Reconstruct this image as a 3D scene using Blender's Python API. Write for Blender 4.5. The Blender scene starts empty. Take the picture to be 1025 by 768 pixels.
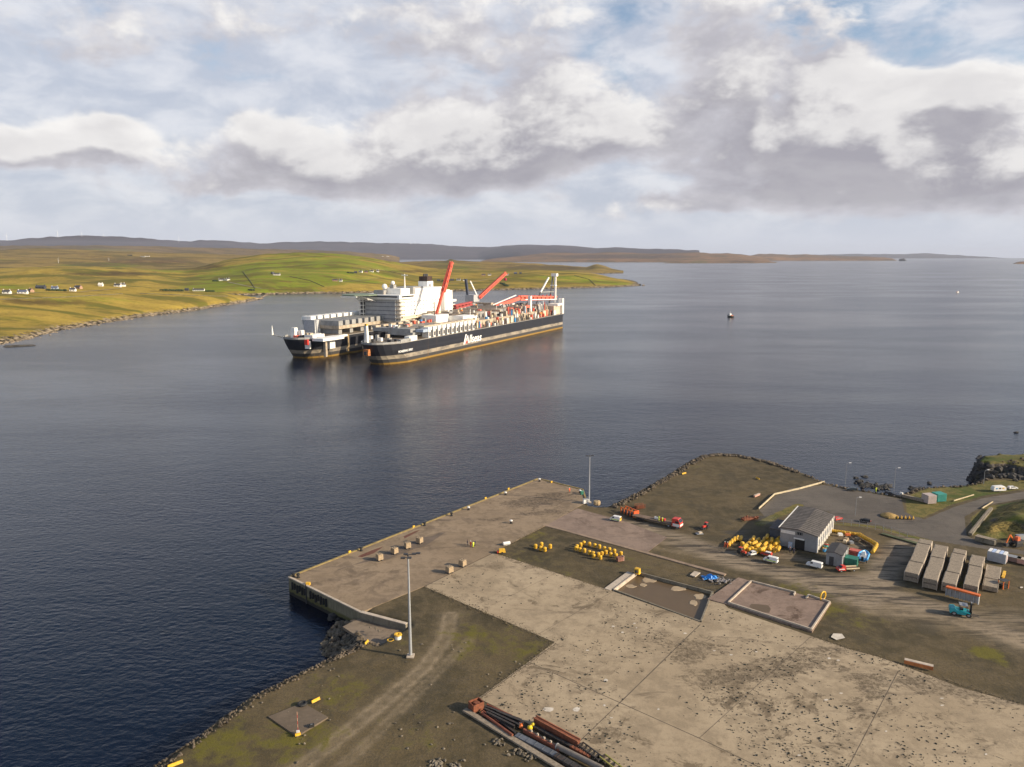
import bpy, bmesh, math, random
import numpy as np
from mathutils import Vector, Matrix, noise
from mathutils.bvhtree import BVHTree
R = math.radians
random.seed(7)
SC = bpy.context.scene
COL = SC.collection

# ------------------------------------------------------------------ camera, sky, sun, exposure
F, CX, CY, H = 750.0, 512.5, 384.0, 75.0
PIT = math.atan(127.5 / F)
cp, sp = math.cos(PIT), math.sin(PIT)
cam_d = bpy.data.cameras.new('camera')
cam_d.sensor_width = 36.0
cam_d.lens = F / 1025 * 36
cam_d.clip_start = 1.0
cam_d.clip_end = 90000
cam = bpy.data.objects.new('camera', cam_d)
COL.objects.link(cam)
cam.location = (0, 0, H)
cam.rotation_euler = (R(90) - PIT, 0, 0)
SC.camera = cam

SC.view_settings.view_transform = 'Standard'
SC.view_settings.look = 'None'
SC.view_settings.exposure = 0.4
SC.view_settings.gamma = 1.0
SC.view_settings.use_curve_mapping = False
SC.cycles.use_denoising = True
SC.cycles.max_bounces = 4
SC.cycles.diffuse_bounces = 2
SC.cycles.glossy_bounces = 2
SC.cycles.volume_bounces = 0
SC.cycles.sample_clamp_indirect = 4

SUN_DIR = Vector((0.955, -0.297, 0.0)).normalized()
SUN_EL = R(23)
SUN_DIR = Vector((SUN_DIR.x * math.cos(SUN_EL), SUN_DIR.y * math.cos(SUN_EL), math.sin(SUN_EL)))
sun_d = bpy.data.lights.new('sun', 'SUN')
sun_d.energy = 5.0
sun_d.angle = R(0.6)
sun_d.color = (1.0, 0.84, 0.62)
sun = bpy.data.objects.new('sun', sun_d)
COL.objects.link(sun)
sun.rotation_euler = SUN_DIR.to_track_quat('Z', 'Y').to_euler()
sun.location = (60, -20, 120)


def ray(px, py):
    a = (px - CX) / F
    b = (CY - py) / F
    return (a, cp + b * sp, -sp + b * cp)


def g(px, py, z=4.0):
    r = ray(px, py)
    t = (z - H) / r[2]
    return Vector((r[0] * t, r[1] * t, z))


def gy(px, py, d):
    r = ray(px, py)
    t = d / r[1]
    return Vector((r[0] * t, d, H + r[2] * t))


def proj(x, y, z):
    z = z - H
    f = y * cp - z * sp
    return CX + F * x / f, CY - F * (y * sp + z * cp) / f


# ---- node helper
class N:
    def __init__(s, tree):
        s.t = tree
        s.n = tree.nodes
        s.l = tree.links

    def new(s, typ, **kw):
        n = s.n.new(typ)
        for k, v in kw.items():
            setattr(n, k, v)
        return n

    def put(s, sock, v):
        if v is None:
            return
        if hasattr(v, 'is_linked') or isinstance(v, bpy.types.NodeSocket):
            s.l.new(v, sock)
        else:
            if sock.type == 'RGBA' and len(v) == 3:
                v = (*v, 1)
            sock.default_value = v

    def m(s, op, a, b=None, c=None, clamp=False):
        n = s.new('ShaderNodeMath', operation=op, use_clamp=clamp)
        s.put(n.inputs[0], a)
        s.put(n.inputs[1], b)
        s.put(n.inputs[2], c)
        return n.outputs[0]

    def v(s, op, a, b=None, scale=None):
        n = s.new('ShaderNodeVectorMath', operation=op)
        s.put(n.inputs[0], a)
        s.put(n.inputs[1], b)
        if scale is not None:
            s.put(n.inputs['Scale'], scale)
        return n.outputs['Value'] if op in ('LENGTH', 'DOT_PRODUCT', 'DISTANCE') else n.outputs[0]

    def mix(s, f, a, b, mode='MIX'):
        n = s.new('ShaderNodeMix', data_type='RGBA', blend_type=mode)
        s.put(n.inputs[0], f)
        s.put(n.inputs[6], a)
        s.put(n.inputs[7], b)
        return n.outputs[2]

    def noise(s, co, scale, detail=4, rough=.55, dist=0.0, dim='3D'):
        n = s.new('ShaderNodeTexNoise', noise_dimensions=dim)
        s.put(n.inputs['Vector'], co)
        n.inputs['Scale'].default_value = scale
        n.inputs['Detail'].default_value = detail
        n.inputs['Roughness'].default_value = rough
        n.inputs['Distortion'].default_value = dist
        return n.outputs[0]

    def sm(s, x, lo, hi, a=0.0, b=1.0):
        n = s.new('ShaderNodeMapRange', interpolation_type='SMOOTHSTEP')
        s.put(n.inputs[0], x)
        n.inputs[1].default_value = lo
        n.inputs[2].default_value = hi
        n.inputs[3].default_value = a
        n.inputs[4].default_value = b
        return n.outputs[0]

    def mapping(s, co, scale=(1, 1, 1), rot=(0, 0, 0), loc=(0, 0, 0)):
        n = s.new('ShaderNodeMapping')
        s.put(n.inputs[0], co)
        n.inputs['Location'].default_value = loc
        n.inputs['Rotation'].default_value = rot
        n.inputs['Scale'].default_value = scale
        return n.outputs[0]

    def xyz(s, x=0.0, y=0.0, z=0.0):
        n = s.new('ShaderNodeCombineXYZ')
        s.put(n.inputs[0], x)
        s.put(n.inputs[1], y)
        s.put(n.inputs[2], z)
        return n.outputs[0]

    def sep(s, v):
        n = s.new('ShaderNodeSeparateXYZ')
        s.put(n.inputs[0], v)
        return n.outputs


# ---- sky with clouds
def azel(px, py):
    r = Vector(ray(px, py)).normalized()
    return math.atan2(r.x, r.y), math.asin(r.z)


BLOBS = [  # px, py, rx, ry, weight: where the cumulus stands (positive) and where it opens (negative)
    (400, 150, 48, 34, .55), (470, 135, 60, 40, .6), (440, 172, 90, 18, .5), (560, 92, 36, 46, .5), (545, 150, 60, 24, .45), (640, 130, 66, 34, .55),
    (860, 90, 48, 36, .62), (905, 118, 40, 26, .42), (830, 125, 60, 30, .5), (1000, 84, 40, 34, .5), (780, 150, 44, 26, .5), (900, 150, 110, 26, .5), (820, 192, 110, 16, .55), (980, 180, 110, 22, .55),
    (660, 208, 50, 10, .4), (70, 128, 44, 20, .5), (135, 155, 60, 20, .5), (8, 152, 30, 14, .5), (285, 150, 56, 24, .5), (255, 122, 26, 16, .35), (320, 188, 70, 14, .35), (210, 190, 60, 10, .25),
    (725, 40, 46, 50, .55), (745, 85, 40, 20, .4), (820, 40, 50, 34, .2), (440, 24, 80, 36, .45), (230, 16, 80, 30, .35), (560, 10, 40, 20, .2), (60, 30, 90, 26, .2),
    (950, 40, 66, 16, -.4), (345, 66, 34, 24, -.35), (650, 80, 24, 18, -.3), (780, 100, 14, 26, -.3), (1000, 8, 60, 16, -.2), (30, 90, 60, 14, -.2), (640, 180, 80, 8, -.15), (170, 100, 60, 14, -.15),
]


CLOUD_STR = 0.78
HAZE_D = 2.0e-5


def build_world():
    w = bpy.data.worlds.new('World')
    SC.world = w
    w.use_nodes = True
    w.node_tree.nodes.clear()
    k = N(w.node_tree)
    # density group
    gr = bpy.data.node_groups.new('cloud_density', 'ShaderNodeTree')
    gr.interface.new_socket('ae', in_out='INPUT', socket_type='NodeSocketVector')
    gr.interface.new_socket('d', in_out='OUTPUT', socket_type='NodeSocketFloat')
    q = N(gr)
    gi = q.new('NodeGroupInput')
    go = q.new('NodeGroupOutput')
    ae = gi.outputs[0]
    warp = q.noise(q.v('MULTIPLY', ae, (5, 9, 1)), 1.0, 3)
    wv = q.v('ADD', ae, q.xyz(q.m('MULTIPLY', q.m('SUBTRACT', warp, .5), .06), q.m('MULTIPLY', q.m('SUBTRACT', q.noise(q.v('MULTIPLY', ae, (6, 11, 3)), 1.3, 3), .5), .04), 0.0))
    tot = None
    for (px, py, rx, ry, wt) in BLOBS:
        a, e = azel(px, py)
        d = q.v('MULTIPLY', q.v('SUBTRACT', wv, (a, e, 0)), (F / rx, F / ry, 0))
        l2 = q.v('DOT_PRODUCT', d, d)
        ex = q.m('MULTIPLY', q.m('POWER', 2.718, q.m('MULTIPLY', l2, -.8)), wt)
        tot = ex if tot is None else q.m('ADD', tot, ex)
    f1 = q.noise(q.v('MULTIPLY', wv, (9, 15, 0)), 1.0, 10, .56)
    f2 = q.noise(q.v('MULTIPLY', wv, (26, 40, 5)), 1.0, 6, .6)
    dd = q.m('ADD', tot, q.m('MULTIPLY', q.m('SUBTRACT', f1, .58), 1.15))
    dd = q.m('ADD', dd, q.m('MULTIPLY', q.m('SUBTRACT', f2, .5), .40))
    q.l.new(dd, go.inputs[0])

    tc = k.new('ShaderNodeTexCoord')
    nrm = k.v('NORMALIZE', tc.outputs['Generated'])
    x, y, z = k.sep(nrm)
    az = k.m('ARCTAN2', x, y)
    el = k.m('ARCSINE', z)
    aev = k.xyz(az, el, 0.0)

    def dens(off):
        n = k.new('ShaderNodeGroup')
        n.node_tree = gr
        k.put(n.inputs[0], k.v('ADD', aev, off) if off else aev)
        return n.outputs[0]
    d0 = dens(None)
    d1 = dens((.015, .036, 0))
    sky = k.new('ShaderNodeTexSky', sky_type='NISHITA')
    sky.sun_disc = False
    sky.sun_elevation = SUN_EL
    sky.sun_rotation = math.atan2(SUN_DIR.x, SUN_DIR.y)
    sky.altitude = 0
    sky.air_density = 1.0
    sky.dust_density = 1.5
    sky.ozone_density = 1.5
    bg_sky = k.new('ShaderNodeBackground')
    k.put(bg_sky.inputs[0], sky.outputs[0])
    bg_sky.inputs[1].default_value = 0.12
    # clouds
    op = k.sm(d0, .06, .34)
    lit = k.sm(k.m('MULTIPLY', k.m('SUBTRACT', d0, d1), 1.45), .00, .58)
    thick = k.sm(d0, .15, .65)
    lit = k.m('MULTIPLY', lit, k.m('SUBTRACT', 1.0, k.m('MULTIPLY', thick, .3)))
    base = k.mix(thick, (.60, .59, .64), (.40, .39, .435))
    cum = k.mix(lit, base, (.98, .96, .935))
    # high thin veil, streaked
    vq = k.v('MULTIPLY', aev, (6.5, 13, 0))
    vn = k.noise(vq, 1.0, 9, .58, .25)
    vn2 = k.noise(k.v('ADD', k.v('MULTIPLY', aev, (9, 20, 0)), (3, 1, 0)), 1.0, 8, .6, .3)
    vd = k.m('ADD', k.m('MULTIPLY', vn, .75), k.m('MULTIPLY', vn2, .25))
    # the veil is denser to the left and towards the horizon
    vd = k.m('ADD', vd, k.m('MULTIPLY', az, -.10))
    vd = k.m('ADD', vd, k.sm(el, .20, .05, 0, .26))
    vd = k.m('SUBTRACT', vd, k.sm(el, .30, .60, 0, .46))
    veil = k.sm(vd, .30, .50)
    vcol = k.mix(k.sm(vn2, .36, .66), (.53, .57, .67), (.77, .78, .83))
    low = k.sm(el, .075, .0)
    vcol = k.mix(low, vcol, (.645, .68, .775))
    cum = k.mix(k.m('MULTIPLY', low, .55), cum, (.62, .63, .70))
    mask = k.m('ADD', op, k.m('MULTIPLY', k.m('SUBTRACT', 1.0, op), k.m('MULTIPLY', k.m('MAXIMUM', veil, k.m('MULTIPLY', low, .95)), .93)), clamp=True)
    cum = k.mix(k.sm(vn2, .38, .64), k.mix(.14, cum, (.30, .29, .34)), k.mix(.12, cum, (.9, .87, .85)))
    ccol = k.mix(op, vcol, cum)
    bg_c = k.new('ShaderNodeBackground')
    k.put(bg_c.inputs[0], ccol)
    bg_c.inputs[1].default_value = CLOUD_STR
    ms = k.new('ShaderNodeMixShader')
    k.put(ms.inputs[0], mask)
    k.l.new(bg_sky.outputs[0], ms.inputs[1])
    k.l.new(bg_c.outputs[0], ms.inputs[2])
    out = k.new('ShaderNodeOutputWorld')
    k.l.new(ms.outputs[0], out.inputs[0])


build_world()


# ------------------------------------------------------------------ materials
MATS = {}


def mat(name, col, rough=.75, var=.18, scale=1.2, metal=0.0, bump=0.0, stain=None, stain_amt=.5):
    if name in MATS:
        return MATS[name]
    m = bpy.data.materials.new(name)
    m.use_nodes = True
    k = N(m.node_tree)
    b = m.node_tree.nodes['Principled BSDF']
    tc = k.new('ShaderNodeTexCoord').outputs['Object']
    n = k.noise(tc, scale, 6, .65)
    c = k.mix(k.sm(n, .3, .7), tuple(v * (1 - var) for v in col), tuple(min(1, v * (1 + var)) for v in col))
    if stain:
        n2 = k.noise(k.mapping(tc, (1, 1, .35)), scale * 1.9, 5, .7)
        c = k.mix(k.m('MULTIPLY', k.sm(n2, .5, .68), stain_amt), c, stain)
    k.put(b.inputs['Base Color'], c)
    b.inputs['Roughness'].default_value = rough
    b.inputs['Metallic'].default_value = metal
    if bump:
        bn = k.new('ShaderNodeBump')
        bn.inputs['Strength'].default_value = bump
        bn.inputs['Distance'].default_value = .1
        k.put(bn.inputs['Height'], n)
        k.l.new(bn.outputs[0], b.inputs['Normal'])
    MATS[name] = m
    return m


YELLOW = mat('yellow_paint', (.72, .42, .03), .5, .22, 1.0, stain=(.30, .18, .04), stain_amt=.5)
WHITE = mat('white_paint', (.74, .73, .70), .45, .08)
SHIPWHITE = mat('ship_white', (.88, .86, .80), .5, .08, .15, stain=(.5, .38, .25), stain_amt=.25)
SHIPGREY = mat('ship_grey', (.30, .30, .29), .6, .2, .2, stain=(.22, .15, .09), stain_amt=.4)
SHIPTAN = mat('ship_tan', (.42, .35, .26), .7, .25, .3, stain=(.2, .1, .05), stain_amt=.4)
RED = mat('red_paint', (.55, .045, .03), .45, .15)
SHIPRED = mat('crane_red', (.80, .13, .075), .5, .15, .4, stain=(.6, .35, .3), stain_amt=.3)
ORANGE = mat('orange_paint', (.62, .14, .025), .55, .2, 1.0, stain=(.25, .08, .03), stain_amt=.4)
BLUE = mat('blue_paint', (.05, .25, .55), .45, .12)
GREEN = mat('green_paint', (.02, .16, .11), .55, .2)
TEAL = mat('teal_paint', (.01, .30, .34), .4, .12)
BLACK = mat('black_rubber', (.018, .018, .018), .75, .2)
DARK = mat('dark_metal', (.045, .045, .05), .6, .25)
GREY = mat('grey_metal', (.28, .29, .30), .5, .15, metal=.2)
GALV = mat('galvanised_steel', (.42, .44, .46), .4, .08, metal=.35)
GLASS = mat('dark_glass', (.02, .025, .032), .12, .1)
RUST = mat('rusty_steel', (.20, .065, .03), .85, .35, 1.5, bump=.3, stain=(.06, .03, .025), stain_amt=.7)
RUSTRED = mat('red_brown_pipe', (.24, .075, .04), .75, .25, 1.5, stain=(.12, .05, .03), stain_amt=.5)
TAN = mat('tan_concrete', (.34, .255, .16), .85, .2, 2.0, bump=.3, stain=(.12, .08, .05), stain_amt=.5)
CONC = mat('cast_concrete', (.34, .29, .225), .85, .16, .8, bump=.25, stain=(.14, .11, .085), stain_amt=.45)
CONCL = mat('pale_concrete', (.46, .39, .31), .85, .16, 1.0, bump=.2, stain=(.2, .16, .12), stain_amt=.3)
CONCD = mat('weathered_concrete', (.20, .175, .13), .9, .2, .5, bump=.3, stain=(.07, .06, .035), stain_amt=.7)
HIVIS_O = mat('orange_hivis', (.75, .14, .04), .8, .1, 6)
HIVIS_Y = mat('yellow_hivis', (.62, .72, .05), .8, .1, 6)
NAVY = mat('navy_cloth', (.025, .03, .06), .85, .2, 6)
SKIN = mat('skin', (.48, .29, .21), .6, .06, 9)
ROCK = mat('rock', (.105, .082, .058), .95, .75, .5, bump=.4, stain=(.05, .05, .03), stain_amt=.6)
ROCKD = mat('dark_rock', (.045, .042, .04), .9, .45, .4, bump=.4, stain=(.07, .065, .03), stain_amt=.5)
SHOREROCK = mat('shore_rock', (.24, .19, .13), .95, .6, .06, stain=(.035, .03, .025), stain_amt=.8)
ROOFT = mat('dark_roof', (.05, .048, .05), .85, .2, .6)
SLATE = mat('slate_roof', (.06, .06, .065), .8, .25, .2)
WHARL = mat('white_harling', (.74, .71, .65), .9, .07, .3)


# ------------------------------------------------------------------ mesh builder
class MB:
    def __init__(s):
        s.v = []
        s.f = []

    def add(s, vs, fs, M=None):
        o = len(s.v)
        if M is not None:
            vs = [M @ Vector(v) for v in vs]
        s.v += [tuple(v) for v in vs]
        s.f += [tuple(i + o for i in f) for f in fs]
        return s

    def box(s, c, d, rz=0, M=None, top=None):
        x, y, z = d[0] / 2, d[1] / 2, d[2] / 2
        tx, ty = (top if top else (1, 1))
        vs = [(-x, -y, -z), (x, -y, -z), (x, y, -z), (-x, y, -z), (-x * tx, -y * ty, z), (x * tx, -y * ty, z), (x * tx, y * ty, z), (-x * tx, y * ty, z)]
        fs = [(3, 2, 1, 0), (4, 5, 6, 7), (0, 1, 5, 4), (1, 2, 6, 5), (2, 3, 7, 6), (3, 0, 4, 7)]
        T = Matrix.Translation(c) @ Matrix.Rotation(rz, 4, 'Z')
        if M is not None:
            T = M @ T
        return s.add(vs, fs, T)

    def tube(s, a, b, r0, r1=None, n=8, cap=True):
        a, b = Vector(a), Vector(b)
        r1 = r0 if r1 is None else r1
        ax = (b - a)
        if ax.length < 1e-6:
            return s
        ax.normalize()
        u = ax.orthogonal().normalized()
        w = ax.cross(u)
        vs = []
        for p, r in ((a, r0), (b, r1)):
            for i in range(n):
                t = 2 * math.pi * i / n
                vs.append(p + (u * math.cos(t) + w * math.sin(t)) * r)
        fs = [(i, (i + 1) % n, n + (i + 1) % n, n + i) for i in range(n)]
        if cap:
            fs += [tuple(range(n - 1, -1, -1)), tuple(range(n, 2 * n))]
        return s.add(vs, fs)

    def bar(s, a, b, w, h=None):
        """square section bar from a to b"""
        h = w if h is None else h
        a, b = Vector(a), Vector(b)
        ax = (b - a).normalized()
        up = Vector((0, 0, 1)) if abs(ax.z) < .95 else Vector((1, 0, 0))
        u = ax.cross(up).normalized() * w / 2
        t = u.cross(ax).normalized() * h / 2
        vs = [a - u - t, a + u - t, a + u + t, a - u + t, b - u - t, b + u - t, b + u + t, b - u + t]
        return s.add(vs, [(3, 2, 1, 0), (4, 5, 6, 7), (0, 1, 5, 4), (1, 2, 6, 5), (2, 3, 7, 6), (3, 0, 4, 7)])

    def prism(s, poly, z0, z1):
        n = len(poly)
        vs = [(p[0], p[1], z0) for p in poly] + [(p[0], p[1], z1) for p in poly]
        fs = [tuple(range(n - 1, -1, -1)), tuple(range(n, 2 * n))] + [(i, (i + 1) % n, n + (i + 1) % n, n + i) for i in range(n)]
        return s.add(vs, fs)

    def lathe(s, prof, c=(0, 0, 0), n=12):
        """prof: (r,z)"""
        o = []
        for r, z in prof:
            for i in range(n):
                t = 2 * math.pi * i / n
                o.append((c[0] + r * math.cos(t), c[1] + r * math.sin(t), c[2] + z))
        fs = []
        for j in range(len(prof) - 1):
            for i in range(n):
                fs.append((j * n + i, j * n + (i + 1) % n, (j + 1) * n + (i + 1) % n, (j + 1) * n + i))
        fs += [tuple(range(n - 1, -1, -1)), tuple(range((len(prof) - 1) * n, len(prof) * n))]
        return s.add(o, fs)

    def ball(s, c, r, n=10, sz=1.0):
        return s.lathe([(max(.02 * r, r * math.sin(math.pi * j / 6)), -r * sz * math.cos(math.pi * j / 6)) for j in range(7)], c, n)

    def profile(s, pts, hw, zin=1e9, inset=0.0, zt=None):
        """side profile (x,z) extruded across y; above zin the half width shrinks linearly to inset at zt"""
        n = len(pts)

        def w(z):
            if z <= zin:
                return hw
            return hw - inset * min(1, (z - zin) / max(1e-6, (zt - zin)))
        vs = [(x, -w(z), z) for x, z in pts] + [(x, w(z), z) for x, z in pts]
        fs = [tuple(range(n)), tuple(range(2 * n - 1, n - 1, -1))] + [(i, n + i, n + (i + 1) % n, (i + 1) % n) for i in range(n)]
        return s.add(vs, fs)

    def rock(s, c, r, rnd, flat=.7):
        ph = (1 + 5 ** .5) / 2
        base = [(-1, ph, 0), (1, ph, 0), (-1, -ph, 0), (1, -ph, 0), (0, -1, ph), (0, 1, ph), (0, -1, -ph), (0, 1, -ph), (ph, 0, -1), (ph, 0, 1), (-ph, 0, -1), (-ph, 0, 1)]
        fs = [(0, 11, 5), (0, 5, 1), (0, 1, 7), (0, 7, 10), (0, 10, 11), (1, 5, 9), (5, 11, 4), (11, 10, 2), (10, 7, 6), (7, 1, 8), (3, 9, 4), (3, 4, 2), (3, 2, 6), (3, 6, 8), (3, 8, 9), (4, 9, 5), (2, 4, 11), (6, 2, 10), (8, 6, 7), (9, 8, 1)]
        M = Matrix.Translation(c) @ Matrix.Rotation(rnd.uniform(0, 6.3), 4, 'Z') @ Matrix.Rotation(rnd.uniform(-.4, .4), 4, 'X')
        sx, sy = rnd.uniform(.7, 1.3), rnd.uniform(.6, 1.1)
        vs = []
        for b in base:
            q = rnd.uniform(.75, 1.2) * r / 1.9
            vs.append((b[0] * q * sx, b[1] * q * sy, b[2] * q * flat))
        return s.add(vs, fs, M)

    def build(s, name, m, parent=None, loc=(0, 0, 0), rz=0, smooth=False, fix=True):
        me = bpy.data.meshes.new(name)
        me.from_pydata(s.v, [], s.f)
        if fix and len(s.f) < 20000:
            bm = bmesh.new()
            bm.from_mesh(me)
            bmesh.ops.recalc_face_normals(bm, faces=bm.faces)
            bm.to_mesh(me)
            bm.free()
        me.materials.append(m)
        if smooth:
            me.polygons.foreach_set('use_smooth', [True] * len(me.polygons))
        o = bpy.data.objects.new(name, me)
        COL.objects.link(o)
        o.location = loc
        o.rotation_euler = (0, 0, rz)
        if parent:
            o.parent = parent
        return o


def tag(o, label, cat, group=None):
    o['label'] = label
    o['category'] = cat
    if group:
        o['group'] = group
    return o


def thing(name, label, cat, loc=(0, 0, 0), rz=0, group=None):
    o = bpy.data.objects.new(name, None)
    COL.objects.link(o)
    o.location = loc
    o.rotation_euler = (0, 0, rz)
    o.empty_display_size = .5
    return tag(o, label, cat, group)


def children(o):
    return [c for c in KIDS.get(o.name, [])]


def dup(root, loc, rz=None, label=None, group=None, scale=None):
    r = root.copy()
    COL.objects.link(r)
    r.location = loc
    if rz is not None:
        r.rotation_euler = (0, 0, rz)
    if label:
        r['label'] = label
    if group:
        r['group'] = group
    if scale:
        r.scale = (scale,) * 3

    def rec(src, dst):
        for ch in list(src.children):
            c = ch.copy()
            COL.objects.link(c)
            c.parent = dst
            rec(ch, c)
    rec(root, r)
    return r


def struct(o):
    o['kind'] = 'structure'
    return o


def stuff(o):
    o['kind'] = 'stuff'
    return o


def heading(a, b):
    return math.atan2(b[1] - a[1], b[0] - a[0])


def hpx(p, q):
    return heading(g(*p), g(*q))


# ------------------------------------------------------------------ WATER
def water_mat():
    m = bpy.data.materials.new('sea_water')
    m.use_nodes = True
    k = N(m.node_tree)
    b = m.node_tree.nodes['Principled BSDF']
    pos = k.new('ShaderNodeNewGeometry').outputs['Position']
    rip = k.noise(k.mapping(pos, (.62, 1.0, 1), (0, 0, R(22))), .8, 3, .55, .3)
    chop = k.noise(k.mapping(pos, (.5, 1.0, 1), (0, 0, R(-12))), .16, 3, .5, .2)
    gust = k.noise(k.mapping(pos, (.5, 1.0, 1), (0, 0, R(12))), .006, 4, .6, .8)
    gust2 = k.noise(k.mapping(pos, (.3, 1.0, 1), (0, 0, R(-8))), .012, 3, .55, .6)
    calm = k.sm(k.m('ADD', k.m('MULTIPLY', gust, .6), k.m('MULTIPLY', gust2, .4)), .36, .62)
    hgt = k.m('ADD', k.m('MULTIPLY', rip, .46), k.m('MULTIPLY', chop, .42))
    bn = k.new('ShaderNodeBump')
    bn.inputs['Distance'].default_value = 1.0
    k.put(bn.inputs['Strength'], k.m('ADD', .27, k.m('MULTIPLY', calm, .36)))
    k.put(bn.inputs['Height'], hgt)
    k.l.new(bn.outputs[0], b.inputs['Normal'])
    k.put(b.inputs['Base Color'], k.mix(calm, (.002, .005, .014), (.003, .007, .021)))
    k.put(b.inputs['Roughness'], k.m('ADD', .16, k.m('MULTIPLY', calm, .05)))
    b.inputs['IOR'].default_value = 1.333
    return m


mb = MB()
W = 32000
ys = [-2000, 0, 200, 600, 1500, 4000, 10000, 20000, W]
xs = [-W, -12000, -3000, -600, 0, 600, 3000, 12000, W]
mb.v = [(x, y, 0) for y in ys for x in xs]
nx = len(xs)
mb.f = [(j * nx + i, j * nx + i + 1, (j + 1) * nx + i + 1, (j + 1) * nx + i) for j in range(len(ys) - 1) for i in range(nx - 1)]
struct(mb.build('sea', water_mat(), fix=False))


# ------------------------------------------------------------------ FAR TERRAIN
def hill_mat(name, c_gold, c_green, c_moor, s=1.0, rockz=None):
    m = bpy.data.materials.new(name)
    m.use_nodes = True
    k = N(m.node_tree)
    b = m.node_tree.nodes['Principled BSDF']
    geo = k.new('ShaderNodeNewGeometry')
    pos = geo.outputs['Position']
    at = k.new('ShaderNodeAttribute', attribute_name='veg_shade')
    r, gg, bb = k.sep(at.outputs['Vector'])
    n1 = k.noise(k.mapping(pos, (.5, 1, 1), (0, 0, .3)), .006 * s, 7, .62)
    n2 = k.noise(pos, .035 * s, 6, .65)
    n3 = k.noise(pos, .22 * s, 4, .6)
    ns = k.noise(k.mapping(pos, (.35, 1, 1), (0, 0, -.15)), .014 * s, 6, .65, .5)
    gfac = k.sm(k.m('ADD', r, k.m('MULTIPLY', k.m('SUBTRACT', n1, .5), 2.4)), .3, .6)
    moor_shade_fac = k.sm(k.m('ADD', gg, k.m('MULTIPLY', k.m('SUBTRACT', n2, .5), 1.0)), .35, .7)
    c = k.mix(gfac, c_gold, c_green)
    c = k.mix(moor_shade_fac, c, c_moor)
    c = k.mix(k.sm(ns, .49, .57, 0, .9), c, k.mix(.35, c_moor, c_green))
    c = k.mix(k.sm(ns, .46, .36, 0, .55), c, tuple(v * 1.35 for v in c_gold))
    c = k.mix(k.sm(n2, .46, .62, 0, .5), c, k.mix(.5, c_gold, c_moor))
    c = k.mix(k.sm(n3, .4, .7, 0, .28), c, tuple(v * .45 for v in c_green))
    if rockz:
        z = k.sep(pos)[2]
        zz = k.m('ADD', z, k.m('MULTIPLY', k.m('SUBTRACT', n3, .5), rockz * 2.2))
        rc = k.mix(k.sm(k.noise(k.mapping(pos, (1, 1, 3)), .16, 5, .7), .42, .6), (.02, .018, .015), (.34, .27, .18))
        c = k.mix(k.sm(zz, rockz, rockz * .55), c, rc)
        c = k.mix(k.sm(z, .7, .3), c, (.022, .02, .012))
    k.put(b.inputs['Base Color'], c)
    b.inputs['Roughness'].default_value = 1.0
    b.inputs['Specular IOR Level'].default_value = .1
    return m


def interp(pts, x):
    pts = sorted(pts)
    return float(np.interp(x, [p[0] for p in pts], [p[1] for p in pts]))


TERR = []


def loft_land(name, x0, x1, nx, skyline, shore_d, ridge_d, m, prof=.85, nrow=26, amp=1.0, green=(), moor=(), back=500, seed=0, bank=3.0, rough=1.0):
    """ground between the shore and the ridge; each column fans out at one bearing, rows lie at real distances"""
    vs, veg_shade = [], []
    rows = []
    for j in range(nrow):
        t = j / (nrow - 1)
        rows.append(('f', t ** 1.25))
    rows += [('b', .4), ('b', 1.0)]
    for (kind, t) in rows:
        for i in range(nx):
            px = x0 + (x1 - x0) * i / (nx - 1)
            ds = interp(shore_d, px) if not callable(shore_d) else shore_d(px)
            dr = interp(ridge_d, px)
            sky = interp(skyline, px)
            zr = gy(px, sky, dr).z
            a = (px - CX) / F
            if kind == 'f':
                d = ds + (dr - ds) * t
                if t == 0:
                    z = -3
                else:
                    bk = min(bank, zr * .5 + .5)
                    z = bk * min(1, (d - ds) / 28) + max(0, (zr - bk)) * t ** prof
                    w = math.sin(math.pi * t) ** .8
                    pn = Vector((a * d * .0032, d * .0032, seed))
                    z += amp * w * (noise.noise(pn) * 16 + noise.noise(pn * 3.1) * 5) * min(1, zr / 40)
                    if t == 1:
                        z = zr + noise.noise(Vector((px * .11, seed, 1))) * rough * dr / 750 * .6
            else:
                d = dr + back * t
                z = zr * (1 - t) - 3 * t
            # along this bearing the column is straight; x from the camera fan
            f = d * cp - (z - H) * sp
            vs.append((a * f, d, z))
            X, Y = proj(a * f, d, z)
            gv = sum(wt * math.exp(-(((X - cx) / rx) ** 2 + ((Y - cy) / ry) ** 2)) for cx, cy, rx, ry, wt in green)
            mv = sum(wt * math.exp(-(((X - cx) / rx) ** 2 + ((Y - cy) / ry) ** 2)) for cx, cy, rx, ry, wt in moor)  # moor weights: dark heath and painted cloud shadow alike
            veg_shade.append((gv, mv, 0))
    nr = len(rows)
    fs = [(j * nx + i, j * nx + i + 1, (j + 1) * nx + i + 1, (j + 1) * nx + i) for j in range(nr - 1) for i in range(nx - 1)]
    b = MB()
    b.v, b.f = vs, fs
    o = b.build(name, m, smooth=True, fix=False)
    at = o.data.attributes.new('veg_shade', 'FLOAT_VECTOR', 'POINT')
    at.data.foreach_set('vector', [c for v in veg_shade for c in v])
    struct(o)
    TERR.append(BVHTree.FromPolygons([Vector(v) for v in vs], fs))
    return o


def shore_from_px(pts, z=0):
    return [(x, g(x, y, z).y) for x, y in pts]


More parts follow.
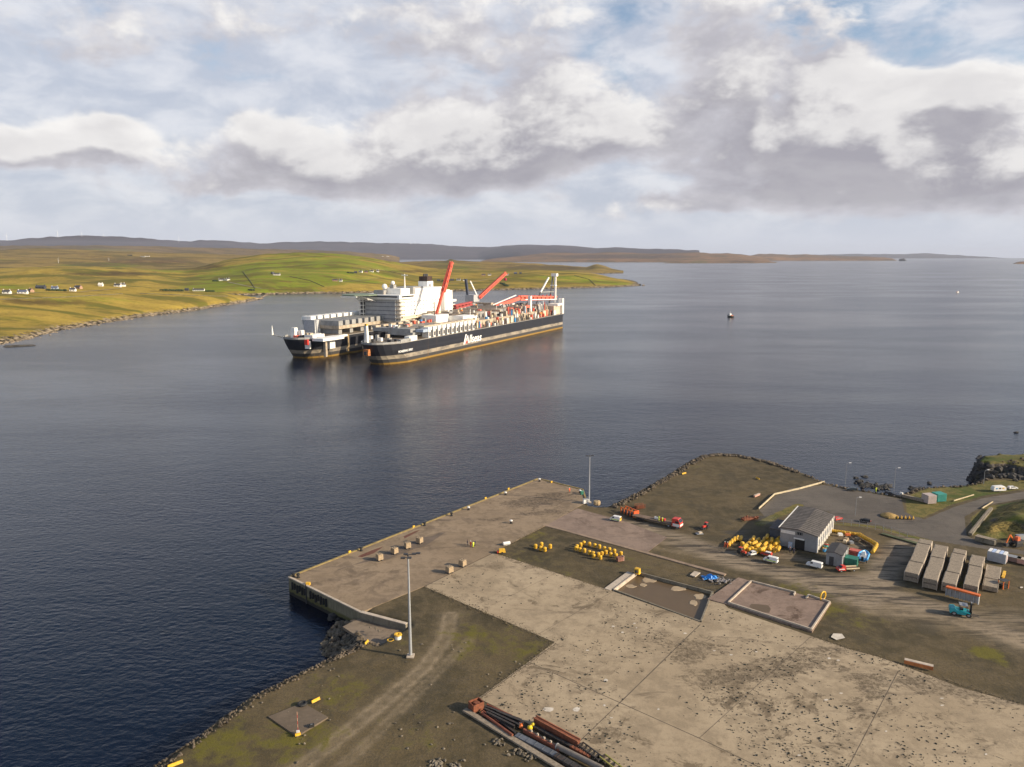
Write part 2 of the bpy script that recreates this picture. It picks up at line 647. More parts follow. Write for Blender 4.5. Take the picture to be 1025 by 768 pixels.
SH1 = [(-90, 356), (-60, 353), (0, 345), (30, 339), (60, 331), (90, 326), (120, 321), (150, 316), (180, 312.5), (205, 309), (230, 305), (250, 301.5), (262, 299), (266, 296), (275, 294.6), (300, 294), (350, 293.5), (400, 292.5), (440, 292), (480, 291), (520, 290), (560, 289), (590, 288.4), (620, 287.3), (640, 286.4), (646, 286)]
m1 = hill_mat('green_hillside', (.33, .235, .048), (.195, .232, .020), (.075, .048, .022), 1.0, rockz=4.2)
GRN = [(250, 280, 60, 14, .55), (320, 278, 90, 14, .6), (560, 280, 60, 6, .5), (150, 272, 60, 3, .4), (430, 285, 60, 8, .15), (200, 285, 40, 5, .4), (20, 286, 60, 5, .6), (30, 320, 60, 12, .35), (60, 300, 110, 7, .35), (620, 284, 20, 3, .4)]
GRN += [(300, 262, 80, 9, .6), (345, 272, 60, 10, .4)]
MOR_SHADE = [(110, 274, 70, 3.5, .85), (205, 267, 28, 5, .8), (60, 303, 55, 5, .6), (200, 297, 50, 3, .5), (430, 272, 40, 3, .5), (505, 287, 16, 5, .6), (10, 300, 30, 8, .4), (20, 290, 60, 2, .4), (330, 265, 20, 4, .2), (390, 272, 30, 3, .35), (540, 286, 12, 5, .5)]  # dark moor patches, also painting cloud shadows into the hillside colour
SHB = [(-90, 1250), (200, 1410), (270, 1490)] + [p for p in shore_from_px(SH1) if p[0] >= 300]
loft_land('near_hills', -90, 646, 320,
          [(-90, 272), (0, 268.5), (60, 266.5), (120, 267.5), (165, 270), (185, 270), (205, 266), (230, 259.5), (260, 254.8), (300, 252.6), (340, 254.3), (370, 258), (400, 263.5), (430, 268.5), (470, 270.5), (505, 271), (540, 270.5), (575, 272), (595, 274), (620, 279.5), (638, 284), (646, 285.9)],
          SHB, [(-90, 2000), (100, 2100), (230, 2300), (400, 2450), (560, 2350), (620, 2150), (646, 2030)], m1,
          amp=1.3, green=GRN, moor=MOR_SHADE, seed=3.1, nrow=44, bank=3.4)
SHA = [p for p in shore_from_px(SH1) if p[0] <= 262]
loft_land('left_headland', -90, 263, 200,
          [(-90, 288), (0, 284.5), (60, 284), (110, 285.5), (150, 288), (185, 291), (215, 293), (235, 294.8), (252, 297.2), (263, 299.4)],
          SHA, [(-90, 1050), (100, 1150), (200, 1200), (240, 1290), (263, 1330)], m1,
          amp=.9, green=GRN, moor=MOR_SHADE, seed=5.1, nrow=44, bank=3.0, back=120)
m2 = hill_mat('moorland', (.25, .175, .055), (.14, .15, .025), (.085, .05, .034), .6, rockz=4)
loft_land('moor_hills', -110, 624, 200,
          [(-110, 250), (0, 250), (40, 248.5), (70, 249.5), (130, 252), (200, 254), (260, 256), (320, 258), (360, 260), (400, 262.5), (430, 261.4), (447, 261.0), (449, 259.4), (452, 259.2), (456, 261), (480, 261.8), (520, 263), (560, 265.5), (588, 267.4), (594, 265), (599, 264.6), (606, 266.5), (612, 269), (624, 271)],
          [(-110, 2400), (400, 2700), (624, 3350)], [(-110, 4200), (300, 4200), (420, 3900), (560, 3700), (624, 3600)], m2,
          prof=.9, amp=.9, green=[(0, 262, 60, 3, .5), (110, 266, 50, 3, .7), (450, 268, 60, 4, .45), (560, 270, 40, 3, .4), (600, 266, 10, 3, .5), (440, 262, 16, 2, .3)],
          moor=[(150, 262, 80, 6, .7), (60, 254, 60, 4, .4), (530, 267, 60, 4, .55), (560, 269, 30, 2, .6)], seed=9.2, nrow=30)
m3 = hill_mat('brown_moor', (.17, .12, .06), (.13, .13, .04), (.085, .055, .045), .4)
loft_land('brown_moors', -120, 400, 130,
          [(-120, 246), (0, 246), (60, 246), (100, 245.8), (150, 246.5), (200, 248), (250, 249), (300, 250), (340, 251.5), (370, 253.5), (385, 254.2), (394, 256), (400, 258)],
          [(-120, 4300), (400, 8000)], [(-120, 7000), (200, 7500), (400, 8300)], m3, prof=.9, amp=1.0,
          green=[(110, 250.5, 30, 2, .9), (380, 256, 12, 1.6, .9), (220, 256, 40, 3, .3)], moor=[(170, 262, 60, 4, .5), (300, 252, 60, 3, .5)], seed=4.4, nrow=22, back=900)
m4 = hill_mat('haze_tinted_hills', (.058, .048, .060), (.048, .046, .050), (.034, .030, .048), .25)  # far hills tinted blue-purple: distance haze put into the base colour
loft_land('far_hills', -140, 700, 240,
          [(-140, 242), (-40, 242), (0, 240.5), (10, 241), (22, 239.2), (50, 237.2), (85, 235.8), (100, 236.3), (130, 237.5), (160, 240), (190, 242), (200, 240.4), (230, 241.2), (262, 243.8), (280, 242.6), (320, 241.8), (345, 242.3), (380, 243.2), (432, 244.4), (452, 246), (470, 247), (490, 247.4), (520, 245), (560, 245.4), (575, 246.6), (598, 248.5), (615, 247.8), (640, 249), (680, 249.8), (700, 251)],
          [(-140, 11000), (400, 17500), (480, 17500), (520, 12000), (600, 12000), (700, 12000)], [(-140, 14500), (380, 20500), (500, 20500), (700, 15500)], m4, prof=.8, amp=1.5, seed=7.7, nrow=16, back=2500, bank=5)
m5 = hill_mat('island_moor', (.22, .13, .07), (.12, .11, .04), (.07, .05, .045), .5, rockz=5)
loft_land('middle_island', 482, 770, 120,
          [(482, 261), (500, 258.2), (520, 256.4), (545, 253.5), (560, 253), (590, 253.6), (610, 252.6), (650, 254), (690, 252.8), (700, 252.5), (712, 253.8), (728, 253.4), (745, 255), (758, 257), (770, 260)],
          [(482, 9600), (640, 9300), (770, 9300)], [(482, 10400), (560, 11000), (770, 11000)], m5, prof=.8, amp=.6, moor=[(600, 257, 70, 3, .8), (670, 257, 40, 3, .5)], seed=2.2, nrow=16, back=700)
loft_land('low_island', 664, 778, 60,
          [(664, 263.2), (672, 262.4), (690, 261.2), (700, 260.8), (720, 261.3), (740, 260.2), (752, 260), (765, 261), (776, 262.2), (778, 263)],
          [(664, 8000), (750, 8100), (778, 8500)], [(664, 8400), (778, 8900)], m5, prof=.6, amp=.2, green=[(700, 262, 8, 2, 1.2)], moor=[(745, 262, 30, 3, .6)], seed=5.2, nrow=8, back=300)
loft_land('cliff_headland', 742, 898, 70,
          [(742, 257), (760, 254.5), (772, 254), (790, 255.5), (805, 254.4), (820, 255.6), (835, 256.2), (845, 256.4), (870, 257), (885, 257.6), (894, 259), (898, 261)],
          [(742, 12500), (898, 12500)], [(742, 14000), (898, 13800)], m5, prof=.35, amp=.3, moor=[(840, 258, 60, 5, .5)], seed=6.2, nrow=10, back=600, bank=10)
loft_land('distant_headland', 780, 1012, 60,
          [(780, 256), (850, 254.2), (880, 254.5), (905, 254.5), (924, 253.4), (935, 254.3), (960, 255.7), (985, 257), (1012, 258.8)],
          [(780, 25000), (1012, 26500)], [(780, 27500), (1012, 28000)], m4, prof=.7, amp=.3, seed=8.2, nrow=8, back=1500)
loft_land('small_islet', 1013, 1070, 24,
          [(1013, 264.5), (1018, 262.4), (1030, 261), (1050, 260.5), (1070, 264)],
          [(1013, 7400), (1070, 7400)], [(1013, 7700), (1070, 7700)], m5, prof=.5, amp=.2, seed=1.2, nrow=8, back=300)
# sea stack off the cliffs and small skerries, each its own rock
rr = random.Random(5)
tag(MB().rock(gy(903, 261.3, 12000) * 1.0, 55, rr).build('sea_stack', ROCKD), 'dark sea stack standing off the end of the cliff headland', 'sea stack')
tag(MB().add([(-14, -2, -1), (14, -2, -1), (14, 4, -1), (-14, 4, -1), (-9, -1, 1.2), (10, 0, 1.0), (8, 3, .9), (-10, 3, 1.3)], [(3, 2, 1, 0), (4, 5, 6, 7), (0, 1, 5, 4), (1, 2, 6, 5), (2, 3, 7, 6), (3, 0, 4, 7)]).build('skerry', ROCKD, loc=(-415, 628, 0), rz=.5), 'low rock skerry in the shallows off the near left shore', 'skerry')


def hit(px, py):
    o = Vector((0, 0, H))
    d = Vector(ray(px, py)).normalized()
    best = None
    for t in TERR:
        r = t.ray_cast(o, d)
        if r[0] is not None and (best is None or r[3] < best[1]):
            best = (r[0], r[3])
    return best[0] if best else None


# shore rocks along the near hills
def shore_rocks():
    b = MB()
    rnd = random.Random(11)
    sd = shore_from_px(SH1)
    for i in range(2600):
        px = rnd.uniform(-40, 645) if rnd.random() < .45 else rnd.uniform(-40, 268)
        d = interp(sd, px) + rnd.gauss(9, 9)
        a = (px - CX) / F
        z = min(3.0, max(-.3, (d - interp(sd, px)) / 28 * 3.4 - 1.0))
        f = d * cp - (z - H) * sp
        s = rnd.uniform(.8, 2.6) * (d / 1200) ** .6
        b.rock((a * f, d, z), s, rnd, .6)
    stuff(b.build('shore_boulders', SHOREROCK, fix=False))


shore_rocks()

# ------------------------------------------------------------------ NEAR GROUND
GZ = 4.0
SHORE_PX = [(-40, 900), (60, 830), (150, 770), (200, 737), (255, 696), (300, 674), (335, 654), (352, 640),
            (341, 628), (352, 618), (362, 612)]


def pts(lst, z=GZ):
    return [g(a, b, z).xy for a, b in lst]


LAND = pts([(-150, 1000), (60, 830), (150, 770), (200, 737), (255, 696), (300, 674), (338, 655), (352, 650), (366, 640)]) + \
    pts([(366, 613), (425, 575), (500, 530), (560, 500), (588, 506), (612, 507)]) + \
    pts([(640, 493), (670, 476), (690, 463), (703, 456.5), (718, 454.5), (738, 455.5), (770, 462), (800, 472), (825, 483),
         (850, 489), (880, 493), (903, 497.5), (908, 494), (918, 490), (940, 487), (962, 487), (980, 483), (990, 478), (1030, 473), (1100, 470), (1300, 470), (1500, 560), (1500, 1000), (800, 1400)])
QUAY = [(290, 578), (539, 479.5), (583, 490.5), (587, 503), (545, 527), (494, 553), (425, 587), (361.5, 613)]
HEAD_PX = [(983, 461), (982, 457), (988, 454.5), (998, 453.5), (1010, 453.5), (1040, 452), (1200, 444), (1200, 472), (1040, 469), (1024, 466), (1010, 463.5), (996, 463), (988, 463)]
HEADP = [g(a, b, 7.5).xy for a, b in HEAD_PX]
SLIP = pts([(343, 627), (360, 617), (392, 626), (408, 631), (378, 650)], 2.7)
PIT1 = pts([(614.6, 590.7), (638, 573), (713, 593), (701.6, 622.7)])
BANK = pts([(1000, 507), (1040, 497), (1200, 495), (1200, 545), (1040, 545), (1004, 536), (985, 541), (978, 530)])


def sdf(poly, X, Y):
    P = np.array([(p[0], p[1]) for p in poly])
    n = len(P)
    best = np.full(X.shape, 1e9)
    inside = np.zeros(X.shape, bool)
    for i in range(n):
        ax, ay = P[i]
        bx, by = P[(i + 1) % n]
        dx, dy = bx - ax, by - ay
        t = np.clip(((X - ax) * dx + (Y - ay) * dy) / (dx * dx + dy * dy + 1e-9), 0, 1)
        best = np.minimum(best, np.hypot(X - ax - t * dx, Y - ay - t * dy))
        c = ((ay > Y) != (by > Y)) & (X < (bx - ax) * (Y - ay) / (by - ay + 1e-12) + ax)
        inside ^= c
    return np.where(inside, best, -best)


def sstep(x, a, b):
    t = np.clip((x - a) / (b - a), 0, 1)
    return t * t * (3 - 2 * t)


def pline(line, X, Y):
    best = np.full(X.shape, 1e9)
    for i in range(len(line) - 1):
        ax, ay = line[i]
        bx, by = line[i + 1]
        dx, dy = bx - ax, by - ay
        t = np.clip(((X - ax) * dx + (Y - ay) * dy) / (dx * dx + dy * dy), 0, 1)
        best = np.minimum(best, np.hypot(X - ax - t * dx, Y - ay - t * dy))
    return best


def vnoise(X, Y, s, seed=0.0):
    out = np.zeros(X.size)
    xf, yf = X.ravel(), Y.ravel()
    for i in range(X.size):
        out[i] = noise.noise(Vector((xf[i] * s, yf[i] * s, seed)))
    return out.reshape(X.shape)


def ground_height(X, Y, jit=None):
    s = sdf(LAND, X, Y)
    if jit is not None:
        s = s + jit
    z = np.where(s > 0, GZ, GZ + s * .85)
    z = np.maximum(z, -3.5)
    z = np.where(s > 0, np.minimum(z, GZ), z)
    sb = sdf(BANK, X, Y)
    z = z + np.where(s > 0, 3.2 * sstep(sb, -1, 8), 0)
    # grassy headland with a cliff
    sh = sdf(HEADP, X, Y)
    if jit is not None:
        sh = sh + jit * 2.0
    zh = -3.5 + 10.8 * sstep(sh, -4.0, 1.0) + np.clip(sh, 0, 20) * .05
    z = np.maximum(z, zh)
    ss = sdf(SLIP, X, Y)
    z = np.where(ss > -.8, np.minimum(z, 2.55 + np.clip(-ss, 0, .8) * 1.8), z)
    sp1 = sdf(PIT1, X, Y)
    z = np.where(sp1 > -.35, np.minimum(z, 2.2), z)
    return z


def build_ground():
    x0, x1, y0, y1, st = -75, 330, 60, 345, .75
    xs = np.concatenate([np.arange(x0, 190, st), np.arange(190, x1, 3.0)])
    ys = np.arange(y0, y1, st)
    X, Y = np.meshgrid(xs, ys)
    jit = vnoise(X, Y, .35, 3) * 1.1 + vnoise(X, Y, .9, 5) * .5
    Z = ground_height(X, Y, jit)
    bump = vnoise(X, Y, .05, 1) * .12 + vnoise(X, Y, .5, 2) * .05
    flat = np.ones_like(Z)
    for P in FLATS:
        flat = np.minimum(flat, 1 - sstep(sdf(P, X, Y), -1.5, -.1))
    sb = sstep(sdf(BANK, X, Y), -1, 4)
    Z = Z + (bump - .13) * flat + (vnoise(X, Y, .25, 8) * 1.1 + .2) * sb - .04
    # masks
    grass = np.maximum(sstep(sdf(pts([(905, 512), (903, 497), (925, 488), (985, 480), (1200, 470), (1200, 489), (1025, 490), (985, 497), (955, 506), (925, 519), (912, 517)]), X, Y), -.3, 2.0), sb)
    grass = np.maximum(grass, sstep(sdf(pts([(968, 517), (985, 506), (1030, 499), (1200, 498), (1200, 550), (1030, 548), (1005, 540), (985, 544), (970, 534)]), X, Y), -.2, 2.0))
    grass = np.maximum(grass, sstep(sdf(HEADP, X, Y), -2.2, .5))
    grass = np.maximum(grass, .75 * sstep(-pline(pts([(760, 524), (800, 505)]), X, Y), -2.5, -.5))
    grass = np.maximum(grass, .8 * sstep(-pline(pts([(836, 524), (880, 527), (905, 535), (930, 541)]), X, Y), -1.8, -.3))
    road = np.maximum(sstep(sdf(pts([(760, 510), (776, 496), (792, 488), (825, 485), (850, 490), (880, 494.5), (903, 499), (906, 512), (925, 519), (955, 507), (985, 498), (1025, 491.5), (1200, 489), (1200, 498), (1025, 499), (985, 506), (966, 517), (968, 535), (985, 545), (1100, 560), (1100, 566), (985, 549), (935, 541), (905, 533), (880, 526), (836, 522), (830, 512), (800, 506), (785, 512), (765, 517)]), X, Y), -.3, .5), 0)
    lane = np.maximum(sstep(sdf(pts([(560, 510), (650, 522), (720, 545), (770, 562), (830, 573), (872, 571), (885, 560), (900, 533), (930, 541), (905, 575), (900, 600), (880, 615), (830, 600), (760, 575), (735, 570), (690, 555), (640, 538), (600, 523), (560, 515)]), X, Y), -1.5, 3), sstep(-pline(pts([(900, 598), (960, 615), (1025, 640)]), X, Y), -6, -2))
    lane = np.maximum(lane, sstep(sdf(pts([(870, 590), (945, 600), (1040, 612), (1200, 640), (1200, 680), (1030, 655), (940, 628), (880, 616)]), X, Y), -3, 5) * .6)
    lane = np.maximum(lane, sstep(sdf(pts([(880, 545), (900, 535), (925, 542), (900, 578), (868, 590), (866, 566)]), X, Y), -1, 2))
    lane = np.maximum(lane, sstep(sdf(pts([(735, 548), (780, 560), (870, 566), (880, 540), (840, 528), (820, 560), (780, 550)]), X, Y), -1, 2) * .7)
    rut = np.zeros_like(X)
    for L, w, a in (([(270, 790), (330, 745), (380, 705), (425, 668), (445, 640), (450, 615)], 1.9, .9), ([(300, 800), (360, 750), (400, 710), (430, 680), (470, 640)], 1.2, .6),
                    ([(870, 610), (930, 612), (985, 628), (1050, 650)], 2.6, .8), ([(640, 545), (720, 560), (800, 583), (880, 600)], 1.0, .5), ([(640, 530), (600, 522), (640, 512)], .8, .3)):
        d = pline(pts(L), X, Y)
        rut = np.maximum(rut, a * np.maximum(np.exp(-((d - w * .55) / (w * .28)) ** 2), .55 * np.exp(-(d / w) ** 2)))
    moss = np.zeros_like(X)
    for (px, py, r, a) in ((300, 735, 9, .8), (230, 745, 9, .8), (345, 690, 7, .7), (400, 640, 6, .5), (480, 640, 9, .7), (520, 650, 6, .8), (530, 560, 9, .6), (560, 575, 9, .5), (530, 535, 8, .6), (620, 560, 9, .5), (988, 653, 3, 1.5), (1002, 662, 2.2, 1.0), (960, 583, 3, 1.0), (800, 597, 8, .9), (860, 620, 8, .5), (420, 740, 9, .4), (700, 470, 12, .3), (1000, 570, 5, .5), (790, 605, 8, .5), (830, 610, 5, .9)):
        c = g(px, py)
        moss = np.maximum(moss, a * np.exp(-((X - c.x) ** 2 + (Y - c.y) ** 2) / r ** 2))
    wet = np.zeros_like(X)
    for (px, py, r, a) in ((712, 578, 6, .9), (765, 570, 6, .5), (700, 590, 8, .6), (850, 578, 6, .5), (690, 545, 6, .5), (740, 535, 8, .7), (770, 520, 6, .9), (470, 690, 8, .4), (870, 640, 9, .35), (800, 520, 6, .5), (620, 520, 9, .5), (830, 560, 5, .7), (560, 500, 5, .7), (380, 760, 8, .4), (960, 650, 9, .3), (885, 540, 5, .4)):
        c = g(px, py)
        wet = np.maximum(wet, a * np.exp(-((X - c.x) ** 2 + (Y - c.y) ** 2) / r ** 2))
    ny_, nx_ = X.shape
    idx = np.arange(ny_ * nx_).reshape(ny_, nx_)
    a = idx[:-1, :-1]
    quads = np.stack([a, idx[:-1, 1:], idx[1:, 1:], idx[1:, :-1]], -1).reshape(-1, 4)
    zf = Z.ravel()
    keep = (zf[quads].max(1) > -2.4)
    quads = quads[keep]
    me = bpy.data.meshes.new('ground')
    me.from_pydata(np.stack([X.ravel(), Y.ravel(), zf], -1).tolist(), [], quads.tolist())
    me.polygons.foreach_set('use_smooth', [True] * len(me.polygons))
    for nm, arrs in (('ma', (grass, road, lane)), ('mb', (rut, moss, wet))):
        at = me.attributes.new(nm, 'FLOAT_VECTOR', 'POINT')
        at.data.foreach_set('vector', np.stack([q.ravel() for q in arrs], -1).ravel().astype(np.float32))
    o = bpy.data.objects.new('ground', me)
    COL.objects.link(o)
    struct(o)
    m = bpy.data.materials.new('yard_gravel')
    m.use_nodes = True
    k = N(m.node_tree)
    b = m.node_tree.nodes['Principled BSDF']
    geo = k.new('ShaderNodeNewGeometry')
    pos = geo.outputs['Position']
    nz = k.sep(geo.outputs['Normal'])[2]
    pz = k.sep(pos)[2]
    A = k.sep(k.new('ShaderNodeAttribute', attribute_name='ma').outputs['Vector'])
    B = k.sep(k.new('ShaderNodeAttribute', attribute_name='mb').outputs['Vector'])
    n_big = k.noise(pos, .045, 7, .62, .4)
    n_mid = k.noise(pos, .35, 6, .68)
    n_fine = k.noise(pos, 2.6, 5, .75)
    n_str = k.noise(k.mapping(pos, (.22, 1.8, 1), (0, 0, R(28))), .42, 7, .72, .3)
    c = k.mix(k.sm(n_big, .36, .64), (.118, .088, .043), (.058, .047, .024))
    c = k.mix(k.sm(n_mid, .40, .62, 0, .7), c, (.140, .106, .060))
    c = k.mix(k.sm(k.noise(pos, .16, 7, .7, .5), .52, .62, 0, .65), c, (.062, .052, .032))
    c = k.mix(k.sm(n_fine, .45, .62, 0, .55), c, (.055, .048, .034))
    c = k.mix(k.sm(n_fine, .62, .75, 0, .55), c, (.25, .21, .15))
    # worn tracks
    lane = k.mix(k.sm(n_str, .40, .58), (.056, .047, .038), (.27, .215, .15))
    lane = k.mix(k.sm(n_mid, .5, .7, 0, .5), lane, (.16, .128, .09))
    c = k.mix(k.m('MULTIPLY', A[2], k.sm(n_big, .2, .5, .45, 1)), c, lane)
    c = k.mix(k.m('MULTIPLY', B[0], k.sm(n_mid, .3, .6, .35, .9)), c, (.30, .235, .155))
    mossf = k.sm(k.m('ADD', B[1], k.m('MULTIPLY', k.m('SUBTRACT', n_mid, .52), 2.4)), .32, 1.0)
    c = k.mix(mossf, c, k.mix(n_fine, (.085, .082, .016), (.15, .125, .022)))
    wetf = k.sm(k.m('ADD', B[2], k.m('MULTIPLY', k.m('SUBTRACT', n_str, .5), 1.6)), .4, .9)
    c = k.mix(k.m('MULTIPLY', wetf, .75), c, (.045, .038, .028))
    # asphalt
    asp = k.mix(k.sm(n_big, .3, .7), (.092, .081, .071), (.150, .131, .110))
    asp = k.mix(k.sm(n_str, .56, .64, 0, .55), asp, (.045, .042, .040))
    asp = k.mix(k.sm(n_mid, .5, .75, 0, .4), asp, (.15, .135, .12))
    c = k.mix(k.sm(k.m('ADD', A[1], k.m('MULTIPLY', k.m('SUBTRACT', n_mid, .5), .5)), .4, .62), c, asp)
    # grass
    gcol = k.mix(k.sm(n_mid, .35, .65), (.048, .062, .013), (.15, .12, .035))
    gcol = k.mix(k.sm(n_fine, .4, .65, 0, .6), gcol, (.24, .19, .07))
    gcol = k.mix(k.sm(n_big, .50, .60, 0, .8), gcol, (.050, .078, .012))
    reed = k.mix(k.sm(k.noise(k.mapping(pos, (1, 1.6, 1), (0, 0, .6)), 1.1, 5, .75), .42, .6), (.065, .052, .016), (.27, .20, .06))
    gcol = k.mix(k.m('MULTIPLY', k.sm(pz, 4.15, 4.8), k.sm(pz, 6.6, 6.1)), gcol, reed)
    c = k.mix(k.sm(k.m('ADD', A[0], k.m('MULTIPLY', k.m('SUBTRACT', n_mid, .5), .8)), .35, .6), c, gcol)
    # rock where it falls off, weed at the tide line
    rk = k.mix(k.sm(n_fine, .4, .62), (.035, .033, .031), (.14, .115, .085))
    c = k.mix(k.sm(nz, .86, .76), c, rk)
    c = k.mix(k.sm(pz, 1.0, .5), c, (.022, .020, .010))
    k.put(b.inputs['Base Color'], c)
    k.put(b.inputs['Roughness'], k.m('SUBTRACT', .95, k.m('MULTIPLY', wetf, .45)))
    b.inputs['Specular IOR Level'].default_value = .25
    bn = k.new('ShaderNodeBump')
    bn.inputs['Strength'].default_value = .55
    bn.inputs['Distance'].default_value = .35
    k.put(bn.inputs['Height'], k.m('ADD', k.m('MULTIPLY', n_fine, .5), n_mid))
    k.l.new(bn.outputs[0], b.inputs['Normal'])
    me.materials.append(m)
    return X, Y, Z


APRON = QUAY
MAIN = [(494, 553.5), (425, 587.5), (555, 643), (530, 662), (479, 699), (622, 772), (760, 860), (1100, 860), (1100, 735), (1025, 706), (960, 688), (932, 677), (880, 658), (850, 650), (812, 637), (729, 609), (717, 597), (713.5, 593.2), (702, 623.3), (614, 592.3)]
PINK = [(545, 526.5), (578, 509), (628, 523), (668, 538), (648, 553)]
PITY = None
FLATS = [pts(APRON), pts(MAIN), pts(PINK)]
build_ground()


MAINST = [(800, 662, 9, 3.5, 1), (770, 672, 8, 3, .9), (700, 650, 6, 3, 1), (712, 680, 9, 4, .9), (738, 700, 7, 4, .7), (685, 660, 4, 2.5, .8), (870, 690, 4, 7, .9), (855, 712, 3, 6, .8), (652, 640, 8, 4, .7), (610, 625, 8, 4, .6),
          (830, 650, 7, 2, .8), (915, 680, 9, 2.5, .9), (960, 690, 9, 2.5, .9), (1000, 705, 9, 3, .8), (790, 745, 10, 4, .6), (660, 605, 5, 2, .5), (840, 740, 4, 6, .5), (940, 720, 6, 3, .6), (740, 640, 8, 2.5, .7), (560, 600, 7, 4, .5), (990, 740, 8, 4, .6), (640, 755, 6, 4, .5)]
APST = [(545, 500, 10, 5, 1), (520, 505, 9, 4, 1), (560, 495, 7, 3, .9), (530, 515, 6, 3, .8), (500, 520, 8, 2, .7), (560, 512, 8, 3, .8), (480, 520, 6, 2, .5), (360, 590, 8, 4, .4), (430, 560, 7, 3, .35), (350, 575, 5, 2, .4)]


def slab_mat(name, ca, cb, dark, red=None, scale=1.0, speck=.5, joints=None, stains=()):
    m = bpy.data.materials.new(name)
    m.use_nodes = True
    k = N(m.node_tree)
    b = m.node_tree.nodes['Principled BSDF']
    pos = k.new('ShaderNodeNewGeometry').outputs['Position']
    big = k.noise(pos, .05 * scale, 6, .6, .5)
    mid = k.noise(pos, .38 * scale, 7, .7)
    fine = k.noise(pos, 3.2, 5, .75)
    st = k.noise(k.mapping(pos, (.4, 1.5, 1), (0, 0, R(40))), .22, 6, .7, .4)
    c = k.mix(k.sm(big, .35, .65), ca, cb)
    c = k.mix(k.sm(mid, .42, .62, 0, .6), c, tuple(v * .68 for v in ca))
    c = k.mix(k.sm(st, .58, .72, 0, .75), c, dark)
    c = k.mix(k.sm(mid, .66, .74, 0, .6), c, tuple(min(1, v * 1.35) for v in cb))
    c = k.mix(k.sm(fine, .5, .72, 0, .35), c, dark)
    if red:
        rn = k.noise(pos, .21, 6, .7, .3)
        c = k.mix(k.sm(rn, .55, .68, 0, .75), c, red)
    # dirt settled in drifts
    dn = k.noise(pos, .14, 7, .72, .6)
    c = k.mix(k.sm(dn, .56, .64, 0, speck), c, tuple(v * .85 for v in dark))
    d3 = k.noise(pos, .07, 8, .7, 1.2)
    c = k.mix(k.sm(d3, .55, .62, 0, .45), c, tuple(v * 1.1 for v in dark))
    if stains:
        tot = None
        for px, py, rx, ry, wt in stains:
            p = g(px, py)
            dv = k.mapping(k.v('SUBTRACT', pos, tuple(p)), (1 / rx, 1 / ry, 0), (0, 0, 0))
            e = k.m('MULTIPLY', k.m('POWER', 2.718, k.m('MULTIPLY', k.v('DOT_PRODUCT', dv, dv), -1.0)), wt)
            tot = e if tot is None else k.m('ADD', tot, e)
        sn = k.noise(k.mapping(pos, (.8, 1.3, 1), (0, 0, R(30))), .55, 8, .75, .8)
        sf = k.sm(k.m('ADD', k.m('MULTIPLY', tot, .75), k.m('MULTIPLY', k.m('SUBTRACT', sn, .5), 2.2)), .50, .72)
        c = k.mix(k.m('MULTIPLY', sf, k.sm(k.noise(pos, 1.6, 6, .75), .38, .62, .2, .9)), c, tuple(v * .66 for v in dark))
    k.put(b.inputs['Base Color'], c)
    k.put(b.inputs['Roughness'], k.sm(st, .4, .7, .9, .7))
    b.inputs['Specular IOR Level'].default_value = .3
    bn = k.new('ShaderNodeBump')
    bn.inputs['Strength'].default_value = .3
    bn.inputs['Distance'].default_value = .1
    k.put(bn.inputs['Height'], k.m('ADD', fine, mid))
    k.l.new(bn.outputs[0], b.inputs['Normal'])
    return m


M_APRON = slab_mat('apron_concrete', (.245, .182, .118), (.295, .222, .148), (.10, .074, .052), red=None, stains=APST)
M_MAIN = slab_mat('yard_concrete', (.345, .27, .178), (.415, .33, .222), (.13, .097, .060), speck=.75, stains=MAINST)
M_PINK = slab_mat('pinkish_concrete', (.245, .18, .14), (.29, .215, .165), (.11, .078, .062), speck=.5)
M_JOINT = mat('joint_dirt', (.11, .085, .06), .95, .3, .6)


def sheet(name, poly, z, m, thick=.5):
    b = MB()
    b.prism([(p[0], p[1]) for p in poly], z - thick, z)
    o = b.build(name, m)
    bm = bmesh.new()
    bm.from_mesh(o.data)
    bmesh.ops.triangulate(bm, faces=bm.faces)
    bm.to_mesh(o.data)
    bm.free()
    return struct(o)


sheet('yard_slab', pts(MAIN), GZ + .03, M_MAIN)
sheet('pink_slab', pts(PINK), GZ + .02, M_PINK)

# joints: thin dirt-filled lines, one sheet each
jb = MB()
for (a, b_, w) in (((530, 663), (700, 739), .28), ((700, 739), (760, 768), .28), ((701, 625), (621, 703), .3), ((621, 703), (570, 752), .22),
                   ((899, 672), (849, 768), .2), ((494, 553.5), (425, 587), .35), ((557, 644), (479, 700), .2), ((614, 592), (530, 640), .12), ((560, 572), (480, 612), .1), ((700, 739), (760, 690), .0),
                   ((812, 637), (700, 739), .12)):
    if w == 0:
        continue
    p, q = g(*a, GZ + .036), g(*b_, GZ + .036)
    n = (q - p).cross(Vector((0, 0, 1))).normalized() * w / 3.4
    k0 = len(jb.v)
    zz = .0005 * len(jb.v)
    jb.v += [tuple(v + Vector((0, 0, zz))) for v in (p - n, p + n, q + n, q - n)]
    jb.f.append((k0, k0 + 1, k0 + 2, k0 + 3))
struct(jb.build('slab_joints', M_JOINT, fix=False))

# quay: solid wall block carrying the apron
mq = M_APRON
qp = pts(QUAY, GZ)
QO = g(290, 578)
QE = g(539, 479.5)
qdir = (QE - QO).normalized()
qn = Vector((-qdir.y, qdir.x, 0))       # towards the sea
q_root = thing('quay', 'concrete quay apron with stained vertical sea walls', 'quay', tuple(QO))
b = MB()
b.prism([(p[0] - QO.x, p[1] - QO.y) for p in qp], -7.5, .035)
o = b.build('apron', M_APRON, q_root)
bm = bmesh.new(); bm.from_mesh(o.data); bmesh.ops.triangulate(bm, faces=bm.faces); bm.to_mesh(o.data); bm.free()
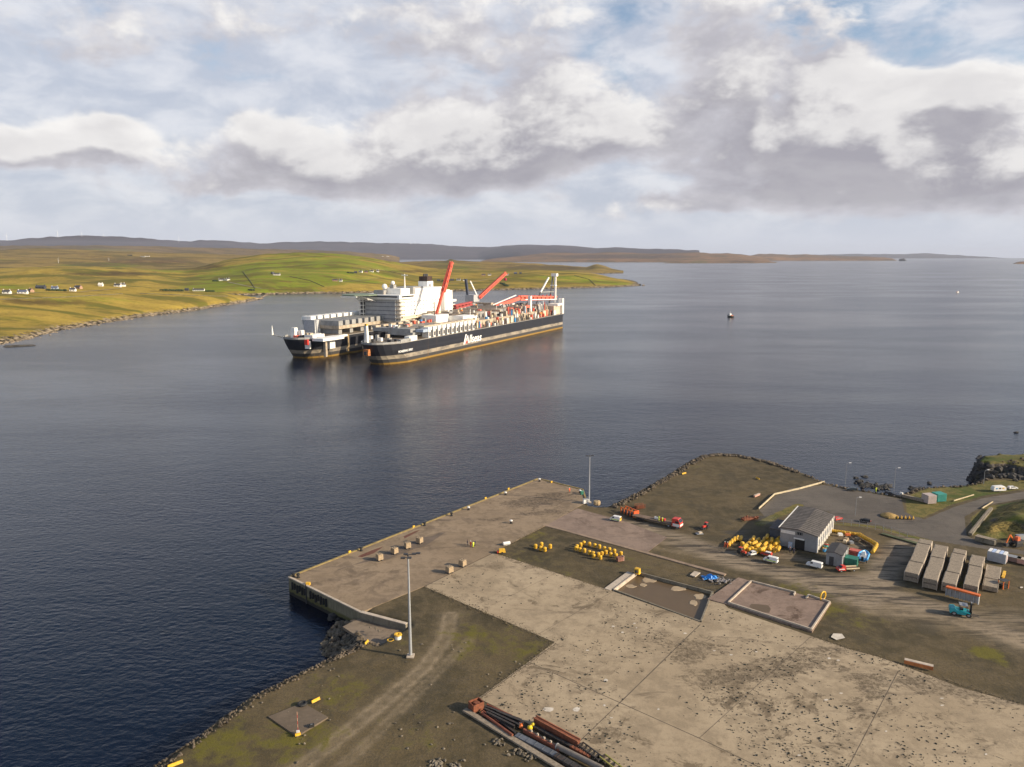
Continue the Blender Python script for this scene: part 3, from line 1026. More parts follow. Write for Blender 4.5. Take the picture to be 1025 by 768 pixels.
# wall face panels (weathered, green at the tide line)
mw = bpy.data.materials.new('sea_wall')
mw.use_nodes = True
k = N(mw.node_tree)
bb = mw.node_tree.nodes['Principled BSDF']
pos = k.new('ShaderNodeNewGeometry').outputs['Position']
pz = k.sep(pos)[2]
nn = k.noise(k.mapping(pos, (1, 1, .3)), .7, 5, .7)
c = k.mix(k.sm(nn, .35, .65), (.23, .20, .13), (.15, .135, .085))
zz = k.m('ADD', pz, k.m('MULTIPLY', k.m('SUBTRACT', nn, .5), 1.0))
c = k.mix(k.sm(zz, 1.9, 1.3), c, (.10, .095, .030))
c = k.mix(k.sm(zz, 1.0, .6), c, (.018, .017, .012))
k.put(bb.inputs['Base Color'], c)
bb.inputs['Roughness'].default_value = .9
PW = [Vector((p[0] - QO.x, p[1] - QO.y, 0)) for p in qp]
for i in (7, 0, 1, 2):
    a, c2 = (PW[i], PW[(i + 1) % 8])
    d = (c2 - a).normalized()
    nrm = Vector((d.y, -d.x, 0))
    ctr = (PW[0] + PW[3] + PW[5]) / 3
    if nrm.dot(a - ctr) < 0:
        nrm = -nrm
    a2, c3 = a + nrm * .12 - d * .1, c2 + nrm * .12 + d * .1
    b = MB().bar(a2 + Vector((0, 0, -3.8)), c3 + Vector((0, 0, -3.8)), .25, 7.4)
    b.build('sea_wall', mw, q_root)
    b = MB().bar(a2 + Vector((0, 0, .12)), c3 + Vector((0, 0, .12)), .5, .22)
    b.build('coping', CONCL if i in (7,) else mat('yellow_edge', (.25, .185, .065), .8, .3, .8, stain=(.2, .16, .09), stain_amt=.8), q_root)
# tyre fenders low on the end wall: dark upright bars in two groups
a, c2 = PW[0], PW[7]
d = (c2 - a).normalized()
nrm = Vector((d.y, -d.x, 0))
if nrm.dot(a - ctr) < 0:
    nrm = -nrm
for s0, n_ in ((1.6, 6), (8.5, 7)):
    for j in range(n_):
        p = a + d * (s0 + j * .95) + nrm * .45
        zt = -.55 - (j % 3) * .12
        MB().bar(p + Vector((0, 0, zt)), p + Vector((0, 0, zt - 1.7 + (j % 2) * .4)), .5, .35).build('rubber_fender', BLACK, q_root)
MB().bar(a + d * 6.8 + nrm * .4 + Vector((0, 0, -4)), a + d * 6.8 + nrm * .4 + Vector((0, 0, .5)), .2).build('ladder', DARK, q_root)
MB().box(tuple(a + d * 6.6 - nrm * .35 + Vector((0, 0, .35))), (.9, .6, .6)).build('ladder_rail', YELLOW, q_root)
# row along the sea side edge: yellow ladder rails
for px, py in ((350, 554), (414, 528.6), (486, 500), (509, 490.5), (552, 483.6)):
    p = g(px, py, GZ) - QO
    MB().box((p.x, p.y, .4), (.7, .25, .5), heading(QO, QE)).build('ladder_rail', YELLOW, q_root)

# rust stains on the apron lie flat as thin sheets of the place
ms = slab_mat('rust_stain', (.13, .055, .04), (.17, .075, .05), (.10, .06, .04))
RS = [(((358, 557), (372, 551), (384, 547), (374, 554), (362, 558))), ((404, 537), (415, 532), (421, 530.5), (411, 536), (405, 539))]
sb_ = MB()
for P in RS:
    q_ = [g(a, b_, GZ + .045) for a, b_ in P]
    k0 = len(sb_.v)
    sb_.v += [tuple(v) for v in q_]
    sb_.f.append(tuple(range(k0, k0 + len(q_))))
struct(sb_.build('rust_stains', ms, fix=False))
damp = MB()
for P in ([(336, 572), (352, 566), (372, 561.5), (388, 560), (405, 552), (425, 547), (446, 533), (440, 533), (420, 543), (400, 549), (378, 556), (352, 566), (340, 569.5)], [(385, 553), (400, 548), (424, 538), (436, 536), (430, 543), (404, 554), (388, 560)]):
    q_ = [g(a, b_, GZ + .05 + .004 * len(damp.f)) for a, b_ in P]
    k0 = len(damp.v)
    damp.v += [tuple(v) for v in q_]
    damp.f.append(tuple(range(k0, k0 + len(q_))))
struct(damp.build('damp_stains', slab_mat('damp_concrete', (.15, .115, .088), (.17, .13, .10), (.10, .08, .06)), fix=False))

# slipway pad
sheet('slipway', pts([(343, 627.5), (359, 619), (411, 632), (378, 650)], 2.7), 2.72, slab_mat('slip_concrete', (.23, .18, .13), (.26, .2, .15), (.08, .065, .05)), .6)
wl = thing('retaining_wall', 'low grey retaining wall between slipway and gravel yard', 'wall', tuple(g(361.5, 613)))
o0 = g(361.5, 613)
w1, w2 = g(361.5, 613.4) - o0, g(407, 625.5) - o0
MB().bar(w1 + Vector((0, 0, -1.2)), w2 + Vector((0, 0, -1.2)), .6, 2.7).build('wall', CONCD, wl)
MB().bar(w1 + Vector((0, 0, .22)), w2 + Vector((0, 0, .22)), .8, .14).build('coping', CONCL, wl)
sheet('instrument_pad', pts([(268.4, 717.5), (303, 703.5), (328.5, 718), (297, 737)]), GZ + .03, slab_mat('pad_concrete', (.155, .12, .085), (.17, .13, .095), (.09, .07, .05)), .3)
mk = slab_mat('kerb_strip', (.30, .22, .16), (.34, .25, .18), (.16, .12, .08))
sheet('kerb_strip', pts([(543, 525.5), (545, 524.6), (727, 574.5), (725, 576)]), GZ + .05, mk, .3)

# rocks: by the slipway, along the peninsula, on the islet and the front shore
rnd = random.Random(3)


def h_at(x, y):
    return float(ground_height(np.array([[x]]), np.array([[y]]))[0, 0])


rb = MB()
rb2 = MB()
qpoly = pts(QUAY)
for i in range(620):
    t = rnd.random()
    px = 325 + 50 * rnd.random() + 12 * rnd.random()
    py = 622 + 42 * rnd.random()
    p = g(px, py, 1.5)
    if sdf(SLIP, np.array([p.x]), np.array([p.y]))[0] > .3:
        continue
    z = h_at(p.x, p.y)
    if sdf(qpoly, np.array([p.x]), np.array([p.y]))[0] > -.6:
        continue
    if z > 3.3 or z < -1.5:
        continue
    (rb if z > 1.2 else rb2).rock((p.x, p.y, max(z, -.5) + .1), rnd.uniform(.35, .95), rnd, .8)
rb3 = MB()
for i in range(760):
    px, py = rnd.uniform(321, 372), rnd.uniform(622, 668)
    t_ = (px - 321) / 44
    if py < 640 - (px - 321) * .95 or py > 664 - abs(px - 345) * .35:
        continue
    z_ = min(2.7, -.5 + 3.2 * t_ + rnd.uniform(-.25, .25))
    p = g(px, py, max(.2, z_))
    if sdf(SLIP, np.array([p.x]), np.array([p.y]))[0] > .2 or sdf(qpoly, np.array([p.x]), np.array([p.y]))[0] > -.4:
        continue
    (rb3 if rnd.random() < .5 else rb).rock((p.x, p.y, z_), rnd.uniform(.35, .8), rnd, .85)
stuff(rb3.build('slipway_boulders', mat('mixed_rock', (.13, .105, .07), .95, .7, .4, stain=(.06, .05, .03), stain_amt=.6), fix=False))
# under the quay end
for i in range(60):
    p = g(rnd.uniform(330, 350), rnd.uniform(606, 622), .3)
    rb2.rock((p.x, p.y, rnd.uniform(-.3, .8)), rnd.uniform(.4, .9), rnd, .8)
L = LAND
n_l = len(L)


def along(i0, i1, n, off, szr, tgt, tgt2):
    for i in range(n):
        j = rnd.randint(i0, i1 - 1)
        t = rnd.random()
        a, b_ = Vector(L[j]), Vector(L[j + 1])
        p = a.lerp(b_, t)
        d = (b_ - a).normalized()
        nn = Vector((-d.y, d.x))
        p = p + nn * rnd.uniform(*off)
        z = h_at(p.x, p.y)
        if z < -1 or sdf(qpoly, np.array([p.x]), np.array([p.y]))[0] > -.6:
            continue
        (tgt if z > .9 else tgt2).rock((p.x, p.y, z + .05), rnd.uniform(*szr), rnd, .8)


along(1, 8, 1500, (-1.5, 4.0), (.08, .28), rb, rb2)
along(14, 22, 2200, (-2.0, 4.5), (.2, .62), rb, rb2)
along(22, 34, 500, (-1.0, 4.0), (.2, .6), rb, rb2)
for i in range(900):  # grassy headland cliffs
    j = rnd.choice([0, 1, 2, 7, 8, 9, 10, 11, 12])
    a, b_ = Vector(HEADP[j]), Vector(HEADP[(j + 1) % len(HEADP)])
    p = a.lerp(b_, rnd.random()) + Vector((rnd.gauss(0, 2.5), rnd.gauss(0, 2.5)))
    z = h_at(p.x, p.y)
    if z < -1.0 or z > 6.0:
        continue
    rb2.rock((p.x, p.y, max(z, -.3)), rnd.uniform(.5, 1.5), rnd, .9)
stuff(rb.build('riprap_rocks', ROCK, fix=False))
stuff(rb2.build('tideline_rocks', ROCKD, fix=False))
# reef rocks in the water beyond the car park
rf = MB()
for cx_, cy_, n_, w_, h__ in ((868, 486, 40, 10, 2.2), (882, 489, 30, 7, 2.2), (887, 486.5, 14, 6, 1), (866, 477.5, 5, 3, .4), (856, 478.5, 3, 1.5, .4), (860, 482, 8, 2.5, 1), (917, 490.5, 40, 6, 2.5), (930, 484, 5, 1, 1), (1017, 433, 5, 2.5, .4), (981, 459, 20, 2.5, 2.5), (978, 464.5, 10, 2, .8)):
    for i in range(n_ * 2):
        p = g(cx_ + rnd.gauss(0, w_ * .5), cy_ + rnd.gauss(0, h__ * .5), 0)
        rf.rock((p.x, p.y, rnd.uniform(-.3, .3)), rnd.uniform(.4, 1.0), rnd, .5)
stuff(rf.build('reef_rocks', ROCKD, fix=False))

# clods and weed scraps over the slab
cl = MB()
mainp = pts(MAIN)
cnt = 0
CL = [(470 + 60, 640, 0)]
while cnt < 2100:
    px, py = rnd.uniform(440, 1040), rnd.uniform(555, 790)
    p = g(px, py)
    dn = noise.noise(Vector((p.x * .06, p.y * .06, 2))) + .5 * noise.noise(Vector((p.x * .2, p.y * .2, 5)))
    if py < 600 and rnd.random() < .6:
        continue
    if dn + rnd.uniform(-.45, .35) < -.02:
        continue
    if not sdf(mainp, np.array([p.x]), np.array([p.y]))[0] > .3:
        continue
    cnt += 1
    s = rnd.choice([.07, .09, .11, .14, .18]) * rnd.uniform(.7, 1.2)
    if rnd.random() < .12:
        dx = rnd.uniform(.4, 1.1)
        an = rnd.gauss(-.55, .25)
        for q_ in range(4):
            cl.rock((p.x + math.cos(an) * dx * q_ * .25, p.y + math.sin(an) * dx * q_ * .25, GZ + .05), s * .6, rnd, .5)
    else:
        cl.rock((p.x, p.y, GZ + .06), s, rnd, .6)
stuff(cl.build('scattered_clods', mat('dark_clod', (.022, .025, .018), .95, .5, .6), fix=False))
# loose pebbles on the gravel foreground and yard
pb = MB()
for i in range(520):
    px, py = rnd.uniform(200, 620), rnd.uniform(640, 800)
    p = g(px, py)
    if sdf(mainp, np.array([p.x]), np.array([p.y]))[0] > -.5 or sdf(LAND, np.array([p.x]), np.array([p.y]))[0] < .5:
        continue
    if noise.noise(Vector((p.x * .12, p.y * .12, 9))) < rnd.uniform(-.1, .4):
        continue
    pb.rock((p.x, p.y, GZ - .06), rnd.uniform(.08, .26), rnd, .6)
for cx_, cy_, n_ in ((437, 764, 40), (500, 742, 25), (520, 753, 25), (533, 757, 18), (374, 630, 5), (455, 766, 20)):
    for i in range(n_):
        p = g(cx_ + rnd.gauss(0, 4), cy_ + rnd.gauss(0, 2.2))
        pb.rock((p.x, p.y, GZ), rnd.uniform(.12, .34), rnd, .7)
stuff(pb.build('loose_stones', mat('pale_stone', (.16, .135, .10), .95, .5, .5), fix=False))
# gravel spilled over the slab margins
sg = MB()
for (A_, B_) in (((425, 587), (555, 643)), ((555, 643), (480, 700)), ((812, 637), (880, 658)), ((880, 658), (1025, 706)), ((494, 553.5), (612, 592)), ((545, 527), (494, 553))):
    p, q_ = g(*A_), g(*B_)
    n_ = int((q_ - p).length * 16)
    dn_ = Vector((-(q_ - p).y, (q_ - p).x, 0)).normalized()
    for i in range(n_):
        t_ = rnd.random()
        w_ = .55 + .9 * max(0, noise.noise(Vector((t_ * 14, A_[0], 0))) + .25)
        c_ = p.lerp(q_, t_) + dn_ * rnd.gauss(0, w_ * .55)
        s_ = rnd.uniform(.05, .17)
        sg.rock((c_.x, c_.y, GZ + .03), s_, rnd, .25)
stuff(sg.build('spilled_gravel', mat('spilled_soil', (.12, .092, .052), .95, .45, .5), fix=False))
# pale repair patches on the slab
pa = MB()
for px, py, w_, h__ in ((549, 710, 11, 5.5), (577, 710, 8, 5), (606.6, 681, 5, 3.4), (588, 651, 4, 1.4), (614, 627, 4, 1.6), (623, 633, 3, 1.6), (635, 624, 3, 1.2), (605, 706, 3, 2.5), (612, 718.5, 4, 1.2), (637, 628.5, 2, 1.2), (659, 710, 3, 2), (838, 637, 17, 8), (732, 655.5, 4, 1.6), (757, 652.5, 3, 1.2), (715, 651.5, 4, 1.2), (827, 700.5, 5, 2), (842, 694, 5, 1.6), (943, 699, 5, 1.6), (943, 706, 4, 1.6), (800, 756, 5, 2), (830, 659, 4, 2), (839, 661, 4, 2), (987, 755, 3, 2), (887, 732, 3, 1.6), (696, 574.5, 6, 2.4), (1022.5, 588, 4, 1.6), (686, 634, 4, 1.6)):
    k0 = len(pa.v)
    n_ = rnd.randint(5, 7)
    c0 = .003 * (len(pa.f) % 5)
    for j in range(n_):
        t = 2 * math.pi * j / n_ + .4
        q_ = rnd.uniform(.75, 1.05)
        pa.v.append(tuple(g(px + w_ * .5 * math.cos(t) * q_, py + h__ * .5 * math.sin(t) * q_, GZ + .055 + c0)))
    pa.f.append(tuple(range(k0, k0 + n_)))
struct(pa.build('repair_patches', slab_mat('patch_concrete', (.60, .54, .45), (.66, .60, .51), (.45, .39, .32)), fix=False))

# ================================================================== OBJECTS
Z0 = GZ + .035


def gl(px, py, z=Z0):
    return g(px, py, z)


# ------------------------------------------------------------------ sunken tank and walled slab
pit = thing('settling_tank', 'sunken rectangular concrete tank half full of brown water with sandbanks', 'tank', tuple(g(660, 598)))
o0 = g(660, 598)
C4 = [g(*p) - o0 for p in ((614.6, 590.7), (638, 573), (713, 593), (701.6, 622.7))]
MB().prism([(p.x * 1.0, p.y * 1.0) for p in C4], -2.1, -1.15).build('tank_floor', mat('tank_silt', (.15, .11, .07), .9, .2, .3), pit)
M_PUD = bpy.data.materials.new('brown_water')
M_PUD.use_nodes = True
_b = M_PUD.node_tree.nodes['Principled BSDF']
_k = N(M_PUD.node_tree)
_n = _k.noise(_k.new('ShaderNodeNewGeometry').outputs['Position'], .3, 4)
_k.put(_b.inputs['Base Color'], _k.mix(_n, (.10, .068, .036), (.14, .095, .05)))
_b.inputs['Roughness'].default_value = .4
_b.inputs['Specular IOR Level'].default_value = .3
b = MB()
b.v = [tuple(p + Vector((0, 0, -.5))) for p in C4]
b.f = [(0, 1, 2, 3)]
b.build('brown_water', M_PUD, pit)
for i in range(4):
    a, c2 = C4[i], C4[(i + 1) % 4]
    d = (c2 - a).normalized()
    hh = .3 if i == 0 else (.16 if i in (2, 3) else .2)
    MB().bar(a - d * .2 + Vector((0, 0, -1 + hh / 2)), c2 + d * .2 + Vector((0, 0, -1 + hh / 2)), .34 if i != 0 else .3, 2.0 + hh).build('tank_wall', CONCL if i == 0 else CONCD, pit)
for (px, py, w_, h__, n_) in ((650, 580, 7.5, 3.2, 12), (644, 585.5, 3, 1.6, 9), (631, 587, 5.5, 1.6, 10), (679, 589, 8, 2.4, 12), (700.5, 597, 5.5, 2.6, 11), (694.5, 603.5, 4, 2.6, 9)):
    b = MB()
    vs = []
    for j in range(n_):
        t = 2 * math.pi * j / n_
        q_ = rnd.uniform(.72, 1.12)
        vs.append(g(px + 1.25 * w_ * math.cos(t) * q_, py + 1.2 * h__ * math.sin(t) * q_, 3.55) - o0)
    ctr = sum(vs, Vector()) / n_
    b.v = [(v.x, v.y, -.55) for v in vs] + [(ctr.x + (v.x - ctr.x) * .86, ctr.y + (v.y - ctr.y) * .86, -.43) for v in vs]
    b.f = [tuple(range(n_, 2 * n_))] + [(j, (j + 1) % n_, n_ + (j + 1) % n_, n_ + j) for j in range(n_)]
    b.build('sandbank', mat('sand', (.34, .26, .17), .95, .15, .7), pit)
# broad pale beam lying beside the tank on its left
a, c2 = g(608, 590.5), g(631, 573.5)
b = MB().bar(a + Vector((0, 0, .04)), c2 + Vector((0, 0, .04)), 1.5, .2)
tag(b.build('concrete_plank', CONCL), 'broad pale concrete plank lying along the left side of the sunken tank', 'plank')

wt = thing('walled_slab', 'raised reddish concrete slab ringed by a low kerb wall', 'slab', tuple(g(760, 605)))
o0 = g(760, 605)
hz = .2
OUT = [(708, 602.5), (739, 580.5), (752, 584.2), (831.8, 605.6), (813, 635.5), (729, 607.5)]
OUTW = [g(a, b_, GZ + hz) - o0 for a, b_ in [(708, 599.5), (739, 578), (752, 581.8), (832, 603), (813, 632), (729, 605)]]
OUTW[0] = g(708, 599.5, GZ + hz) - o0
b = MB().prism([(p.x, p.y) for p in OUTW], -.6, hz)
bo = b.build('base', slab_mat('tank_slab', (.25, .18, .14), (.30, .22, .17), (.10, .065, .045), red=(.105, .066, .043), speck=.9, scale=1.6), wt)
bm = bmesh.new(); bm.from_mesh(bo.data); bmesh.ops.triangulate(bm, faces=bm.faces); bm.to_mesh(bo.data); bm.free()
wp = [g(a, b_, GZ + hz) - o0 for a, b_ in [(729, 603.8), (752, 582.4), (796, 593.6), (794.5, 596.4), (807, 599.6), (809.4, 596.4), (830.6, 603.4), (812.2, 630.8)]]
for i in range(8):
    if i == 3:
        continue
    a, c2 = wp[i], wp[(i + 1) % 8]
    MB().bar(a + Vector((0, 0, .16)), c2 + Vector((0, 0, .16)), .28, .34 + .004 * i).build('kerb_wall', CONCL, wt)
pud = [g(a, b_, GZ + hz + .01) - o0 for a, b_ in [(750, 607), (752, 604.5), (760, 605), (769, 606), (771.5, 609.5), (770, 613.5), (764, 613), (757, 610.5), (752, 609)]]
b = MB(); b.v = [tuple(v) for v in pud]; b.f = [tuple(range(len(pud)))]
b.build('puddle', M_PUD, wt)
tag(MB().prism([tuple(v.xy) for v in (g(690.5, 576.5), g(695, 572.5), g(701, 574), g(696, 578))], GZ, GZ + .22).build('concrete_plate', CONCL), 'thin pale concrete plate near the blue tarpaulin', 'plate')


# ------------------------------------------------------------------ people
def person(name, label, loc, rz, top, bottom, hat=None, pose=0, group=None):
    """one continuous skinned body with clothes and hair or helmet as children"""
    root = thing(name, label, 'person', loc, rz, group)
    root.scale = (.9,) * 3
    ls, rs = (.14, -.12) if pose == 1 else (.03, -.02)
    J = {'pel': (0, 0, .95, .13), 'wst': (0, 0, 1.1, .12), 'chs': (0, 0, 1.33, .145), 'nk': (0, 0, 1.5, .06), 'hd': (.02, 0, 1.62, .085), 'tp': (.02, 0, 1.73, .07)}
    E = [('pel', 'wst'), ('wst', 'chs'), ('chs', 'nk'), ('nk', 'hd'), ('hd', 'tp')]
    for s, n_ in ((1, 'l'), (-1, 'r')):
        st = ls if s == 1 else rs
        J['hp' + n_] = (0, .09 * s, .88, .095)
        J['kn' + n_] = (st * .7 + .03, .1 * s, .49, .062)
        J['an' + n_] = (st, .11 * s, .09, .045)
        J['to' + n_] = (st + .17, .12 * s, .04, .035)
        J['sh' + n_] = (0, .19 * s, 1.42, .062)
        fw = .22 if (pose == 2 and s == 1) else .04
        J['el' + n_] = (-.02, .25 * s, 1.15, .045)
        J['wr' + n_] = (fw, .25 * s, .93 if fw < .1 else 1.1, .03)
        J['hn' + n_] = (fw + .03, .25 * s, .86 if fw < .1 else 1.1, .033)
        E += [('pel', 'hp' + n_), ('hp' + n_, 'kn' + n_), ('kn' + n_, 'an' + n_), ('an' + n_, 'to' + n_), ('chs', 'sh' + n_), ('sh' + n_, 'el' + n_), ('el' + n_, 'wr' + n_), ('wr' + n_, 'hn' + n_)]
        hx, hy, hz_, _ = J['hn' + n_]
        for f in range(4):
            J['f%d' % f + n_] = (hx + .012 * (f - 1.5) + .01, hy - .005, hz_ - .085 + .008 * abs(f - 1.3), .009)
            E.append(('hn' + n_, 'f%d' % f + n_))
        J['th' + n_] = (hx + .045, hy, hz_ - .035, .01)
        E.append(('hn' + n_, 'th' + n_))

    def skin(keys, extra, mname, m, parent):
        kk = [q for q in J if q in keys]
        me = bpy.data.meshes.new(mname)
        me.from_pydata([J[q][:3] for q in kk], [(kk.index(a), kk.index(b_)) for a, b_ in E if a in kk and b_ in kk], [])
        ob = bpy.data.objects.new(mname, me)
        COL.objects.link(ob)
        ob.modifiers.new('s', 'SKIN')
        for i, q in enumerate(kk):
            sv = me.skin_vertices[0].data[i]
            sv.radius = (J[q][3] + extra, J[q][3] * (1.35 if q in ('chs', 'pel', 'wst') else 1) + extra)
            sv.use_root = (i == 0)
        mod = ob.modifiers.new('u', 'SUBSURF')
        mod.levels = 1
        dg = bpy.context.evaluated_depsgraph_get()
        nm = bpy.data.meshes.new_from_object(ob.evaluated_get(dg))
        ob.modifiers.clear()
        ob.data = nm
        nm.materials.clear()
        nm.materials.append(m)
        ob.parent = parent
        return ob
    body = skin(set(J), 0, 'body', SKIN, root)
    skin({'pel', 'wst', 'chs', 'shl', 'shr', 'ell', 'elr', 'wrl', 'wrr'}, .022, 'jacket', top, root)
    skin({'pel', 'hpl', 'hpr', 'knl', 'knr', 'anl', 'anr'}, .02, 'trousers', bottom, root)
    fb = MB()
    for s in (1, -1):
        fb.ball((.098, .03 * s, 1.64), .012, 6)
    fb.box((.108, 0, 1.61), (.03, .022, .035))
    fb.box((.098, 0, 1.575), (.012, .05, .012))
    fb.build('face', mat('face_dark', (.16, .07, .05), .6, .1, 9), root)
    hb = MB().lathe([(.115, 0), (.118, .04), (.10, .09), (.06, .125), (.01, .135)], (.01, 0, 1.64), 10)
    hb.build('helmet' if hat else 'hair', hat or DARK, root)
    bb_ = MB()
    for s, st in ((1, ls), (-1, rs)):
        bb_.box((st + .07, .115 * s, .05), (.3, .12, .1))
    bb_.build('boots', BLACK, root)
    return root


GQ = 'people standing together on the quay'
p_or = person('person', 'person in orange hi-vis in the middle of the group on the quay', gl(471.2, 547.5), 1.0, HIVIS_O, HIVIS_O, WHITE, 1, GQ)
p_nv = person('person', 'person in dark navy clothes, left of the quay group', gl(468, 546), .3, NAVY, NAVY, None, 0, GQ)
p_ye = person('person', 'person in yellow-green hi-vis jacket in the quay group', gl(473.8, 548), 2.4, HIVIS_Y, HIVIS_Y, None, 2, GQ)
dup(p_nv, gl(475.2, 546.6), 2.0, 'person in dark clothes at the right end of the quay group', GQ)
dup(p_or, gl(570, 493), 2.0, 'person in orange near the bollard on the far end of the quay')
gp = 'people in orange beside the yellow floats'
dup(p_or, gl(728, 548.5), 0.4, 'person in orange right of a workmate, beside the heap of yellow floats', gp)
dup(p_or, gl(725.4, 548), 2.6, 'person in orange left of a workmate, beside the heap of yellow floats', gp)
dup(p_ye, gl(876.8, 492.5), 1.5, 'person in yellow hi-vis between the parked cars at the shore')
dup(p_nv, gl(790.5, 553), -1.6, 'person in dark clothes left of the warehouse doorway')
dup(p_nv, gl(794.4, 554.6), 1.2, 'person in dark clothes in front of the warehouse doorway')
dup(p_ye, g(659.5, 521.5, 5.05), .5, 'person in yellow jacket standing left on the lorry trailer')
dup(p_ye, g(663, 522.7, 5.05), 2.8, 'person in yellow jacket standing right on the lorry trailer')

# ------------------------------------------------------------------ concrete blocks on the quay
def ballast(label, px, py, rz, first=[None]):
    grp = 'square concrete blocks on the quay'
    if first[0] is None:
        t = thing('concrete_block', label, 'block', gl(px, py), rz, grp)
        MB().box((0, 0, .95), (1.35, 1.35, 1.3), top=(.93, .93)).build('block', TAN, t)
        sk = MB()
        for s in (-1, 1):
            sk.box((s * .45, 0, .15), (.3, 1.3, .3))
        sk.build('skid', DARK, t)
        for s in (-1, 1):
            e = MB()
            e.tube((s * .3 - .1, 0, 1.6), (s * .3 - .1, 0, 1.8), .035, n=6).tube((s * .3 - .1, 0, 1.8), (s * .3 + .1, 0, 1.8), .035, n=6).tube((s * .3 + .1, 0, 1.8), (s * .3 + .1, 0, 1.6), .035, n=6)
            e.build('lifting_eye', DARK, t)
        first[0] = t
        return t
    return dup(first[0], gl(px, py), rz, label, grp)


ballast('tan concrete block at the near end of the row of four along the quay edge', 380, 561, .7)
ballast('tan concrete block, second from the near end of the row of four', 395, 554.5, .9)
ballast('tan concrete block, second from the far end of the row of four', 408, 549, .6)
ballast('tan concrete block at the far end of the row of four along the quay edge', 420, 544, 1.0)
ballast('tan concrete block of the pair, the one nearer the light mast', 450, 573.5, .75)
ballast('tan concrete block of the pair, the one nearer the people', 463, 567, .95)

# bollards
def bollard(label, px, py, white, store={}):
    grp = 'mooring bollards on the quay'
    key = white
    if key not in store:
        t = thing('bollard', label, 'bollard', gl(px, py), 0, grp)
        MB().lathe([(.42, 0), (.42, .08), (.26, .12), (.24, .6)], (0, 0, 0), 12).build('post', BLACK, t)
        MB().lathe([(.24, .6), (.42, .68), (.44, .85), (.30, .98), (.05, 1.02)], (0, 0, 0), 12).build('cap', WHITE if white else BLACK, t)
        store[key] = t
        return t
    return dup(store[key], gl(px, py), 0, label, grp)


for i, (px, py, l) in enumerate(((469, 510.5, 'white-capped bollard midway along the sea edge of the quay'), (506, 495.5, 'white-capped bollard at the edge left of the outer quay corner'), (540, 482, 'white-capped bollard at the outer corner of the quay'),
                                 (511.6, 524, 'white-capped bollard standing alone out in the middle of the apron'), (580.5, 493.5, 'white-capped bollard beside the green box at the inner quay corner'))):
    bollard(l, px, py, True)
for px, py, l in ((294, 578, 'black bollard right at the near left corner of the quay'), (298.6, 578.3, 'black bollard second from the near left quay corner'), (361.5, 551.5, 'black bollard on the edge beside the longer rust stain'),
                  (425, 526.3, 'black bollard on the edge just beyond the short rust stain'), (452, 516.5, 'black bollard on the edge below the nearest white-capped one')):
    bollard(l, px, py, False)
t = thing('green_box', 'small green box on the inner corner of the quay', 'box', gl(582.5, 495), .3)
MB().box((0, 0, .5), (.9, .7, 1.0), top=(.95, .95)).build('body', GREEN, t)
MB().box((0, 0, 1.04), (1.0, .8, .08)).build('lid', mat('pale_green', (.12, .35, .25), .5), t)
t = thing('white_tank', 'small white plastic tank lying on the apron beside the gravel square', 'tank', gl(507, 545.5), .4)
MB().tube((-.9, 0, .45), (.9, 0, .45), .42, n=10).build('body', WHITE, t)
MB().box((0, 0, .06), (1.5, .7, .12)).build('cradle', GREY, t)
t = thing('compressor', 'yellow and red compressor on the corner of the gravel square', 'compressor', gl(502.5, 554), .2)
MB().box((0, 0, .75), (1.7, 1.0, .8), top=(.8, .85)).build('body', YELLOW, t)
MB().box((-.95, 0, .5), (.5, .7, .5)).build('control_panel', RED, t)
for s in (-1, 1):
    MB().tube((0, s * .5, .28), (0, s * .62, .28), .28, n=10).build('wheel', BLACK, t)


# ------------------------------------------------------------------ masts and lamp posts
def mast(label, px, py, h, r, arms):
    t = thing('light_mast', label, 'light mast', g(px, py, GZ + .02), 0, 'tall quay light masts')
    MB().box((0, 0, .1), (1.3, 1.3, .24)).build('footing', CONCL, t)
    MB().tube((0, 0, .3), (0, 0, h), r, r * .45, 12).build('pole', GALV, t)
    MB().tube((0, 0, h - .1), (0, 0, h + .5), .1, n=8).build('head', DARK, t)
    for (dx, dy, dz, L_) in arms:
        a = MB().bar((0, 0, h + dz), (dx, dy, h + dz + .15), .12)
        a.build('arm', DARK, t)
        fl = MB().box((dx, dy, h + dz + .12), (.75, .5, .22)).build('floodlight', DARK, t)
    return t


mast('thick grey light mast at the edge of the near gravel yard', 411, 657, 18.8, .3, ((1.0, .3, .4, 1), (-.9, -.3, -.1, 1), (.3, -.7, .1, 1), (-.5, .6, .25, 1), (1.7, .5, .45, 1)))
mast('pale light mast standing near the inner corner of the quay', 589.5, 503, 13.8, .26, ((.8, .2, .2, 1), (-.8, -.2, .2, 1)))
t = thing('electrical_cabinet', 'white electrical cabinet at the foot of the far light mast', 'cabinet', gl(586.5, 504), .3)
MB().box((0, 0, .7), (1.7, .8, 1.3)).build('body', WHITE, t)
MB().box((0, 0, 1.39), (1.85, .95, .08)).build('lid', GREY, t)
MB().box((.3, -.415, .7), (.7, .03, 1.0)).build('door', GREY, t)
t = thing('gravel_bag', 'tan bulk bag beside the foot of the far light mast', 'bag', gl(597.5, 505.5), .3)
MB().lathe([(.8, 0), (1.05, .3), (1.1, .8), (.95, 1.2), (.4, 1.3)], (0, 0, 0), 8).build('sack', mat('tan_cloth', (.38, .28, .16), .95, .2, 2), t)
MB().bar((-.6, 0, 1.2), (.6, 0, 1.45), .1).build('strap', DARK, t)


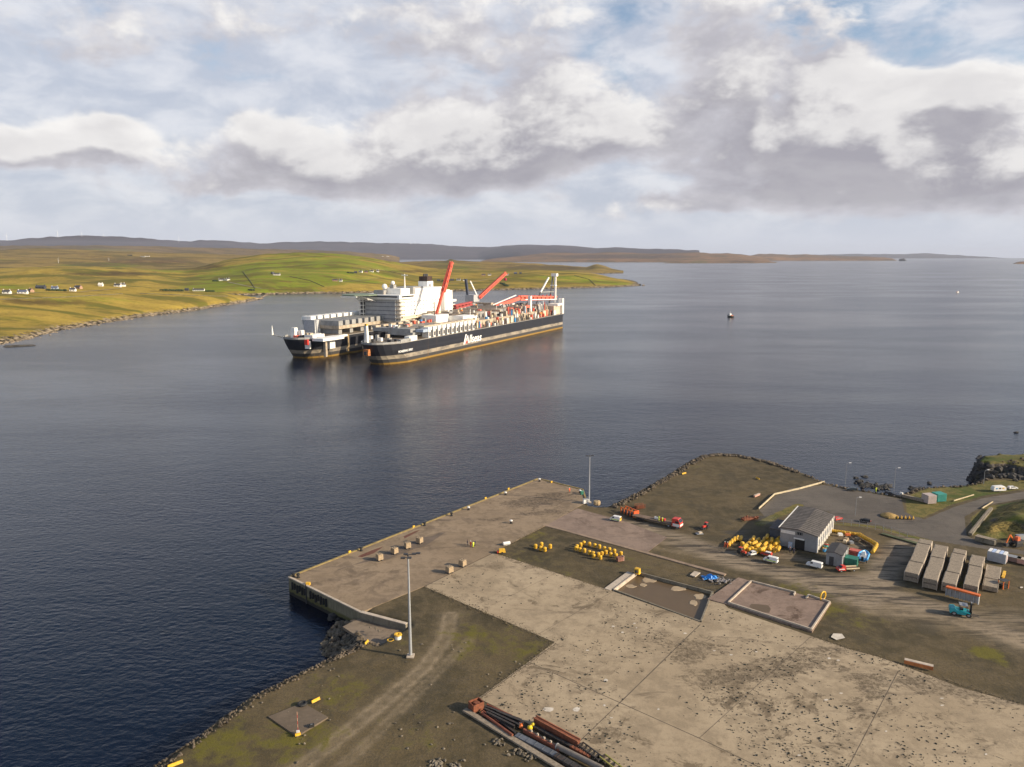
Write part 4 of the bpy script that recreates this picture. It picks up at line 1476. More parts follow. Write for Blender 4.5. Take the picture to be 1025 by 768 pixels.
def lamp(label, px, py, topy, lean=0):
    base = g(px, py, GZ)
    # height from its top row
    lo, hi = 0, 30
    for _ in range(30):
        mid_ = (lo + hi) / 2
        if proj(base.x, base.y, GZ + mid_)[1] > topy:
            lo = mid_
        else:
            hi = mid_
    t = thing('lamp_post', label, 'lamp post', base, 0, 'lamp posts around the car park')
    MB().tube((0, 0, 0), (0, 0, lo), .09, .05, 8).build('pole', GREY, t)
    MB().bar((0, 0, lo), (.9, .1, lo + .15), .07).build('arm', GREY, t)
    MB().box((1.1, .12, lo + .17), (.7, .3, .14)).build('lantern', WHITE, t)
    return t


lamp('thin lamp post on the shore left of the dark estate car', 846, 485, 464)
lamp('thin lamp post on the shore beyond the two-tone car', 894.5, 493, 469)
lamp('short lamp post out in the middle of the asphalt car park', 856, 516, 498.5)
lamp('thin lamp post on the grass by the caravan road', 984.5, 484.5, 471)


# ------------------------------------------------------------------ yellow floats and barriers
def make_float(label, loc, rz, group, lying=False):
    t = thing('yellow_float', label, 'float', loc, rz, group)
    if lying:
        b = MB()
        b.tube((-1.1, 0, .42), (1.1, 0, .42), .42, n=12)
        b.tube((-1.3, 0, .42), (-1.1, 0, .42), .25, .42, 12)
        b.tube((1.1, 0, .42), (1.3, 0, .42), .42, .25, 12)
        b.build('shell', YELLOW, t, smooth=False)
        for s in (-1, 1):
            MB().tube((s * .6 - .07, 0, .42), (s * .6 + .07, 0, .42), .45, n=12).build('band', mat('dark_yellow', (.40, .22, .02), .6), t)
    else:
        MB().lathe([(.30, 0), (.43, .1), (.45, .55), (.43, .95), (.3, 1.08), (.1, 1.1)], (0, 0, 0), 12).build('shell', YELLOW, t)
        MB().lathe([(.475, .45), (.475, .62)], (0, 0, 0), 12).build('band', mat('dark_yellow', (.40, .22, .02), .6), t)
    return t


UP = None
G1 = 'small cluster of yellow floats on the gravel square'
for i, (px, py, l) in enumerate(((536, 549, 'upright yellow float at the left of the small cluster'), (542, 547, 'upright yellow float at the top of the small cluster'), (550.7, 549, 'upright yellow float at the right of the small cluster'),
                                 (541.3, 551, 'upright yellow float at the bottom left of the small cluster'), (545.4, 552, 'upright yellow float at the bottom of the small cluster'))):
    if UP is None:
        UP = make_float(l, gl(px, py, GZ), 0, G1)
    else:
        dup(UP, gl(px, py, GZ), rnd.uniform(0, 3), l, G1)
G2 = 'yellow floats standing in an oblong ring on the gravel square'
RING = [(577.6, 549), (576.5, 550.8), (581.3, 547), (584.5, 545.4), (590, 546.5), (595.3, 548), (600, 549), (605, 551), (610, 552), (615, 553.5), (621.6, 556), (580.6, 552), (585, 553), (590, 555), (593.7, 556), (594.2, 558.6), (599, 557), (601, 560), (602.5, 556), (606.5, 554.7), (611.4, 557), (616.7, 558)]
for i, (px, py) in enumerate(RING):
    o = dup(UP, gl(px, py, GZ), rnd.uniform(0, 3), 'upright yellow float, one of the oblong ring on the gravel square', G2, .92)
LIE = None
G3 = 'heap of yellow floats beside the warehouse'
PILE = []
for r_ in range(9):       # leaning rows running away from the camera
    for c_ in range(5):
        px = 748 + r_ * 3.9 + c_ * 3.0 - (3 if r_ < 2 else 0)
        py = 551 - c_ * 2.9 - max(0, (3 - r_)) * .6 + (r_ % 2) * 1.2
        if px > 780 or (r_ in (0, 1) and c_ > 3):
            continue
        PILE.append((px, py, (r_ * 7 + c_ * 3) % 3))
hw = hpx((748, 551), (760, 539))
for i, (px, py, k_) in enumerate(PILE):
    z = GZ + (0.0 if (i % 3) else .78)
    rz = hw + rnd.uniform(-.25, .25)
    l = 'yellow float lying in the heap beside the warehouse'
    if LIE is None:
        LIE = make_float(l, g(px, py, z), rz, G3, True)
    else:
        dup(LIE, g(px, py, z), rz, l, G3)
for px, py in ((746, 551), (749.5, 553), (752.5, 552), (756.5, 554), (760, 553), (763.5, 554), (768.5, 552.5), (770.5, 553.5), (743, 547), (747, 549)):
    dup(UP, g(px, py, GZ), rnd.uniform(0, 3), 'upright yellow float at the front of the heap beside the warehouse', G3, 1.1)
for i, (px, py) in enumerate(((730, 546), (732.5, 543.5), (735, 541.5), (738, 540.2), (741.5, 540.5))):
    dup(LIE, g(px, py, GZ), hw + .2, 'tan-yellow float in the curved tail at the left of the heap', G3)
G4 = 'yellow floats lined up as the compound barrier'
for i, (x0_, y0_, x1_, y1_, n_, l) in enumerate(((836, 533, 858, 536, 9, 'yellow float in the straight row behind the small building'), (861, 537.5, 875, 545.5, 7, 'yellow float in the thick oblique row at the compound corner'), (876.8, 547.5, 873.6, 554, 4, 'yellow float in the short bright row at the right end of the compound'))):
    for j in range(n_):
        t_ = (j + .5) / n_
        dup(LIE, g(x0_ + (x1_ - x0_) * t_, y0_ + (y1_ - y0_) * t_, GZ), hpx((x0_, y0_), (x1_, y1_)) + rnd.uniform(-.15, .15), l, G4, .9)
        if i > 0:
            dup(LIE, g(x0_ + (x1_ - x0_) * t_ + .6, y0_ + (y1_ - y0_) * t_ - .6, GZ + .7), hpx((x0_, y0_), (x1_, y1_)) + rnd.uniform(-.15, .15), l, G4, .9)


def barrier(label, px, py, rz, L_=2.2, m=None, grp='yellow water barriers'):
    t = thing('road_barrier', label, 'barrier', gl(px, py, GZ), rz, grp)
    MB().add(*jersey(L_)).build('body', m or YELLOW, t)
    MB().box((0, 0, .82), (L_ * .8, .12, .06)).build('top_rail', mat('dark_yellow', (.40, .22, .02), .6), t)
    for s in (-1, 1):
        MB().box((s * L_ * .3, 0, .05), (.3, .72, .1)).build('foot', DARK, t)
    t.scale = (1, .7, .55)
    return t


def jersey(L_):
    pr = [(-.3, .08), (.3, .08), (.3, .2), (.12, .42), (.09, .8), (-.09, .8), (-.12, .42), (-.3, .2)]
    n = len(pr)
    vs = [(-L_ / 2, y, z) for y, z in pr] + [(L_ / 2, y, z) for y, z in pr]
    return vs, [tuple(range(n)), tuple(range(2 * n - 1, n - 1, -1))] + [(i, n + i, n + (i + 1) % n, (i + 1) % n) for i in range(n)]


barrier('yellow barrier at the near left shore, lowest in the photo', 175.5, 766, hpx((169, 768), (182, 763)), 2.0)
barrier('yellow barrier on the gravel beyond the square instrument pad', 316, 702, hpx((312, 703.5), (320, 699.5)), 1.5)
barrier('yellow barrier on the rocks beside the slipway pad', 366.8, 644, hpx((364.5, 646.5), (369, 641.5)), 1.3)
barrier('yellow barrier lying near the shore of the gravel peninsula', 684.6, 474.5, hpx((682, 475), (687.5, 473.5)), 2.0)
barrier('yellow barrier out on the middle of the gravel peninsula', 758.5, 479.5, hpx((757, 479), (760.5, 480.5)), 1.6)
for i, l in enumerate(('leftmost of the five yellow barriers beside the road bend', 'second from left of the five yellow barriers by the road bend', 'middle of the five yellow barriers beside the road bend', 'second from right of the five yellow barriers by the road bend', 'rightmost of the five yellow barriers beside the road bend')):
    barrier(l, 898.5 + i * 3.9, 518.4 + .15 * i, hpx((897, 518), (915, 518.6)) + 1.2, 1.9)
t = thing('sand_heap', 'small dry brown heap left of the five yellow barriers', 'heap', g(890, 516.5, GZ))
MB().lathe([(2.4, 0), (1.9, .35), (1.1, .65), (.2, .8)], (0, 0, 0), 9).build('heap', mat('dry_soil', (.30, .20, .07), .95, .4, 1.2), t)
# instrument on the pad
t = thing('tide_gauge', 'small instrument with a thin red and white pole on the square pad', 'instrument', gl(298.3, 735), 0)
t.scale = (.7, .7, .85)
MB().box((0, 0, .35), (.6, .4, .7)).build('body', WHITE, t)
MB().box((.1, -.4, .2), (1.2, .35, .4), .5).build('yellow_case', YELLOW, t)
for j in range(6):
    MB().tube((0, .1, .7 + j * .6), (0, .1, 1.3 + j * .6), .045, n=6).build('pole_segment', RED if j % 2 == 0 else mat('orange_white', (.7, .4, .25), .5), t)
t = thing('tyre', 'black tyre lying at the far corner of the instrument pad', 'tyre', gl(302.6, 705.5), 0)
MB().lathe([(.55, 0), (.75, .06), (.8, .2), (.7, .34), (.5, .36), (.42, .2)], (0, 0, 0), 16).build('tyre', BLACK, t)
t = thing('black_case', 'small black case on the instrument pad', 'case', gl(312, 727.5), .4)
MB().box((0, 0, .2), (.75, .5, .4)).build('body', BLACK, t)
MB().box((0, 0, .42), (.3, .06, .06)).build('handle', GREY, t)
t = thing('cable_drum', 'white drum with a yellow rim beside the light mast', 'drum', g(398.5, 640, GZ - .3), 0)
MB().lathe([(.62, 0), (.62, .85)], (0, 0, 0), 14).build('body', WHITE, t)
MB().lathe([(.72, .85), (.76, .95), (.72, 1.1), (.3, 1.1), (.28, .95)], (0, 0, 0), 14).build('rim', YELLOW, t)
t = thing('yellow_ring', 'flat yellow ring lying on the ground left of the white drum', 'ring', g(391, 641.5, GZ - .4), 0)
rg = MB()
for j in range(14):
    a0, a1 = 2 * math.pi * j / 14, 2 * math.pi * (j + 1) / 14
    rg.tube((math.cos(a0) * .6, math.sin(a0) * .6, .15), (math.cos(a1) * .6, math.sin(a1) * .6, .15), .12, n=6)
rg.build('ring', YELLOW, t)
t = thing('yellow_ring', 'upright yellow ring behind the walled slab', 'ring', g(823.5, 600.5, GZ + .1), .6)
rg = MB()
for j in range(14):
    a0, a1 = 2 * math.pi * j / 14, 2 * math.pi * (j + 1) / 14
    rg.tube((math.cos(a0) * .9, 0, .9 + math.sin(a0) * .9), (math.cos(a1) * .9, 0, .9 + math.sin(a1) * .9), .17, n=6)
rg.build('ring', YELLOW, t)
t = thing('winch_box', 'yellow winch box at the corner of the sunken tank', 'winch', g(638, 574.5, GZ + .05), hpx((614, 590), (638, 573)))
MB().box((0, 0, .7), (1.0, 1.2, 1.3), top=(.9, .9)).build('housing', YELLOW, t)
MB().tube((-.55, -.3, .7), (-.55, .3, .7), .3, n=10).build('drum', DARK, t)
t = thing('tarpaulin', 'crumpled bright blue tarpaulin on the ground near the walled slab', 'tarpaulin', g(711, 578.5, GZ + .05), 0)
b = MB()
nn_ = 9
for j in range(nn_):
    for i in range(nn_):
        u_, v_ = i / (nn_ - 1) - .5, j / (nn_ - 1) - .5
        b.v.append((u_ * 3.4 * (1 + .2 * math.sin(j * 2.1)), v_ * 2.0 * (1 + .25 * math.cos(i * 1.7)), max(.02, .55 * (1 - 4 * u_ * u_) * (1 - 4 * v_ * v_) * (1 + .8 * math.sin(i * 2.3 + j * 1.9)))))
b.f = [(j * nn_ + i, j * nn_ + i + 1, (j + 1) * nn_ + i + 1, (j + 1) * nn_ + i) for j in range(nn_ - 1) for i in range(nn_ - 1)]
b.build('sheet', mat('blue_tarp', (.02, .22, .62), .5, .2), t)
t = thing('rubble_heap', 'grey rubble heap beside the blue tarpaulin', 'rubble', g(721, 581, GZ), 0)
b = MB()
for i in range(60):
    b.rock((rnd.gauss(0, 1.8), rnd.gauss(0, 1.0), rnd.uniform(0, .35)), rnd.uniform(.15, .5), rnd, .7)
b.box((0, 0, .06), (3.4, 2.0, .3), top=(.7, .7)).build('rubble', mat('grey_rubble', (.22, .2, .19), .95, .4, .7), t)['kind'] = 'stuff'
t.scale = (.75, .75, .6)
t = thing('stone_crate', 'small reddish crate at the right end of the oblong ring of floats', 'crate', g(620.3, 561.5, GZ), .4)
MB().box((0, 0, .55), (1.5, 1.0, 1.0)).build('body', mat('red_brown_wood', (.22, .10, .07), .9, .3), t)
MB().box((.85, 0, .6), (.15, 1.0, 1.2)).build('end_board', mat('pink_board', (.5, .33, .27), .8), t)

# ------------------------------------------------------------------ concrete girder sections
ZB = 2.05
CONC = mat('girder_concrete', (.27, .222, .165), .88, .22, 2.2, bump=.25, stain=(.10, .07, .045), stain_amt=.7)
row_geo = [((904.5, 579), (918.5, 586), (918, 537.6), (935, 543)), ((922.5, 587), (938, 592), (935.6, 543.8), (948, 548)), ((941.5, 591), (956.5, 595), (954.6, 549), (966.5, 551.5)),
           ((963, 593.5), (978.5, 597.5), (972.4, 554), (985, 558)), ((982.5, 590), (999, 594), (989.5, 561), (1002, 565))]
place_n = ['leftmost row of girders, nearest the car compound', 'second row of girders from the compound', 'middle row of the five girder rows', 'fourth row of girders, behind the orange-topped rack', 'rightmost lower girder row beside the orange cage']
sec_n = ['front', 'second', 'third', 'rear']
for r_, (fl, fr, bl, br) in enumerate(row_geo):
    A0 = g(*fl, GZ)
    A1 = g(*fr, GZ)
    hh = ZB if r_ < 4 else 1.1
    B0 = g(*bl, GZ + hh)
    B1 = g(*br, GZ + hh)
    ax = ((B0 + B1) / 2 - (A0 + A1) / 2)
    ax.z = 0
    L_ = ax.length
    ax.normalize()
    pr = Vector((ax.y, -ax.x, 0))
    wd = abs((A1 - A0).dot(pr)) * .90
    mid0 = (A0 + A1) / 2
    mid0.z = GZ
    cuts = [(0, .30), (.306, .62), (.626, .86), (.866, 1.0)]
    offs = [0, .12, .02, .16]
    for s_, (a_, b__) in enumerate(cuts):
        if r_ == 4 and s_ == 3:
            continue
        c_ = mid0 + ax * (L_ * (a_ + b__) / 2) + pr * (offs[s_] if r_ < 4 else 0)
        t = thing('girder_section', '%s concrete section of the %s' % (sec_n[s_], place_n[r_]), 'girder section', c_, heading((0, 0), ax), 'concrete girder sections stored in rows')
        ll = L_ * (b__ - a_)
        dz = (0, .12, -.05, .05)[(s_ + r_) % 4]
        nl = 2 if r_ < 4 else 1
        for q_ in range(nl):
            h_ = (hh + dz) / nl
            b = MB().box((0, 0, h_ * q_ + h_ * .5 + .02 + .06 * q_), (ll - .08 * q_, wd - .1 * q_, h_ - .10))
            b.build('slab', CONC, t)
        MB().box((0, wd * .5 - .02, hh * .5), (ll, .14, hh + dz - .06)).build('side_flange', CONCL, t)
        MB().box((0, -wd * .5 + .02, hh * .5), (ll, .14, hh + dz - .06)).build('side_flange', CONCL, t)
# rack in front
t = thing('flat_rack', 'grey ribbed rack with an orange top beam in front of the girders', 'rack', g(946.5, 596.5, GZ), hpx((946.5, 596.5), (979, 605.5)))
LR = (g(979, 605.5, GZ) - g(946.5, 596.5, GZ)).length
MB().box((LR / 2, .3, .95), (LR, .12, 1.7)).build('panel', mat('rack_grey', (.40, .38, .36), .7, .15, stain=(.2, .12, .08)), t)
for j in range(8):
    MB().box((LR * j / 7, .1, .95), (.16, .34, 1.75)).build('rib', WHITE if j == 7 else GALV, t)
MB().box((LR / 2, .35, 1.95), (LR + .2, 1.0, .3)).build('top_beam', ORANGE, t)
t = thing('cable_cage', 'small orange framed cage at the right of the girder rows', 'cage', g(1004, 588.5, GZ), .3)
for x_ in (-.75, .75):
    for y_ in (-.6, .6):
        MB().box((x_, y_, .9), (.14, .14, 1.8)).build('post', ORANGE, t)
MB().box((0, 0, 1.8), (1.7, 1.4, .1)).build('top', DARK, t)
MB().box((0, 0, .5), (1.3, 1.0, .8)).build('coil', BLACK, t)
t = thing('yellow_beam', 'dull yellow steel beam leaning behind the orange cage', 'beam', g(1003.5, 580, GZ), hpx((1003, 580), (1007, 569)))
b = MB().box((1.8, 0, .1), (4.2, .5, .12)).box((1.8, 0, .62), (4.2, .5, .12)).box((1.8, 0, .36), (4.2, .12, .45))
b.build('beam', YELLOW, t)
t = thing('site_cabin', 'grey site cabin with a white and dark striped top', 'cabin', g(987.5, 561, GZ), hpx((987.5, 561), (1006, 565.5)))
LC = (g(1006, 565.5, GZ) - g(987.5, 561, GZ)).length
MB().box((LC / 2, 1.2, 1.2), (LC, 2.4, 2.2)).build('body', mat('cabin_grey', (.33, .35, .38), .6, .1), t)
for j in range(5):
    MB().box((LC * (j + .5) / 5, 1.2, 2.38), (LC / 5 * .8, 2.5, .14)).build('roof_panel', WHITE if j % 2 == 0 else mat('pale_blue', (.45, .55, .75), .4), t)
MB().box((LC + .04, 1.1, 1.1), (.06, .9, 1.6)).build('door', mat('pink_white', (.6, .45, .42), .6), t)
t = thing('container', 'low dark reddish skip at the right edge, behind the site cabin', 'skip', g(1008.5, 560.5, GZ), hpx((1008, 560), (1017, 562)))
MB().box((1.2, 0, .6), (2.6, 1.6, 1.1), top=(1.1, 1.05)).build('body', mat('faded_red', (.20, .13, .11), .8), t)
MB().box((1.2, 0, 1.18), (2.9, 1.75, .08)).build('rim', GREY, t)
t = thing('container', 'low pinkish skip at the right edge with a pale rim', 'skip', g(1019, 563, GZ), hpx((1008, 560), (1017, 562)))
MB().box((1.4, 0, .6), (3.0, 1.6, 1.1), top=(1.1, 1.05)).build('body', mat('pink_skip', (.50, .28, .22), .8), t)
MB().box((1.4, 0, 1.18), (3.3, 1.75, .08)).build('rim', CONCL, t)
t = thing('concrete_trough', 'long dark concrete trough under the grass bank', 'trough', g(976.5, 541.5, GZ), hpx((976.5, 541.5), (990, 545)))
MB().box((2.0, .8, .6), (4.4, 1.7, 1.2), top=(.98, .9)).build('body', CONCD, t)
MB().box((2.0, .8, 1.24), (4.5, 1.8, .08)).build('lid', CONC, t)
t = thing('loading_ramp', 'grey concrete strip wall between the road and the grass bank', 'ramp', g(971, 536, GZ), hpx((971, 536), (992, 510)))
LC = (g(992, 510, GZ) - g(971, 536, GZ)).length
MB().box((LC / 2, 0, .3), (LC, .9, .6)).build('wall', CONCD, t)
MB().box((LC / 2, 0, .62), (LC, .3, .06)).build('coping', CONC, t)
for l, p, q in (('pale timber log along the grass verge before the caravan', (954.5, 502), (974.5, 496)), ('pale timber log at the tip of the grass bank', (983, 509.5), (993.5, 503)), ):
    t = thing('log', l, 'log', g(*p, GZ + .05), hpx(p, q), 'pale logs beside the road')
    LL = (g(*q, GZ) - g(*p, GZ)).length
    MB().tube((0, 0, .2), (LL, 0, .2), .2, .17, 10).build('trunk', mat('pale_wood', (.46, .38, .24), .9, .2), t)
    MB().tube((-.02, 0, .2), (0, 0, .2), .15, n=10).build('cut_end', mat('cut_wood', (.6, .48, .3), .9), t)


# ------------------------------------------------------------------ vehicles
def wheels(t, xs, y, r, w=.22):
    for x_ in xs:
        for s in (-1, 1):
            ty = MB().tube((x_, s * y, r), (x_, s * (y - w), r), r, n=14).build('wheel', BLACK, t)
            MB().tube((x_, s * (y + .012), r), (x_, s * (y - .05), r), r * .55, n=10).build('rim', GREY, ty)


def make_van(label, loc, rz, body, stripe=None, rear=None, group=None, L_=5.2):
    t = thing('van', label, 'van', loc, rz, group)
    pr = [(-L_ / 2, .45), (-L_ / 2, 2.0), (-L_ / 2 + .15, 2.25), (1.0, 2.25), (1.75, 1.35), (L_ / 2 - .1, 1.1), (L_ / 2, .8), (L_ / 2, .4)]
    MB().profile(pr, .98, 1.15, .14, 2.25).build('body', body, t)
    MB().add([(1.08, -.78, 2.13), (1.08, .78, 2.13), (1.74, .9, 1.4), (1.74, -.9, 1.4)], [(0, 1, 2, 3)], Matrix.Translation((.03, 0, .03))).build('windscreen', GLASS, t)
    for s in (-1, 1):
        y1, y2 = s * .965, s * .875
        MB().add([(.35, y1, 1.35), (1.45, y1, 1.35), (.95, y2, 2.0), (.35, y2, 2.0)], [(0, 1, 2, 3)]).build('side_window', GLASS, t)
        MB().box((L_ / 2 - .01, s * .7, .85), (.08, .35, .2)).build('headlight', mat('lamp_glass', (.7, .7, .7), .2), t)
        if stripe:
            MB().box((-.2, s * .985, .85), (L_ * .8, .02, .32)).build('stripe', stripe, t)
    if rear:
        MB().box((-L_ / 2 - .01, 0, 1.25), (.05, 1.7, 1.5)).build('rear_doors', rear, t)
    MB().box((-L_ / 2 - .03, 0, 1.7), (.04, 1.3, .4)).build('rear_window', GLASS, t)
    wheels(t, (-1.55, 1.6), .98, .34)
    t.scale = (.62,) * 3
    return t


CARN = [0]


def make_car(label, loc, rz, body, L_=4.3, roofm=None, cat='car'):
    t = thing('parked_car', label, cat, loc, rz, 'cars parked around the yard')
    pr = [(-L_ / 2, .35), (-L_ / 2, .95), (-L_ / 2 + .25, 1.42), (.35, 1.45), (1.05, .98), (L_ / 2 - .15, .82), (L_ / 2, .6), (L_ / 2, .32)]
    MB().profile(pr, .86, .9, .2, 1.45).build('body', body, t)
    if roofm:
        MB().box((-.75, 0, 1.455), (2.0, 1.28, .03)).build('roof', roofm, t)
    MB().add([(.42, -.62, 1.40), (.42, .62, 1.40), (1.05, .78, 1.01), (1.05, -.78, 1.01)], [(0, 1, 2, 3)], Matrix.Translation((.03, 0, .03))).build('windscreen', GLASS, t)
    for s in (-1, 1):
        MB().add([(-1.7, s * .87, .97), (.95, s * .87, .97), (.35, s * .70, 1.38), (-1.55, s * .70, 1.38)], [(0, 1, 2, 3)]).build('side_window', GLASS, t)
    MB().box((-L_ / 2 - .01, 0, .8), (.04, 1.3, .14)).build('tail_lights', RED, t)
    wheels(t, (-1.3, 1.3), .87, .31)
    t.scale = (.64,) * 3
    return t


YG = mat('yellow_green', (.55, .70, .04), .5)
make_van('white van with a yellow-green side stripe before the heap of floats', g(771.5, 562.5, GZ), hpx((780, 562), (770, 559.5)), WHITE, YG, group='white vans')
make_van('plain white van in front of the warehouse doorway', g(815, 567.5, GZ), hpx((824, 567.5), (808, 563.5)), WHITE, None, group='white vans', L_=5.6)
make_van('white van with green stripe and yellow rear doors near the orange frame', g(616.2, 521.3, GZ), hpx((622, 521.5), (610, 519)), WHITE, YG, YELLOW, group='white vans', L_=4.8)
make_car('bright red car partly behind the warehouse corner', g(838.5, 520.5, GZ), hpx((835, 521), (843, 519)), RED)
make_car('black car with a red tail in the car park above the compound', g(866, 522.3, GZ), hpx((872, 523.3), (858, 520.5)), BLACK)
make_car('dark estate car parked at the left end of the shore edge', g(852.5, 491, GZ), hpx((859, 491), (846, 490)), mat('dark_green_car', (.03, .045, .045), .3), 4.5)
make_car('dark car with a white bonnet parked on the shore edge', g(891, 495, GZ), hpx((885, 494), (898, 496.5)), mat('black_car', (.02, .02, .025), .3), 4.5, None)
make_car('white car parked in front of the caravan', g(1013.5, 489.5, GZ), hpx((1007, 490), (1020, 489.5)), WHITE, 4.6)
make_car('red pickup parked at the front of the yellow heap', g(767, 555.8, GZ), hpx((770, 556.3), (762, 554.5)), RED, 4.0, WHITE, 'pickup')
make_car('small white car nosed up to the yellow heap', g(752.8, 555.5, GZ), hpx((755, 555), (750, 556)), WHITE, 3.0)
t = thing('caravan', 'white caravan with blue and yellow markings at the roadside', 'caravan', g(999.5, 491.8, GZ), hpx((990, 492), (1006, 491.4)))
MB().profile([(-3.2, .5), (-3.3, 1.4), (-2.9, 2.6), (1.8, 2.7), (2.7, 2.1), (3.0, 1.2), (2.8, .5)], 1.1, 2.2, .15, 2.7).build('body', WHITE, t)
for x_, m_ in ((-1.9, BLUE), (-.3, GLASS), (1.4, YELLOW)):
    for s in (-1, 1):
        MB().box((x_, s * 1.11, 1.65), (.9, .03, .6)).build('window' if m_ is not YELLOW else 'decal', m_, t)
wheels(t, (-.2,), 1.05, .33)
MB().bar((2.8, 0, .55), (4.2, 0, .45), .1).build('tow_bar', GREY, t)
t.scale = (.66,) * 3

# lorry and trailer
ta, tb = g(635, 518.5, GZ), g(683, 529.5, GZ)
rz = heading(ta, tb)
LT = (tb - ta).length
t = thing('lorry', 'red and white lorry cab with a long low flatbed trailer', 'lorry', ta, rz)
t.scale = (1, .85, .82)
bed = MB().box((LT * .39, 0, 1.1), (LT * .8, 2.5, .28)).build('trailer_bed', mat('trailer_deck', (.17, .12, .085), .85, .3), t)
for x_ in (LT * .1, LT * .15, LT * .2):
    for s in (-1, 1):
        MB().tube((x_, s * 1.2, .48), (x_, s * .85, .48), .48, n=12).build('trailer_wheel', BLACK, t)
MB().bar((LT * .2, 1.2, .85), (LT * .7, 1.2, .85), .2).build('side_rail', DARK, t)
MB().bar((LT * .2, -1.2, .85), (LT * .7, -1.2, .85), .2).build('side_rail', DARK, t)
cx_ = LT - 1.5
MB().profile([(cx_ - 1.1, .6), (cx_ - 1.1, 3.1), (cx_ + .5, 3.25), (cx_ + 1.1, 2.2), (cx_ + 1.2, .6)], 1.2, 2.6, .12, 3.25).build('cab', RED, t)
MB().add([(cx_ + .62, -1.0, 3.05), (cx_ + .62, 1.0, 3.05), (cx_ + 1.14, 1.05, 2.15), (cx_ + 1.14, -1.05, 2.15)], [(0, 1, 2, 3)], Matrix.Translation((.03, 0, .0))).build('windscreen', GLASS, t)
MB().box((cx_ + 1.2, 0, 1.2), (.12, 2.2, .6)).build('grille', WHITE, t)
for s in (-1, 1):
    MB().box((cx_ + .1, s * 1.2, 1.2), (1.9, .06, .9)).build('side_panel', WHITE, t)
    MB().box((cx_ + .3, s * 1.2, 2.2), (.9, .05, .7)).build('door_window', GLASS, t)
wheels(t, (cx_ + .5, cx_ - 2.0), 1.2, .48, .3)
MB().box((LT * .78, 0, .85), (LT * .2, 1.0, .3)).build('chassis', DARK, t)
for px_, l, m_ in ((.58, 'small red winch on the lorry trailer', RED), (.48, 'white frame lying on the lorry trailer', WHITE)):
    c_ = ta + (tb - ta) * px_
    t2 = thing('trailer_load', l, 'load', (c_.x, c_.y, GZ + 1.03), rz)
    MB().box((0, .3, .3), (1.6, .8, .5)).build('body', m_, t2)
    MB().box((0, .3, .6), (1.0, .2, .12)).build('bar', GREY, t2)
# orange frame skip behind the trailer
t = thing('frame_skip', 'orange open steel frame at the tail of the trailer', 'frame', g(621.5, 513, GZ), hpx((621.5, 513), (634, 518)))
LF = (g(634, 518, GZ) - g(621.5, 513, GZ)).length
for i in range(5):
    for s in (0, 2.2):
        MB().box((LF * i / 4, s, 1.0), (.3, .2, 2.0)).build('post', ORANGE, t)
for s in (0, 2.2):
    MB().box((LF / 2, s, 2.0), (LF + .3, .25, .3)).build('rail', ORANGE, t)
MB().box((LF + .15, 1.1, 1.2), (.25, 2.4, 2.2)).build('end_plate', mat('bright_orange', (.75, .10, .02), .5), t)
MB().box((LF / 2, 1.1, .5), (LF - .4, 1.9, .8)).build('load', DARK, t)
t.scale = (1, .8, .75)
t = thing('rusty_basket', 'rusty brown steel basket behind the orange frame', 'basket', g(640.5, 508.5, GZ), .3)
b = MB()
for i in range(6):
    for s in (-1, 1):
        b.box((-1.9 + i * .76, s * .95, .8), (.12, .12, 1.6))
for s in (-1, 1):
    b.box((0, s * .95, 1.55), (4.0, .14, .14)).box((0, s * .95, .15), (4.0, .14, .14)).box((0, s * .95, .85), (4.0, .1, .1))
b.box((0, 0, .1), (4.0, 1.9, .1))
b.build('frame', RUST, t)
MB().box((0, 0, .6), (3.6, 1.6, .9), top=(.9, .8)).build('scrap_load', RUST, t)
t.scale = (.7,) * 3
# red tractor
def tractor(name, label, cat, loc, rz, body, cabm):
    t = thing(name, label, cat, loc, rz)
    MB().box((.9, 0, 1.15), (1.9, .8, .75), top=(.95, .8)).build('bonnet', body, t)
    MB().box((-.55, 0, 1.0), (1.3, 1.1, .8)).build('chassis', body, t)
    MB().box((-.55, 0, 1.95), (1.2, 1.1, 1.1), top=(.85, .85)).build('cab', cabm, t)
    MB().box((-.55, 0, 2.56), (1.3, 1.2, .12)).build('roof', body, t)
    for s in (-1, 1):
        MB().tube((-.8, s * 1.0, .8), (-.8, s * .6, .8), .8, n=16).build('rear_wheel', BLACK, t)
        MB().tube((1.4, s * .85, .48), (1.4, s * .55, .48), .48, n=14).build('front_wheel', BLACK, t)
        MB().bar((1.0, s * .5, .8), (2.6, s * .5, .6), .12).build('loader_arm', DARK, t)
    MB().box((2.7, 0, .5), (.4, 1.8, .55)).build('bucket', DARK, t)
    t.scale = (.62,) * 3
    return t


tractor('tractor', 'small red tractor on the gravel right of the lorry', 'tractor', g(706, 529, GZ), hpx((710, 527), (700, 531)), RED, DARK)
t = thing('pallet', 'grey pallet of scrap lying between the lorry and the tractor', 'pallet', g(700, 534.5, GZ), .2)
MB().box((0, 0, .1), (1.8, 1.2, .16)).build('deck', GREY, t)
MB().box((.2, .1, .35), (1.0, .7, .35), .3).build('scrap', CONCL, t)
tractor('dumper', 'dark dumper with a red-orange nose at the left of the yellow heap', 'dumper', g(742.5, 554.5, GZ), hpx((738, 553), (745, 555.5)), mat('red_orange', (.62, .08, .04), .5), DARK)

